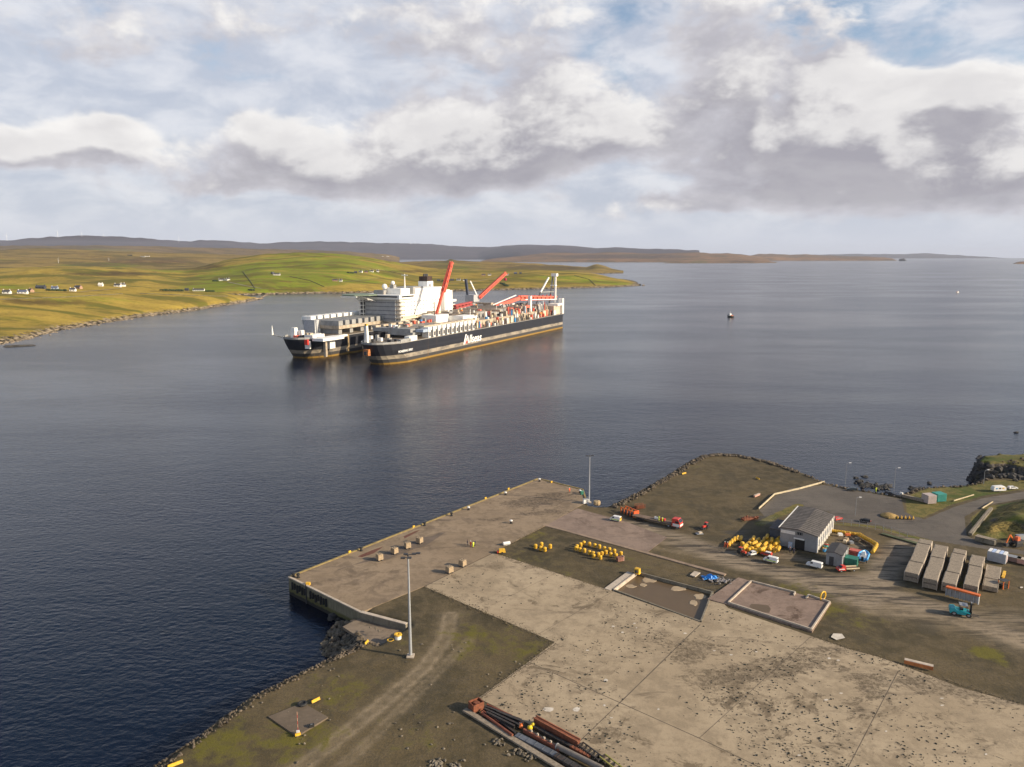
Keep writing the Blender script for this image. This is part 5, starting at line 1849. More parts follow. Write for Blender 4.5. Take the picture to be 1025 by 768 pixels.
# forklift
fa, fb_ = g(950, 613, GZ), g(973.5, 617, GZ)
t = thing('forklift', 'turquoise forklift truck with a black mast and driver cage', 'forklift', fa, heading(fa, fb_))
LK = (fb_ - fa).length
MB().profile([(0, .5), (-.1, 1.0), (.1, 1.75), (.8, 1.8), (1.15, 1.35), (LK * .75, 1.2), (LK * .86, 1.0), (LK * .88, .45)], 1.05, 1.2, .15, 1.8).build('body', TEAL, t)
MB().box((.35, 0, 1.3), (.9, 1.9, .75), top=(.9, .9)).build('counterweight', TEAL, t)
for x_ in (LK * .42, LK * .72):
    for s in (-1, 1):
        MB().box((x_, s * .75, 2.0), (.1, .1, 1.5)).build('cage_post', DARK, t)
MB().box((LK * .57, 0, 2.75), (LK * .36, 1.6, .1)).build('cage_roof', GREY, t)
MB().box((LK * .5, 0, 1.5), (.6, .7, .5)).build('seat', BLACK, t)
for s in (-1, 1):
    MB().box((LK * .9, s * .5, 1.9), (.18, .2, 3.4)).build('mast', BLACK, t)
    MB().box((LK * .9 + .8, s * .45, .3), (1.4, .14, .08)).build('fork', DARK, t)
MB().box((LK * .92, 0, 1.2), (.12, 1.5, .7)).build('carriage', BLACK, t)
MB().box((LK * .9, 0, 3.5), (.2, 1.2, .2)).build('mast_head', GREY, t)
wheels(t, (.75, LK * .8), 1.08, .5, .32)
t.scale = (1, 1, .8)
# excavator by the grass bank
t = thing('excavator', 'orange excavator with its arm reaching down at the right edge', 'excavator', g(1017, 546, GZ), hpx((1022, 546), (1010, 548)))
for s in (-1, 1):
    MB().box((0, s * .8, .35), (2.6, .45, .7), top=(.8, 1)).build('track', BLACK, t)
MB().box((-.3, 0, 1.1), (2.2, 1.7, .8)).build('body', DARK, t)
MB().box((.3, .4, 1.9), (1.0, .9, 1.1), top=(.85, .9)).build('cab', mat('cab_orange', (.6, .14, .05), .5), t)
MB().bar((.6, -.2, 1.2), (2.2, -.2, 3.0), .3).build('boom', ORANGE, t)
MB().bar((2.2, -.2, 3.0), (3.2, -.2, 1.0), .24).build('stick', ORANGE, t)
MB().box((3.2, -.2, .5), (.7, .8, .7)).build('bucket', DARK, t)
make_van('grey van at the right edge behind the excavator', g(1023, 540.5, GZ), .15, GREY, None, None, None, 5.5)

# ------------------------------------------------------------------ warehouse and compound
def frame_of(pfl, pfr):
    a, b_ = g(*pfl, GZ), g(*pfr, GZ)
    return a, heading(a, b_), (b_ - a).length


rz, wd = R(-34), 8.7
a = g(817, 553.5, GZ) - Vector((math.cos(rz), math.sin(rz), 0)) * wd
wh = thing('warehouse', 'grey warehouse with a dark ribbed roof and white columned side', 'warehouse', a, rz)
c_, s_ = math.cos(-rz), math.sin(-rz)


def loc_of(px, py, z, a=a, rz=rz):
    p = g(px, py, z) - a
    c_, s_ = math.cos(-rz), math.sin(-rz)
    return Vector((p.x * c_ - p.y * s_, p.x * s_ + p.y * c_, 0))


HL, HR = 4.6, 4.0
bk = (loc_of(835, 516, GZ + HR).y + loc_of(799, 508, GZ + HL).y) / 2
bk = 18.5
mwh = mat('wall_render_grey', (.28, .28, .28), .85, .12, .4, stain=(.18, .165, .14), stain_amt=.4)
hm = (HL + HR) / 2 + .55
sec = [(0, 0), (wd, 0), (wd, HR), (wd * .5, hm), (0, HL)]
n_ = 5
vs = [(x_, .0, z_) for x_, z_ in sec] + [(x_, bk, z_) for x_, z_ in sec]
MB().add(vs, [(0, 1, 2, 3, 4), (9, 8, 7, 6, 5)] + [(i, (i + 1) % n_, n_ + (i + 1) % n_, n_ + i) for i in (0, 1, 4)]).build('wall', mwh, wh)
rb_ = MB()
MRF = bpy.data.materials.new('ribbed_roof')
MRF.use_nodes = True
k = N(MRF.node_tree)
bb = MRF.node_tree.nodes['Principled BSDF']
co = k.new('ShaderNodeTexCoord').outputs['Object']
nz_ = k.noise(co, .5, 6, .7)
cc = k.mix(k.sm(nz_, .35, .65), (.085, .075, .068), (.125, .11, .10))
cc = k.mix(k.sm(k.noise(k.mapping(co, (3, .25, 1)), .7, 4, .6), .5, .65, 0, .6), cc, (.05, .045, .042))
k.put(bb.inputs['Base Color'], cc)
bb.inputs['Roughness'].default_value = .8
for (xa, za, xb, zb) in ((-.25, HL - .03, wd * .5, hm), (wd * .5, hm, wd + .25, HR - .03)):
    o_ = MB().add([(xa, -.3, za + .05), (xb, -.3, zb + .05), (xb, bk + .3, zb + .05), (xa, bk + .3, za + .05), (xa, -.3, za + .2), (xb, -.3, zb + .2), (xb, bk + .3, zb + .2), (xa, bk + .3, za + .2)],
                  [(3, 2, 1, 0), (4, 5, 6, 7), (0, 1, 5, 4), (1, 2, 6, 5), (2, 3, 7, 6), (3, 0, 4, 7)])
    ro = o_.build('roof', MRF, wh)
    d_ = Vector((xb - xa, 0, zb - za))
    rr_ = MB()
    for j in range(16):
        y_ = -.2 + (bk + .4) * j / 15
        rr_.bar((xa + .02, y_, za + .22), (xb - .02, y_, zb + .22), .12, .07)
    rr_.build('roof_ribs', mat('roof_rib', (.075, .068, .062), .8, .2), ro)
MB().bar((-.3, -.35, HL + .1), (-.3, bk + .3, HL + .1), .22, .3).build('gutter', WHITE, wh)
for j in range(9):
    y_ = .3 + (bk - .6) * j / 8
    MB().box((wd + .14, y_, HR * .5), (.26, .62, HR)).build('column', WHITE, wh)
MB().box((wd + .05, bk / 2, 3.1), (.06, bk, .7)).build('side_band', mat('cream_band', (.62, .57, .47), .8, .2), wh)
MB().box((wd + .05, bk / 2, .5), (.06, bk, 1.0)).build('side_band', mat('cream_band', (.62, .57, .47), .8, .2), wh)
MB().box((wd * .21, -.04, HL - .75), (wd * .38, .06, .8)).build('sign_board', WHITE, wh)
wf_ = MB().box((wd * .53, -.03, HL - .6), (wd * .15, .05, .7)).build('window', GLASS, wh)
for j in range(3):
    MB().box((wd * (.48 + .05 * j), -.07, HL - .6), (.07, .04, .72)).build('mullion', GREY, wf_)
MB().box((wd * .55, -.04, 1.25), (wd * .26, .07, 2.5)).build('doorway', mat('dark_interior', (.02, .018, .016), .9), wh)
MB().box((wd * .52, -.08, 2.65), (wd * .28, .12, .3)).build('door_header', WHITE, wh)
MB().box((wd * .30, -.25, .7), (.9, .5, 1.4)).build('wall_cabinet', mat('pale_blue_box', (.45, .52, .62), .6), wh)
# annex
p1 = loc_of(772, 538, GZ)
an = thing('annex_shed', 'low dark shed against the left wall of the warehouse', 'shed', a, rz)
MB().box((-1.7, 6.0, 1.5), (2.9, 7.5, 3.0)).build('wall', mat('blue_dark', (.07, .08, .10), .8), an)
MB().box((-1.7, 6.0, 3.1), (3.2, 7.8, .18)).build('roof', mat('brown_roof', (.11, .09, .08), .85, .3), an)
# small building
rz2, wd2 = R(-34), 3.4
a2 = g(842, 568, GZ) - Vector((math.cos(rz2), math.sin(rz2), 0)) * wd2
sh_ = thing('small_workshop', 'small grey workshop with a dark roof and white side posts', 'workshop', a2, rz2)
h2 = 2.9
bk2 = 6.6
hm2 = h2 + .35
sec = [(0, 0), (wd2, 0), (wd2, h2 - .1), (wd2 * .5, hm2), (0, h2)]
vs = [(x_, .0, z_) for x_, z_ in sec] + [(x_, bk2, z_) for x_, z_ in sec]
MB().add(vs, [(0, 1, 2, 3, 4), (9, 8, 7, 6, 5)] + [(i, (i + 1) % 5, 5 + (i + 1) % 5, 5 + i) for i in (0, 1, 4)]).build('wall', mwh, sh_)
for (xa, za, xb, zb) in ((-.2, h2 - .02, wd2 * .5, hm2), (wd2 * .5, hm2, wd2 + .2, h2 - .13)):
    MB().add([(xa, -.2, za + .03), (xb, -.2, zb + .03), (xb, bk2 + .2, zb + .03), (xa, bk2 + .2, za + .03), (xa, -.2, za + .17), (xb, -.2, zb + .17), (xb, bk2 + .2, zb + .17), (xa, bk2 + .2, za + .17)],
             [(3, 2, 1, 0), (4, 5, 6, 7), (0, 1, 5, 4), (1, 2, 6, 5), (2, 3, 7, 6), (3, 0, 4, 7)]).build('roof', ROOFT, sh_)
for j in range(4):
    MB().box((wd2 + .1, .3 + (bk2 - .6) * j / 3, h2 * .5), (.18, .4, h2 - .1)).build('column', WHITE, sh_)
MB().box((wd2 * .35, -.04, 1.05), (1.0, .06, 2.1)).build('door', DARK, sh_)


def container(label, px, py, rz, m, L_=3.0, w_=2.4, h_=2.4, cat='container'):
    t = thing('container', label, cat, g(px, py, GZ), rz)
    MB().box((0, 0, h_ / 2 + .1), (L_, w_, h_)).build('body', m, t)
    n_ = int(L_ / .45)
    for s in (-1, 1):
        rb_ = MB()
        for j in range(n_):
            rb_.box((-L_ / 2 + .25 + j * (L_ - .5) / max(1, n_ - 1), s * (w_ / 2 + .03), h_ / 2 + .1), (.16, .06, h_ - .3))
        rb_.box((0, s * (w_ / 2 + .02), .3), (L_ - .3, .04, .12)).build('corrugation', m, t)
    for x_ in (-1, 1):
        for y_ in (-1, 1):
            MB().box((x_ * (L_ / 2 - .08), y_ * (w_ / 2 - .08), h_ / 2 + .1), (.2, .2, h_ + .12)).build('corner_post', m, t)
    MB().box((L_ / 2 + .03, 0, h_ / 2 + .1), (.05, .08, h_ - .3)).build('door_bar', GREY, t)
    t.scale = (.8,) * 3
    return t


container('dark green container beside the small workshop', 852, 565.3, rz2, GREEN, 3.4, 3.0, 2.2)
container('faded red container behind the green one', 855.5, 556.5, rz2, mat('faded_red_paint', (.50, .12, .09), .7, .25), 3.0, 2.2, 1.8)
container('pale pinkish container on the shore by the grass', 929.5, 503.0, .2, mat('pale_pink', (.42, .35, .32), .7, .12), 3.4, 3.4, 3.0)
container('teal green container on the shore by the grass', 939.5, 501.0, .2, mat('teal_container', (.04, .26, .22), .6, .15), 3.6, 3.2, 2.8)
# boat on trailer
t = thing('rigid_boat', 'blue and white boat on a trailer in the compound', 'boat', g(864, 562, GZ), hpx((862, 566), (867, 552)))
hb_ = MB()
pl = [(-2.6, 1.0), (1.4, 1.05), (2.6, .6), (3.4, 0), (2.6, -.6), (1.4, -1.05), (-2.6, -1.0)]
n_ = len(pl)
hb_.v = [(x_ * .8, y_ * .55, .7) for x_, y_ in pl] + [(x_, y_, 1.5) for x_, y_ in pl]
hb_.f = [tuple(range(n_ - 1, -1, -1)), tuple(range(n_, 2 * n_))] + [(i, (i + 1) % n_, n_ + (i + 1) % n_, n_ + i) for i in range(n_)]
hb_.build('hull', BLUE, t)
for i in range(n_ - 1):
    MB().tube((pl[i][0], pl[i][1], 1.5), (pl[i + 1][0], pl[i + 1][1], 1.5), .2, n=8).build('fender_tube', mat('bright_blue', (.10, .42, .75), .4), t)
MB().box((-.3, 0, 1.55), (3.2, 1.3, .1)).build('deck', GALV, t)
MB().box((.3, 0, 1.95), (.8, .8, .8), top=(.7, .8)).build('console', WHITE, t)
MB().box((-2.6, 0, 1.6), (.4, .5, .9)).build('engine', BLACK, t)
wheels(t, (-.6,), .9, .34)
MB().bar((0, 0, .45), (4.2, 0, .45), .12).build('trailer_bar', GREY, t)
# flatbed pickup
t = thing('flatbed_truck', 'small red-cabbed flatbed truck carrying planks', 'truck', g(844.5, 571.6, GZ), hpx((861, 571), (842, 571.8)))
MB().profile([(-.2, .5), (-.2, 1.9), (.7, 1.95), (1.25, 1.3), (1.9, 1.1), (1.95, .5)], .9, 1.2, .12, 1.95).build('cab', RED, t)
MB().add([(.78, -.7, 1.9), (.78, .7, 1.9), (1.26, .8, 1.36), (1.26, -.8, 1.36)], [(0, 1, 2, 3)], Matrix.Translation((.03, 0, .02))).build('windscreen', GLASS, t)
MB().box((1.0, 0, 1.0), (1.6, 1.86, .3)).build('front_panel', WHITE, t)
MB().box((-2.2, 0, .85), (3.8, 1.9, .16)).build('bed', mat('bed_brown', (.12, .07, .05), .8), t)
for s in (-1, 1):
    MB().box((-2.2, s * .92, 1.15), (3.8, .08, .4)).build('sideboard', mat('cream_board', (.62, .52, .34), .7), t)
wheels(t, (-2.6, 1.1), .9, .36)
t.scale = (.82, .75, .7)
# coloured gear heap
for i, (dx, dy, m_, l) in enumerate(((0, 0, YELLOW, 'yellow'), (2.0, -.6, mat('sky_blue', (.25, .5, .7), .5), 'pale blue'), (3.2, .6, ORANGE, 'orange'), (1.4, 1.8, mat('turq', (.1, .45, .4), .5), 'turquoise'), (4.2, 2.0, WHITE, 'white'), (-.6, -1.4, BLUE, 'dark blue'), (3.6, -1.2, YELLOW, 'yellow-brown'), (2.4, 3.4, RED, 'red'), (5.2, .8, TAN, 'tan'))):
    p = g(825.5, 550.5, GZ)
    t = thing('gear_bin', '%s gear bin in the heap beside the columned wall' % l, 'bin', (p.x + dx * .6, p.y + dy * .7, GZ), i * .7)
    MB().box((0, 0, .45), (1.1, .9, .9), top=(1.12, 1.12)).build('bin', m_, t)
    MB().box((.1, 0, .98), (.8, .6, .2), .3).build('contents', (DARK, TAN, GREY)[i % 3], t)
    t.scale = (.7,) * 3
# assorted pallets in the yard behind
for i, (px, py, m_, l) in enumerate(((841, 536.5, WHITE, 'white'), (847, 541, TAN, 'tan'), (852, 544.5, GREY, 'grey'), (858, 541, CONCD, 'dark grey'), (848.5, 536.8, ORANGE, 'orange'), (846, 543.5, mat('cream', (.6, .5, .35), .8), 'cream'))):
    t = thing('pallet', '%s loaded pallet in the compound behind the small workshop' % l, 'pallet', g(px, py, GZ), i * .8)
    MB().box((0, 0, .08), (1.3, 1.1, .14)).build('deck', TAN, t)
    MB().box((0, 0, .45), (1.1, .9, .55), top=(.9, .9)).build('load', m_, t)
# fence between compound and car park
FP = [(836, 525), (852, 526.5), (868, 529), (884, 532), (900, 536.5), (916, 541)]
t = thing('mesh_fence', 'thin mesh fence on posts between the compound and the car park', 'fence', g(836, 525, GZ))
o0 = g(836, 525, GZ)
for i in range(len(FP) - 1):
    p, q = g(*FP[i], GZ) - o0, g(*FP[i + 1], GZ) - o0
    for j in range(2):
        c_ = p.lerp(q, j / 2)
        MB().tube(c_, c_ + Vector((0, 0, 1.8)), .05, n=6).build('post', GREY, t)
    for z_ in (.3, 1.0, 1.75):
        MB().bar(p + Vector((0, 0, z_)), q + Vector((0, 0, z_)), .035).build('wire', GREY, t)
tag(MB().bar(g(883, 534, GZ + .1), g(925, 546, GZ + .1), 1.1, .2).build('green_strip', mat('green_grey', (.085, .10, .05), .9, .3, .6)), 'low mossy green concrete strip from the fence to the girders', 'kerb')
# wall around the car park corner
BP = [(759.5, 510), (775.3, 495.5), (800, 490), (825.4, 483)]
t = thing('barrier_wall', 'low cream barrier wall bending along the edge of the car park', 'wall', g(759.5, 510, GZ))
o0 = g(759.5, 510, GZ)
for i in range(3):
    p, q = g(*BP[i], GZ) - o0, g(*BP[i + 1], GZ) - o0
    n_ = max(3, int((q - p).length / 3))
    for j in range(n_):
        a_, b__ = p.lerp(q, j / n_), p.lerp(q, (j + .97) / n_)
        MB().bar(a_ + Vector((0, 0, .3)), b__ + Vector((0, 0, .28)), .2, .5).build('block', mat('cream_block', (.50, .42, .28), .8, .15, .8), t)
t = thing('pink_beam', 'short pinkish beam lying near the bend of the cream wall', 'beam', g(755.5, 497.5, GZ), hpx((755, 497.5), (761, 495)))
MB().box((1.2, 0, .25), (3.0, .5, .5)).build('beam', mat('pink_paint', (.52, .28, .22), .8), t)
MB().box((1.2, 0, .53), (3.1, .6, .06)).build('cap', CONCL, t)
t = thing('scrap_heap', 'small brown scrap heap in the damp hollow behind the warehouse', 'scrap', g(749, 519.5, GZ), .2)
b = MB()
for i in range(16):
    b.rock((rnd.gauss(0, 1.4), rnd.gauss(0, .6), .25), rnd.uniform(.3, .7), rnd, .7)
b.box((0, 0, .12), (3.6, 1.6, .5), top=(.7, .7)).build('scrap', RUST, t)
t = thing('sea_kerb', 'low grey kerb wall at the shore by the containers', 'wall', g(902, 497, GZ), hpx((902, 497), (914, 500)))
MB().box((3.2, 0, .4), (6.6, .8, .8)).build('wall', CONC, t)
MB().box((0, 0, 1.0), (.8, .5, .5)).build('sign', WHITE, t)

# ------------------------------------------------------------------ scrap steel line in the foreground
def at(px, py, z=0.0):
    return g(px, py, Z0 + z)


tag(MB().bar(g(465, 710.5, GZ + .15), g(566, 772, GZ + .15), .9, .3).build('kerb_beam', CONC), 'pale concrete kerb beam running under the scrap steel', 'kerb')
t = thing('rusty_box', 'rusty open steel box at the left end of the scrap line', 'box', at(476.7, 710), .6)
b = MB()
for s in (-1, 1):
    b.box((0, s * .75, .7), (1.9, .12, 1.3)).box((s * .95, 0, .7), (.12, 1.5, 1.3))
b.box((0, 0, .1), (1.9, 1.5, .12))
b.build('box', RUST, t)
MB().box((.1, 0, .9), (1.4, 1.1, .6), .2, top=(.6, .7)).build('scrap_load', RUST, t)
PIPES = [((488, 708), (512, 718.5), .16, RUSTRED, 'red-brown pipe on the far side of the scrap bundle'), ((482.5, 716.5), (513, 738.5), .2, RUSTRED, 'long red-brown pipe on the near side of the scrap bundle'), ((484, 714.5), (500, 725), .15, RUSTRED, 'short red-brown pipe lying at the left of the scrap bundle')]
for p, q, r_, m_, l in PIPES:
    a, c2 = at(*p), at(*q)
    t = thing('steel_pipe', l, 'pipe', a, heading(a, c2), 'steel pipes in the scrap line')
    LL = (c2 - a).length
    MB().tube((0, 0, r_ + .25), (LL, 0, r_ + .2), r_, n=10).build('pipe', m_, t)
    MB().tube((-.06, 0, r_ + .25), (0, 0, r_ + .25), r_ * 1.3, n=10).build('flange', m_, t)
DK = mat('dark_steel', (.035, .032, .03), .7, .4, 1.2, stain=(.10, .045, .025), stain_amt=.5)
for i, (p, q, l) in enumerate((((485, 709), (522, 723), 'black steel beam topmost in the scrap bundle'), ((485, 711.5), (520, 728), 'black steel beam, second from the top of the bundle'), ((487, 715), (515, 731), 'black steel beam in the middle of the bundle'),
                               ((490, 716), (516, 735), 'black steel beam nearest the long red-brown pipe'), ((497, 714), (524, 726), 'black steel beam crossing the middle of the bundle'))):
    a, c2 = at(*p, .1 + .16 * (i % 3)), at(*q, .1 + .14 * (i % 2))
    t = thing('steel_beam', l, 'beam', a, heading(a, c2), 'black beams in the scrap bundle')
    LL = (c2 - a).length
    MB().box((LL / 2, 0, .04), (LL, .34, .07)).box((LL / 2, 0, .44), (LL, .34, .07)).box((LL / 2, 0, .24), (LL, .07, .36)).build('beam', DK, t)
t = thing('orange_fitting', 'small orange fitting at the right end of the scrap bundle', 'fitting', at(521, 728), .3)
MB().lathe([(.35, 0), (.4, .2), (.25, .5), (.3, .7)], (0, 0, 0), 8).build('body', ORANGE, t)
MB().box((0, 0, .75), (.5, .2, .1)).build('lever', DARK, t)
for px, py, l in ((530.5, 731, 'larger yellow buoy lying between the scrap beams'), (533.5, 728, 'smaller yellow buoy lying between the scrap beams')):
    t = thing('buoy', l, 'buoy', at(px, py), .5)
    MB().ball((0, 0, .42), .42 if px < 533 else .34, 10).build('float', mat('bright_yellow', (.75, .55, .02), .45), t)
    MB().box((0, 0, .85), (.14, .14, .12)).build('eye', DARK, t)
a, c2 = at(535.5, 724), at(579.5, 748)
t = thing('rusty_girder', 'long rust-brown ribbed girder on the far side of the scrap line', 'girder', a, heading(a, c2))
LL = (c2 - a).length
MB().box((LL / 2, 0, .55), (LL, .75, 1.0), top=(1, .8)).build('web', RUST, t)
for s in (-1, 1):
    MB().box((LL / 2, s * .34, 1.1), (LL, .18, .12)).build('flange', mat('rust_light', (.28, .10, .05), .85, .3), t)
for i, (p, q, w_, h_, m_, l) in enumerate((((534, 729), (577, 752), .5, .45, DK, 'black box beam right beside the rust-brown girder'), ((529, 733), (573, 757), .4, .35, DK, 'black box beam second from the rust-brown girder'),
                                           ((517, 737), (556, 757), 1.0, .35, mat('blue_grey_steel', (.10, .11, .13), .6, .25), 'flat blue-grey steel plate at the near side of the scrap'),
                                           ((524, 733), (560, 753), .3, .6, RUSTRED, 'red-brown angle bar carrying small white lugs'), ((556, 758), (590, 778), 1.0, .5, DK, 'black plate girder at the bottom edge of the photo'),
                                           ((571, 749.5), (590, 760), .5, .5, RUST, 'short rusty bar at the end of the rust-brown girder'))):
    a, c2 = at(*p), at(*q)
    t = thing('scrap_beam', l, 'beam', a, heading(a, c2))
    LL = (c2 - a).length
    MB().box((LL / 2, 0, h_ / 2 + .02), (LL, w_, h_)).build('beam', m_, t)
    if i == 3:
        for j in range(4):
            MB().box((LL * (.2 + .18 * j), .2, h_ + .16), (.28, .2, .3)).build('lug', CONCL, t)
    else:
        for j in range(5):
            MB().box((LL * (j + .5) / 5, 0, h_ + .05), (.1, w_ * .9, .08)).build('stiffener', m_, t)
a, c2 = at(558, 750.5), at(603, 773)
t = thing('grey_pipe', 'thick pale grey pipe in the scrap line near the bottom edge', 'pipe', a, heading(a, c2))
LL = (c2 - a).length
MB().tube((0, 0, .5), (LL, 0, .5), .42, n=14).build('pipe', mat('pipe_grey', (.19, .165, .14), .7, .2, 1, stain=(.15, .12, .1)), t)
MB().tube((-.12, 0, .5), (0, 0, .5), .5, n=14).build('flange', GREY, t)
for p, q, l in (((581, 748), (601, 763), 'dark open steel frame right of the grey pipe'), ((603, 760), (628, 780), 'dark open steel frame with yellow-green edge at the bottom')):
    a, c2 = at(*p), at(*q)
    t = thing('drain_grating', l, 'grating', a, heading(a, c2))
    LL = (c2 - a).length
    for y_ in (-.5, .5):
        MB().box((LL / 2, y_, .6), (LL, .15, .15)).build('rail', mat('olive_rail', (.28, .26, .06), .7) if 'yellow' in l else DK, t)
    for j in range(6):
        MB().box((LL * j / 5, 0, .32), (.14, 1.1, .6)).build('cross_bar', DK, t)
a, c2 = at(905, 664), at(934, 671)
t = thing('rusty_beam', 'rusty orange-brown steel beam lying alone at the edge of the slab', 'beam', a, heading(a, c2))
LL = (c2 - a).length
MB().box((LL / 2, 0, .35), (LL, .5, .6)).build('web', mat('bright_rust', (.50, .17, .05), .85, .3), t)
MB().box((LL / 2, .25, .70), (LL, .8, .08)).build('flange', CONCL, t)

# ================================================================== THE SHIP
def ship():
    rd = random.Random(21)
    A_, E_ = g(398, 365.5, 0), g(564.5, 328, 0)
    u = (E_ - A_).normalized()
    org = A_ - u * 12
    T = thing('pipelaying_ship', 'huge twin-hulled pipelaying ship with white accommodation block and red cranes', 'ship', org, math.atan2(u.y, u.x))
    LS, BM = 322.0, 104.0
    S1, S2 = (0, 30), (70, BM)
    SL = 104.0

    def bow(t0, t1, z, s0):
        c, hw = (t0 + t1) / 2, (t1 - t0) / 2
        off = 8.5 * (1 - max(0, z) / 15) ** 1.2
        out = []
        for j in range(11):
            q = -1 + 2 * j / 10
            out.append((s0 + off + 17 * abs(q) ** 2.6 * (1 if z > 5 else 1.15), c + hw * q * (.93 + .07 * min(1, max(0, z) / 15))))
        return out

    def outline(z):
        p = []
        p += bow(S1[0], S1[1], z, -1)               # near hull bow, t rising
        p += [(SL * .5, S1[1]), (SL, S1[1]), (SL, S2[0]), (SL * .5, S2[0])]
        p += bow(S2[0], S2[1], z, 1)
        p += [(160, BM), (LS - 4, BM), (LS, BM - 6), (LS - (3 if z < 8 else 0), 6), (LS - 4, 0), (160, 0)]
        return p
    lv = [-4, 0, 1.3, 4.0, 6.6, 10, 15]
    hb = MB()
    n = None
    for z in lv:
        o = outline(z)
        n = len(o)
        hb.v += [(a, b_, z) for a, b_ in o]
    for k_ in range(len(lv) - 1):
        hb.f += [(k_ * n + i, k_ * n + (i + 1) % n, (k_ + 1) * n + (i + 1) % n, (k_ + 1) * n + i) for i in range(n)]
    hb.f.append(tuple(range((len(lv) - 1) * n, len(lv) * n)))
    m = bpy.data.materials.new('hull_paint')
    m.use_nodes = True
    k = N(m.node_tree)
    b = m.node_tree.nodes['Principled BSDF']
    co = k.new('ShaderNodeTexCoord').outputs['Object']
    z = k.sep(co)[2]
    nzf = k.noise(k.mapping(co, (.25, .25, .6)), .35, 5, .7)
    stk = k.noise(k.mapping(co, (1, 1, .06)), .35, 4, .7)
    zz = k.m('ADD', z, k.m('MULTIPLY', k.m('SUBTRACT', nzf, .5), .8))

    def band(x, e):
        return k.sm(x, e - .12, e + .12)
    c = k.mix(band(zz, 1.3), (.27, .16, .028), (.045, .043, .043))
    c = k.mix(band(zz, 3.7), c, k.mix(k.sm(nzf, .4, .62), (.34, .29, .22), (.17, .15, .125)))
    c = k.mix(band(zz, 6.5), c, (.012, .014, .022))
    c = k.mix(k.m('MULTIPLY', k.sm(stk, .56, .68), k.sm(z, 9, 1, .15, .7)), c, (.14, .085, .045))
    c = k.mix(band(z, 14.6), c, (.32, .30, .27))
    nz_ = k.sep(k.new('ShaderNodeNewGeometry').outputs['Normal'])[2]
    dk = k.mix(k.sm(k.noise(co, .12, 6, .7), .4, .6), (.11, .08, .055), (.20, .165, .12))
    c = k.mix(k.sm(nz_, .7, .9), c, dk)
    k.put(b.inputs['Base Color'], c)
    b.inputs['Roughness'].default_value = .55
    o = hb.build('hull', m, T)
    bm = bmesh.new(); bm.from_mesh(o.data); bmesh.ops.triangulate(bm, faces=[f for f in bm.faces if len(f.verts) > 4]); bm.to_mesh(o.data); bm.free()

    def bx(name, s0, s1, t0, t1, z0, z1, mt, par=T, top=None):
        return MB().box(((s0 + s1) / 2, (t0 + t1) / 2, (z0 + z1) / 2), (s1 - s0, t1 - t0, z1 - z0), top=top).build(name, mt, par)

    # bulwark rims of both bows
    for (t0, t1, s0) in ((S1[0], S1[1], -1), (S2[0], S2[1], 1)):
        pts_ = bow(t0, t1, 15, s0)
        rb_ = MB()
        for i in range(len(pts_) - 1):
            rb_.bar((*pts_[i], 15.6), (*pts_[i + 1], 15.6), .5, 1.3)
        rb_.build('bulwark', SHIPGREY, T)
        for j in range(11):
            s_, t_ = rd.uniform(s0 + 8, s0 + 30), rd.uniform(t0 + 5, t1 - 5)
            h_ = rd.choice([1.5, 2, 2.5, 4])
            bx('deck_winch', s_ - rd.uniform(.8, 2.2), s_ + 1.5, t_ - 1, t_ + rd.uniform(1, 2.5), 15, 15 + h_, rd.choice([SHIPWHITE, SHIPWHITE, SHIPTAN, DARK, SHIPGREY, SHIPRED]))
    # starboard bow: little white tower, sheltered step with a white lifeboat box
    bx('bow_tower', 6, 8.5, 21, 23.5, 15, 27, SHIPWHITE, top=(.7, .7))
    bx('tower_cap', 6.4, 8.1, 21.4, 23.1, 27, 28.2, YELLOW)
    bx('deck_box', 28, 38, .3, 4.5, 15, 18.4, SHIPWHITE)
    bx('deck_beam', 17, 30, .3, 2.5, 15, 17.2, SHIPGREY)
    # port bow: light mast, navigation tower, helipad-like white deck and jackstaff
    MB().tube((26, 84, 15), (26, 84, 27), .5, .25, 6).build('bow_mast', SHIPWHITE, T)
    bx('bow_tower', 9, 13, 89, 93, 15, 22.5, SHIPWHITE, top=(.8, .8))
    bx('bow_tower', 12, 15, 85, 87.5, 15, 20.5, SHIPWHITE)
    bx('white_deck', 9, 22, 72, 80, 15.2, 17.8, SHIPWHITE)
    MB().bar((6, 99, 15.5), (4, 106, 17), .8).build('bow_boom', SHIPGREY, T)
    MB().tube((4, 106, 17), (4, 106, 24), .9, .15, 6).build('jackstaff', SHIPWHITE, T)
    bx('anchor_recess', 4.7, 6.0, 71.5, 76, 8.2, 13.8, SHIPWHITE)
    bx('anchor', 3.4, 4.8, 72.2, 75.2, 11.2, 15, mat('signal_red', (.75, .05, .03), .5))
    bx('anchor_recess', -2.2, .6, 14.4, 18.4, 7.2, 11.6, mat('anchor_orange', (.42, .16, .05), .7, .5, .6))
    bx('anchor', -2.7, -2.0, 15.3, 17.6, 7.6, 10.2, DARK)
    bx('slot_fender', 20, 26, 65.5, 70.5, 7, 15.5, SHIPWHITE)
    bx('slot_platform', 6, 30, 60, 70, 14, 16, SHIPWHITE)
    bx('slot_fender', 12, 14, 63, 65, 2, 13, SHIPTAN)
    bx('rust_stripe', 46, 48, 69.6, 70, 1.2, 15, mat('stripe_tan', (.34, .24, .12), .8, .3, .4))
    bx('white_platform', 26, 44, 67.8, 71, 14.2, 15.6, SHIPWHITE)
    # port lifting beams: long white-topped grey beams side by side
    for i in range(8):
        s_ = 44 + i * 8.2
        ob = bx('lifting_beam', s_, s_ + 5.0, 76, 112, 21.5, 25.5, SHIPGREY)
        bx('beam_head', s_ - .3, s_ + 5.3, 103, 112.4, 25, 28, SHIPWHITE, ob)
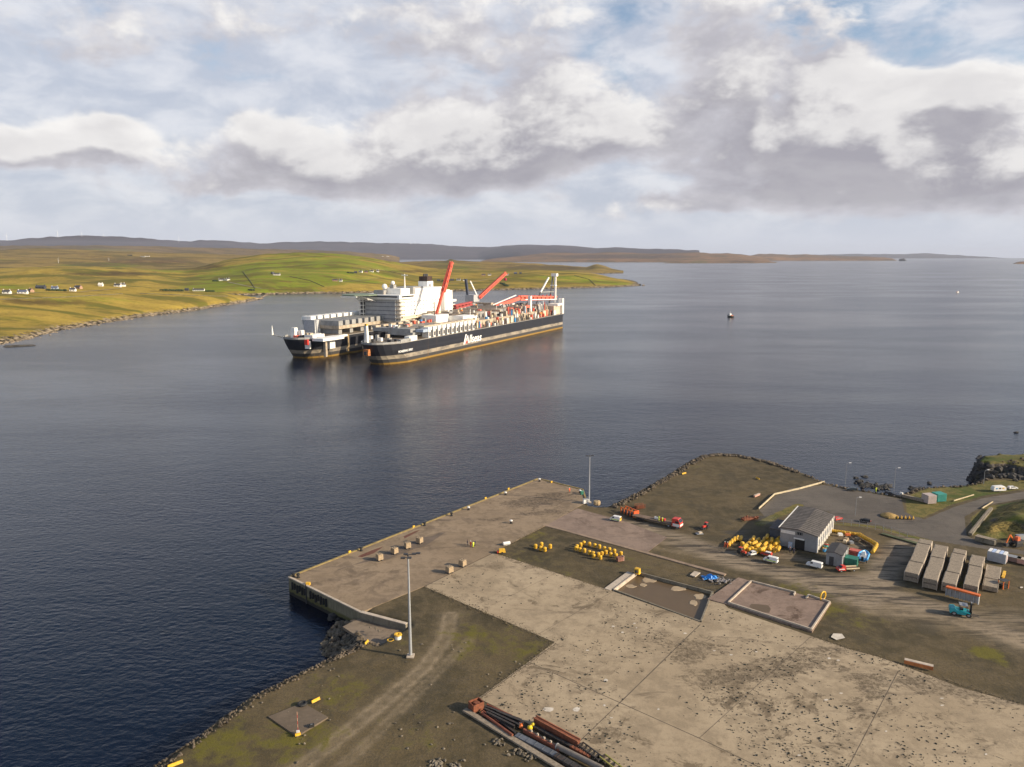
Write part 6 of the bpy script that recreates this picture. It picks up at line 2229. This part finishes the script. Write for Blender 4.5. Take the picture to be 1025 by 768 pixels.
    bx('beam_deck', 44, 104, 76, 103, 19, 21.6, SHIPTAN)
    for i in range(5):
        bx('beam_support', 46 + i * 14, 50 + i * 14, 78, 96, 15, 19.1, SHIPGREY)
    bx('beam_block', 40.5, 44, 95, 108, 16, 25.6, mat('pale_grey_paint', (.45, .45, .46), .6))
    # starboard lifting beams and white frame row
    for i in range(6):
        s_ = 44 + i * 10
        ob = bx('lifting_beam', s_, s_ + 6.5, 10, 44, 19.2, 22, SHIPTAN if i % 2 else SHIPGREY)
        bx('beam_head', s_, s_ + 6.5, 41, 45, 21.6, 23.4, SHIPTAN, ob)
    bx('beam_deck', 44, 104, 8, 30, 17, 19.3, SHIPGREY)
    for i in range(11):
        s_ = 55 + i * 6.8
        ob = bx('frame_tower', s_, s_ + 3.0, 1.2, 7, 15, 20.5, SHIPWHITE)
        bx('frame_opening', s_ + .8, s_ + 2.3, .9, 1.3, 16, 19.0, DARK, ob)
        bx('frame_cap', s_ - .6, s_ + 4.4, 1, 8, 20.5, 22.8, SHIPWHITE, ob)
    bx('frame_walkway', 53, 130, 4, 9, 22.8, 23.6, SHIPTAN)
    bx('blue_shed', 48, 58, 1.5, 8, 19.5, 21.5, mat('pale_blue_grey', (.35, .42, .52), .6))
    # main upper deck
    bx('upper_deck', 104, 312, 8, 98, 15, 20.5, SHIPTAN)
    bx('main_deckhouse', 128, 300, 22, 56, 20.5, 25.5, SHIPGREY)
    bx('long_roof', 128, 262, 24, 54, 25.5, 26.4, mat('deck_brown', (.16, .13, .10), .85, .3, .1))
    bx('white_hall', 106, 126, 26, 40, 20.5, 27, SHIPWHITE)
    bx('white_hall', 126, 150, 12, 26, 20.5, 25.5, SHIPWHITE)
    # accommodation
    a0, a1, p0, p1 = 104, 172, 60, 99
    acc = bx('accommodation', a0, a1, p0, p1, 20, 39.5, SHIPWHITE)
    fr = mat('front_shade_grey', (.44, .44, .44), .7, .1, .15)  # white bow-side wall toned grey, its shade put into the colour
    bx('front_face', a0 - .5, a0, p0 + 3, p1 - 4, 21, 38.5, fr, acc)
    wb = mat('window_band', (.20, .20, .22), .5, .3, .3)
    for i in range(5):
        z_ = 22.6 + i * 3.4
        bx('window_row', a0 - .8, a0 - .5, p0 + 4, p1 - 5, z_, z_ + .7, wb, acc)
        st_ = MB()
        for j in range(12):
            st_.box((a0 + 7 + j * 5.0, p0 - .2, z_ + .4), (1.1, .3, .9))
        stuff(st_.build('porthole_row', wb, acc))
        bx('stair_landing', a0 - 3.5, a0, p1 - 4, p1 + .5, z_ + .6, z_ + 1.2, SHIPWHITE, acc)
        bx('stair_landing', a0 - 3, a0 + 3, p0 - 3, p0 + 3, z_ + .6, z_ + 1.3, SHIPTAN, acc)
    for (s_, t_) in ((a0 - 3.2, p1 + .2), (a0 - 3.2, p1 - 4), (a0 - 2.6, p0 - 2.6), (a0 + 2.6, p0 - 2.6), (a0 - 2.6, p0 + 2.6)):
        MB().tube((s_, t_, 18), (s_, t_, 39), .35, n=6).build('stair_post', SHIPWHITE, acc)
    bx('stair_shaft', a0 - 1.6, a0 - .2, p1 - 3.5, p1, 20, 38, DARK, acc)
    bx('bridge', a0 - 3, a0 + 20, p0 - 2, p1 + 3, 39.5, 43, SHIPWHITE, acc)
    bx('bridge_windows', a0 - 3.3, a0 - 3.0, p0, p1 + 1, 41, 42.2, GLASS, acc)
    bx('bridge_windows', a0, a0 + 18, p0 - 2.3, p0 - 2.0, 41, 42.2, GLASS, acc)
    bx('top_house', a0 + 8, a0 + 24, p0 + 4, p0 + 22, 43, 48, SHIPWHITE, acc)
    bx('aft_block', a0 + 24, a1 + 4, p0 + .4, p1 - 6, 39.5, 47.5, SHIPWHITE, acc)
    bx('top_plant', a0 + 22, a0 + 38, p0 + 1, p0 + 18, 43, 49, SHIPGREY, acc)
    bx('top_plant', a0 + 3, a0 + 8, p0 + 18, p0 + 28, 43, 46.5, SHIPGREY, acc)
    MB().tube((a0 + 17, p0 + 6, 46), (a0 + 17, p0 + 6, 60), .7, .4, 6).bar((a0 + 17, p0 + 3, 59), (a0 + 17, p0 + 9, 59), .5).build('radar_mast', SHIPWHITE, acc)
    MB().ball((a0 + 6, p0 + 19, 49.5), 2.4, 10).build('radome', SHIPWHITE, acc)
    MB().ball((a0 + 11, p0 + 14, 52.5), 1.8, 10).build('radome', SHIPWHITE, acc)
    bx('radome_tower', a0 + 9, a0 + 13, p0 + 12, p0 + 16, 46, 51, SHIPGREY, acc)
    # helideck
    hd = MB()
    hd.v = []
    ng = 8
    for z_ in (42.6, 43.6):
        for j in range(ng):
            t_ = 2 * math.pi * (j + .5) / ng
            hd.v.append((92 + 15 * math.cos(t_), 92 + 15 * math.sin(t_), z_))
    hd.f = [tuple(range(ng - 1, -1, -1)), tuple(range(ng, 2 * ng))] + [(i, (i + 1) % ng, ng + (i + 1) % ng, ng + i) for i in range(ng)]
    hdo = hd.build('helideck', mat('helideck_green', (.17, .22, .16), .8, .2, .2), T)
    for j in range(5):
        MB().bar((104, 84 + j * 4, 37), (84 + j * 2, 84 + j * 4, 42.4), .5).build('brace', SHIPWHITE, hdo)
    MB().bar((78, 84, 42), (78, 100, 42), 1.0, .8).build('edge_net', SHIPWHITE, hdo)
    # funnel
    fn = bx('funnel', 176, 186, 78, 88, 44, 52, SHIPWHITE)
    bx('funnel_top', 176.6, 185.4, 78.6, 87.4, 52, 56.5, mat('funnel_brown', (.05, .028, .02), .8, .4, .3), fn)
    for j in range(3):
        MB().tube((178.5 + j * 2.6, 83, 56), (178.5 + j * 2.6, 83, 58.8), .9, n=8).build('exhaust', DARK, fn)
    bx('funnel_window', 178, 182, 77.7, 78.0, 46.5, 49.5, wb, fn)
    bx('engine_casing', 172, 196, 66, 98, 20.5, 44, SHIPWHITE)
    bx('side_balcony', 186, 198, 60, 66, 33, 35, SHIPWHITE)
    bx('side_balcony', 184, 196, 60, 66, 29, 30.6, SHIPWHITE)
    bx('side_tank', 170, 184, 56, 60, 20.5, 44, SHIPWHITE)

    def lattice(name, a, b_, w, mt, par, nseg=8, th=.55):
        a, b_ = Vector(a), Vector(b_)
        ax = (b_ - a).normalized()
        uu = ax.cross(Vector((0, 0, 1))).normalized() * w / 2
        vv = ax.cross(uu).normalized() * w / 2
        lb = MB()
        cs = [uu + vv, uu - vv, -uu - vv, -uu + vv]
        for c_ in cs:
            lb.bar(a + c_ * .8, b_ + c_ * .6, th)
        for i in range(nseg):
            f0, f1 = i / nseg, (i + 1) / nseg
            for j in range(4):
                c0, c1 = cs[j], cs[(j + 1) % 4]
                lb.bar(a.lerp(b_, f0) + c0 * .75, a.lerp(b_, f1) + c1 * .75, th * .6)
                lb.bar(a.lerp(b_, f0) + c1 * .75, a.lerp(b_, f1) + c0 * .75, th * .6)
        return lb.build(name, mt, par)
    # forward crane: slender lattice leg, thick upper boom
    cr = MB().tube((122, 36, 20), (122, 36, 27), 3.0, n=12).build('crane', SHIPWHITE, T)
    lattice('lower_boom', (122, 36, 25), (136, 37, 46), 2.0, SHIPRED, cr, 8, .5)
    lattice('upper_boom', (136, 37, 45), (151, 37, 70), 3.2, SHIPRED, cr, 6, .8)
    MB().bar((136, 37, 44), (151, 37, 69), 1.3, 1.3).build('boom_core', SHIPRED, cr)
    bx('boom_head', 146.5, 149, 36, 38.5, 62, 65, SHIPWHITE, cr)
    lattice('crane_post', (110, 30, 20), (110, 30, 38), 2.6, DARK, cr, 6, .5)
    # aft crane
    cr = MB().tube((258, 76, 18), (258, 76, 29), 3.4, n=12).build('crane', SHIPGREY, T)
    bx('machinery_house', 252, 264, 71, 81, 29, 36, mat('house_grey', (.42, .42, .43), .6), cr)
    MB().bar((254, 79, 36), (252, 80, 52), 2.2, 2.2).build('crane_mast', mat('mast_navy', (.05, .06, .09), .6), cr)
    MB().bar((254, 76, 50), (262, 73, 36), 1.0, 1.0).build('mast_stay', SHIPWHITE, cr)
    lattice('boom', (262, 70, 33), (288, 52, 58), 3.4, SHIPRED, cr, 7, .8)
    MB().bar((262, 70, 33), (287, 52.5, 57), 1.1, 1.1).build('boom_core', SHIPRED, cr)
    bx('hook_block', 285, 287, 51, 53, 50, 52.5, mat('hook_magenta', (.45, .02, .08), .6), cr)
    lattice('resting_boom', (188, 56, 28), (206, 48, 31), 4.0, mat('boom_maroon', (.38, .05, .05), .6), T, 5, 1.2)
    # red stinger boom over the stern
    st = MB().bar((248, 44, 25.5), (274, 30, 33), 3.6, 3.4).build('stinger_boom', SHIPRED, T)
    lattice('boom_beam', (274, 30, 33), (322, 10, 31), 4.6, SHIPRED, st, 9, 1.3)
    MB().bar((274, 27.8, 31.4), (320, 7.6, 29.8), .6, .9).build('boom_chord', SHIPWHITE, st)
    MB().bar((246, 46, 27), (270, 32, 36), .9, .9).build('boom_stay', SHIPWHITE, st)
    for j in range(9):
        f = j / 9
        MB().bar((276 + 46 * f, 28.6 - 20 * f, 31), (276 + 46 * f + 2.5, 28.2 - 20.4 * f, 35), .8, .8).build('boom_brace', mat('boom_dark_red', (.42, .03, .03), .6), st)
    bx('boom_post', 262, 265, 12, 15, 15, 36, SHIPWHITE)
    MB().bar((228, 22, 24.5), (258, 12, 26), 2.6, 2.0).build('lower_boom', SHIPRED, T)
    # stern gantry
    gt = MB().bar((318, 9, 22), (318, 9, 56), 1.8, 1.8).build('stern_gantry', SHIPWHITE, T)
    MB().bar((318, 16, 22), (318, 12, 54), 1.2, 1.2).build('gantry_leg', SHIPGREY, gt)
    MB().bar((300, 18, 38), (312, 14, 53), 1.4, 1.4).build('gantry_strut', SHIPWHITE, gt)
    MB().bar((294, 20, 26), (300, 18, 38), .9, .9).build('gantry_strut', DARK, gt)
    MB().bar((300, 18, 38), (318, 10, 38), .8, .8).build('gantry_tie', SHIPGREY, gt)
    bx('gantry_head', 316, 321, 7, 13, 54, 57, SHIPWHITE, gt)
    bx('gantry_platform', 316, 320, 8, 14, 44, 45, SHIPWHITE, gt)
    bx('stern_house', 300, 319, 3, 20, 15, 24, mat('stern_tan', (.55, .45, .35), .7, .2, .3))
    bx('stern_tower', 318, 322, .5, 5, 15, 31, SHIPWHITE)
    bx('stern_platform', 306, 321, 1, 12, 24, 26, SHIPWHITE)
    # hundred odd pieces of deck gear: containers, reels, stacks
    pal = [SHIPWHITE] * 9 + [SHIPTAN] * 5 + [SHIPGREY] * 3 + [SHIPRED] * 4 + [DARK] * 4 + [mat('gear_orange', (.70, .22, .05), .6)] * 2 + [mat('gear_cream', (.70, .60, .42), .6)] * 4 + [BLUE]
    for i in range(96):
        s_ = rd.uniform(130, 304)
        t_ = rd.choice([rd.uniform(.8, 6), rd.uniform(.8, 6), rd.uniform(8, 20), rd.uniform(20, 50)])
        zb = 15 if t_ < 7.5 else (20.5 if t_ < 21 else 26.4)
        h_ = rd.uniform(1.5, 5.5) if t_ < 21 else rd.uniform(1, 3)
        l_ = rd.choice([1.2, 2, 3, 6])
        w_ = rd.choice([1.5, 2.4, 3])
        bx('deck_gear', s_, s_ + l_, t_, t_ + w_, zb, zb + h_, rd.choice(pal), top=(rd.uniform(.7, 1), rd.uniform(.7, 1)))
    for i in range(90):  # further boxes of mixed deck gear, added to thicken the clutter
        s_ = rd.uniform(132, 306)
        t_ = rd.uniform(.6, 20)
        zb = 15 if t_ < 7.5 else 20.5
        bx('deck_clutter', s_, s_ + rd.uniform(.8, 2.4), t_, t_ + rd.uniform(.8, 2), zb, zb + rd.uniform(1.5, 8 if t_ > 3 else 4), rd.choice(pal))
    for i in range(34):
        s_ = rd.uniform(128, 305)
        t_ = rd.uniform(1, 20)
        zb = 15 if t_ < 7.5 else 20.5
        MB().tube((s_, t_, zb), (s_ + rd.uniform(-1, 1), t_, zb + rd.uniform(4, 10)), .35, .25, 5).build('deck_post', rd.choice([SHIPWHITE, SHIPTAN, SHIPRED, DARK]), T)
    for i in range(26):
        s_ = rd.uniform(44, 130)
        t_ = rd.uniform(30, 58)
        bx('slot_gear', s_, s_ + rd.choice([1, 2, 4]), t_ * .5 + 6, t_ * .5 + 8, 22.0 if s_ < 104 else 20.5, (22.0 if s_ < 104 else 20.5) + rd.uniform(1, 2.6), rd.choice(pal))
    for i in range(30):
        s_ = rd.uniform(200, 300)
        t_ = rd.uniform(56, 96)
        bx('aft_gear', s_, s_ + rd.choice([2, 4, 6]), t_, t_ + 3, 20.5, 20.5 + rd.uniform(2, 6.5), rd.choice(pal))
    for s_ in (146, 190, 236, 276):
        bx('cross_beam', s_, s_ + 2.5, 10, 90, 25, 27, SHIPTAN)
    # catwalk along the slot side, cream
    MB().bar((84, 46, 24.5), (136, 40, 27.5), 1.2, 1.2).build('catwalk', mat('cream_paint', (.70, .60, .42), .6), T)
    MB().bar((104, 58, 24), (170, 57.5, 24), 2.0, 2.4).build('catwalk', mat('cream_paint', (.70, .60, .42), .6), T)

    # lettering on the near side
    def text(body, size, s_, t_, z_, mt, name, shear=0.0, sx=1.0):
        cu = bpy.data.curves.new(name, 'FONT')
        cu.body = body
        cu.size = size
        cu.extrude = .06
        cu.offset = .12 if size > 4 else 0.03
        cu.shear = shear
        ob = bpy.data.objects.new(name, cu)
        COL.objects.link(ob)
        dg = bpy.context.evaluated_depsgraph_get()
        me = bpy.data.meshes.new_from_object(ob.evaluated_get(dg))
        bpy.data.objects.remove(ob)
        me.materials.clear()
        me.materials.append(mt)
        o2 = bpy.data.objects.new(name, me)
        COL.objects.link(o2)
        o2.parent = T
        o2.location = (s_, t_, z_)
        o2.rotation_euler = (R(90), 0, 0)
        o2.scale = (sx, 1, 1)
        return o2
    lw = mat('letter_white', (.85, .85, .83), .5, .03)
    text('Allseas', 9.0, 107, -.25, 5.2, lw, 'lettering', .25, 1.12)
    MB().add([(107.6, -.34, 5.2), (110.6, -.34, 5.2), (111.6, -.34, 8.0), (110.2, -.34, 8.0)], [(0, 1, 2, 3)]).build('logo_mark', mat('signal_red', (.75, .05, .03), .5), T)
    MB().add([(104.4, -.3, 4.6), (106.2, -.3, 4.6), (110.2, -.3, 12.6), (108.4, -.3, 12.6)], [(0, 1, 2, 3)]).build('logo_slash', lw, T)
    text('PIONEERING SPIRIT', 2.2, 13.0, -.25, 8.3, lw, 'name_lettering', 0, .95)
    return T


ship()


# ------------------------------------------------------------------ boats
def boat(label, px, py, sc, rz, hullm):
    t = thing('work_boat', label, 'boat', g(px, py, 0), rz)
    b = MB()
    pl = [(-5, 1.9), (2, 2.0), (4.5, 1.2), (6, 0), (4.5, -1.2), (2, -2.0), (-5, -1.9)]
    n_ = len(pl)
    b.v = [(x_ * .9, y_ * .8, -.5) for x_, y_ in pl] + [(x_, y_, 1.6 + max(0, x_) * .12) for x_, y_ in pl]
    b.f = [tuple(range(n_ - 1, -1, -1)), tuple(range(n_, 2 * n_))] + [(i, (i + 1) % n_, n_ + (i + 1) % n_, n_ + i) for i in range(n_)]
    b.build('hull', hullm, t)
    MB().box((1, 0, 2.9), (3.6, 2.6, 2.6), top=(.85, .85)).build('wheelhouse', WHITE, t)
    MB().box((1.2, 0, 3.5), (3.55, 2.5, .6)).build('windows', GLASS, t)
    MB().tube((.4, 0, 4), (.2, 0, 7.6), .22, .08, 6).build('mast', WHITE, t)
    MB().box((-3, 0, 2), (2.2, 2.2, .9)).build('deck_gear', ORANGE, t)
    t.scale = (sc,) * 3
    return t


boat('small dark-hulled work boat with a white wheelhouse, alone on the open water', 731, 317.5, 1.05, 1.9, mat('boat_dark', (.03, .035, .03), .6))
boat('tiny white boat far out near the right edge of the water', 958.5, 293, .75, .4, WHITE)


# ------------------------------------------------------------------ houses on the hills
def house(label, px, py, w_, rz=0.0, wall=WHARL, roof=SLATE, group='croft houses scattered over the green hills', d_=7.0, h_=3.4):
    p = hit(px, py)
    if p is None:
        return
    t = thing('cottage', label, 'house', p, rz, group)
    hw, hd = w_ / 2, d_ / 2
    rg = h_ + d_ * .38
    MB().add([(-hw, -hd, -2), (hw, -hd, -2), (hw, hd, -2), (-hw, hd, -2), (-hw, -hd, h_), (hw, -hd, h_), (hw, hd, h_), (-hw, hd, h_), (-hw, 0, rg - .2), (hw, 0, rg - .2)],
             [(0, 1, 5, 4), (2, 3, 7, 6), (1, 2, 6, 9, 5), (3, 0, 4, 8, 7)]).build('wall', wall, t)
    e = .4
    ro = MB().add([(-hw - e, -hd - e, h_ - .1), (hw + e, -hd - e, h_ - .1), (hw + e, 0, rg + .25), (-hw - e, 0, rg + .25), (hw + e, hd + e, h_ - .1), (-hw - e, hd + e, h_ - .1),
                   (-hw - e, -hd - e, h_ - .35), (hw + e, -hd - e, h_ - .35), (hw + e, 0, rg - .05), (-hw - e, 0, rg - .05), (hw + e, hd + e, h_ - .35), (-hw - e, hd + e, h_ - .35)],
                  [(0, 1, 2, 3), (3, 2, 4, 5), (7, 6, 9, 8), (8, 9, 11, 10), (0, 6, 7, 1), (4, 10, 11, 5), (1, 7, 8, 2), (2, 8, 10, 4), (3, 9, 6, 0), (5, 11, 9, 3)]).build('roof', roof, t)
    for s in (-1, 1):
        MB().box((s * (hw - 1), 0, rg + .6), (1.0, 1.4, 1.6)).build('chimney', wall, ro)
    t.scale = (.74,) * 3
    n_ = max(2, int(w_ / 5))
    for i in range(n_):
        MB().box((-hw + w_ * (i + .5) / n_, -hd - .03, 1.7), (1.4, .08, 1.5)).build('window' if i != n_ // 2 else 'door', GLASS, t)
    return t


BR = mat('brown_wall', (.35, .22, .15), .9)
DKW = mat('dark_timber', (.05, .055, .07), .9)
BLR = mat('blue_roof', (.09, .11, .17), .7)
HS = [(7, 294, 12, .1, WHARL, SLATE, 'small white cottage nearest the left edge of the hillside'),
      (23, 294, 15, .15, WHARL, BLR, 'long white cottage with a blue-grey roof near the left edge'), (31, 292.5, 9, -.5, BR, SLATE, 'small brown gabled house beside the blue-roofed cottage'),
      (41, 289, 17, .0, DKW, DKW, 'dark timber barn above the left houses'), (55, 290, 11, .2, mat('pale_blue_wall', (.40, .47, .58), .8), BLR, 'low pale blue shed right of the dark barn'),
      (73, 291.5, 10, .1, WHARL, SLATE, 'small white cottage in front of the brown house'), (78.5, 289, 14, -.3, BR, SLATE, 'brown house behind the small white cottage'),
      (101, 286.5, 8, .1, WHARL, WHARL, 'tiny white shed alone on the golden ridge'), (118, 287, 13, .0, WHARL, SLATE, 'white cottage with a pointed gable on the golden ridge'), (123, 286.6, 9, 1.2, WHARL, SLATE, 'white gabled wing beside the ridge cottage'),
      (199, 291.3, 30, .0, WHARL, SLATE, 'long low white house above the rocky point'), (187, 291, 9, .0, DKW, DKW, 'small dark hut left of the long low white house'),
      (222, 281, 17, .15, WHARL, SLATE, 'white house with a dark roof on the slope above the bay'), (228, 280.6, 12, 1.2, WHARL, SLATE, 'white gable end attached right of the slope house'),
      (277, 275.6, 20, .1, WHARL, SLATE, 'white house high on the green hill'), (273, 274.4, 9, .9, DKW, SLATE, 'small dark barn at the left of the high white house'),
      (335.5, 281.5, 16, .2, BR, SLATE, 'dark-roofed brown house low on the green hill'), (341, 281.8, 9, .0, WHARL, SLATE, 'small white house right of the dark-roofed brown one'),
      (356, 273.5, 9, .2, DKW, SLATE, 'leftmost dark shed of the hilltop farm'), (361, 272.8, 12, -.2, WHARL, SLATE, 'white farmhouse left in the hilltop farm'), (366.5, 273, 12, .2, BR, SLATE, 'brown barn in the middle of the hilltop farm'), (372, 272.3, 12, .0, WHARL, SLATE, 'white farmhouse at the right of the hilltop farm'), (378, 272.2, 8, .4, WHARL, DKW, 'small shed at the far right of the hilltop farm'),
      (439, 281.5, 10, .2, DKW, DKW, 'dark hut left of the shore hamlet behind the cranes'), (452, 281, 16, .2, DKW, SLATE, 'dark barn in the shore hamlet behind the cranes'), (459, 280.8, 14, -.1, WHARL, SLATE, 'white house in the middle of the hamlet behind the cranes'), (465, 281.3, 11, .2, WHARL, SLATE, 'white house at the right of the hamlet behind the cranes'),
      (484, 276, 14, .1, BR, SLATE, 'brown roadside house left of the aft crane boom tip'), (490, 275.8, 12, .1, WHARL, SLATE, 'white roadside house just left of the aft crane boom tip'), (506, 275.8, 24, .1, WHARL, SLATE, 'long white roadside house right of the aft crane boom'),
      (516, 274.3, 11, .1, DKW, BLR, 'dark blue shed beside the long white roadside house'), (521, 274.2, 8, .1, DKW, SLATE, 'small dark shed at the right end of the roadside row'),
      (143, 257.3, 30, .0, WHARL, SLATE, 'far white farmhouse out on the brown moor'), (148, 257, 22, .2, WHARL, SLATE, 'far white barn right beside the moor farmhouse'), (130, 256, 30, .1, mat('dark_trees', (.02, .035, .02), .9), DKW, 'far dark shelter building on the moor'),
      (388, 257, 40, .0, WHARL, WHARL, 'far pale building on the distant knoll'), (383, 256.8, 25, .2, WHARL, SLATE, 'smaller far pale building on the distant knoll')]
for px, py, w_, rz, wl_, rf_, l in HS:
    sc_ = 1.0
    house(l, px, py, w_, rz, wl_, rf_)


# ------------------------------------------------------------------ tracks, stone walls and hedges on the hills
def follow(line, n_):
    out = []
    for i in range(len(line) - 1):
        for j in range(n_):
            f = j / n_
            p = hit(line[i][0] + (line[i + 1][0] - line[i][0]) * f, line[i][1] + (line[i + 1][1] - line[i][1]) * f)
            if p is not None:
                out.append(p)
    return out


tk = MB()
for line in ([(0, 295.5), (40, 293), (80, 292.5), (125, 288.5)], [(228, 282.5), (245, 286), (262, 289), (300, 290.5), (330, 290.3)], [(340, 283), (380, 279), (430, 283), (470, 283), (500, 277.5), (530, 276)], [(150, 291.5), (199, 293)]):
    P = follow(line, 14)
    for i in range(len(P) - 1):
        d = (P[i + 1] - P[i])
        if d.length > 150:
            continue
        nn_ = Vector((-d.y, d.x, 0)).normalized() * 2.2
        k0 = len(tk.v)
        up = Vector((0, 0, .35))
        tk.v += [tuple(P[i] - nn_ + up), tuple(P[i] + nn_ + up), tuple(P[i + 1] + nn_ + up), tuple(P[i + 1] - nn_ + up)]
        tk.f.append((k0, k0 + 1, k0 + 2, k0 + 3))
struct(tk.build('farm_tracks', mat('pale_track', (.26, .22, .16), .9, .2, .1), fix=False))
WM = mat('dark_dyke', (.12, .105, .06), .95, .4, .2)
for l, line in (('dark stone dyke running down the green hill above the bay', [(243, 272), (250, 281), (256, 290)]), ('dark stone dyke along the slope right of the high white house', [(290, 277), (310, 281), (326, 288)]),
                ('dark stone dyke below the row of houses at the left', [(0, 300), (60, 298), (130, 294)]), ('dark stone dyke behind the hilltop farm', [(352, 268), (385, 271), (405, 275)]),
                ('dark stone dyke above the rocky point', [(140, 294), (190, 296), (232, 297)]), ('dark stone dyke near the tip of the green spit', [(575, 276), (590, 280), (597, 287)])):
    P = follow(line, 10)
    if len(P) < 3:
        continue
    b = MB()
    for i in range(len(P) - 1):
        if (P[i + 1] - P[i]).length < 150:
            b.bar(P[i] + Vector((0, 0, .3)), P[i + 1] + Vector((0, 0, .3)), .8, 1.3)
    tag(b.build('stone_dyke', WM), l, 'stone wall')
HM = mat('hedge_leaf', (.03, .05, .018), .95, .5, .3)
for l, line, r_ in (('dark hedge left of the long low white house', [(163, 291.2), (184, 291.4)], 1.8), ('dark hedge right of the long low white house', [(206, 291.8), (214, 292)], 1.6),
                    ('dark bushes beside the white house on the slope', [(214, 281.5), (218, 281.8)], 1.8), ('dark bushes among the leftmost houses', [(48, 291), (66, 291.5)], 1.6), ('dark bushes by the hilltop farm', [(349, 273.6), (354, 273.8)], 2.0),
                    ('dark bushes by the hamlet behind the cranes', [(443, 281.8), (449, 282)], 2.0), ('dark bush above the shore of the inner bay', [(250, 290.6), (254, 290.8)], 2.0), ('dark scrub in the gully on the green spit', [(502, 284), (508, 287)], 2.6)):
    P = follow(line, 12)
    if not P:
        continue
    b = MB()
    for p in P:
        for q_ in range(5):
            b.rock(p + Vector((rnd.gauss(0, 1.6), rnd.gauss(0, 1.6), rnd.uniform(.3, 1.6))), r_ * rnd.uniform(.6, 1.2), rnd, .9)
    tag(b.build('hedge', HM, fix=False), l, 'hedge')

# ------------------------------------------------------------------ wind turbines on the far hills
TURB = None
for i, (px, py, hpx_, l) in enumerate(((7, 240.3, 8, 'wind turbine farthest left on the far ridge'), (58, 237, 7.5, 'wind turbine above the highest part of the blue ridge'), (82, 236.2, 5, 'wind turbine second from left pair on the blue ridge'), (104, 236.8, 4.5, 'wind turbine on the ridge slope above the moor farm'),
                                      (179, 241.8, 7, 'wind turbine in the dip of the far ridge'), (351, 242.6, 4, 'wind turbine above the hilltop farm on the far ridge'), (411, 244, 5, 'left of the pair of wind turbines over the forward crane'), (415.5, 244.1, 5, 'right of the pair of wind turbines over the forward crane'), (510, 245.6, 5, 'wind turbine on the far ridge near the stern gantry'),
                                      (58.5, 262.5, 6, 'nearer wind turbine standing down on the brown moor'), (109, 260.5, 4, 'second nearer wind turbine on the moor, further right'))):
    p = hit(px, py + .8)
    if p is None:
        continue
    s_ = hpx_ * p.y / F / 70.0
    if TURB is None:
        TURB = thing('wind_turbine', l, 'wind turbine', p, 0, 'wind turbines on the far ridge')
        tw = mat('turbine_white', (.8, .8, .8), .5, .03)
        MB().tube((0, 0, -5), (0, 0, 45), 1.6, .9, 8).build('tower', tw, TURB)
        MB().box((0, -1, 45.5), (2, 5, 2)).build('nacelle', tw, TURB)
        for a_ in (.4, .4 + 2.094, .4 + 4.188):
            MB().bar((0, -4, 45.5), (25 * math.sin(a_), -4, 45.5 + 25 * math.cos(a_)), 1.3, .5).build('blade', tw, TURB)
        TURB.scale = (s_,) * 3
    else:
        dup(TURB, p, rnd.uniform(-.5, .5), l, 'wind turbines on the far ridge', s_)

# ------------------------------------------------------------------ haze
hzb = MB().box((0, 12500, 185), (66000, 39000, 380))
hz = hzb.build('haze', None or MATS['white_paint'])
m = bpy.data.materials.new('haze')
m.use_nodes = True
m.node_tree.nodes.clear()
k = N(m.node_tree)
pv = k.new('ShaderNodeVolumePrincipled')
pv.inputs['Color'].default_value = (.74, .80, .95, 1)
pv.inputs['Density'].default_value = HAZE_D
pv.inputs['Anisotropy'].default_value = .0
oo = k.new('ShaderNodeOutputMaterial')
k.l.new(pv.outputs[0], oo.inputs['Volume'])
hz.data.materials.clear()
hz.data.materials.append(m)
stuff(hz)
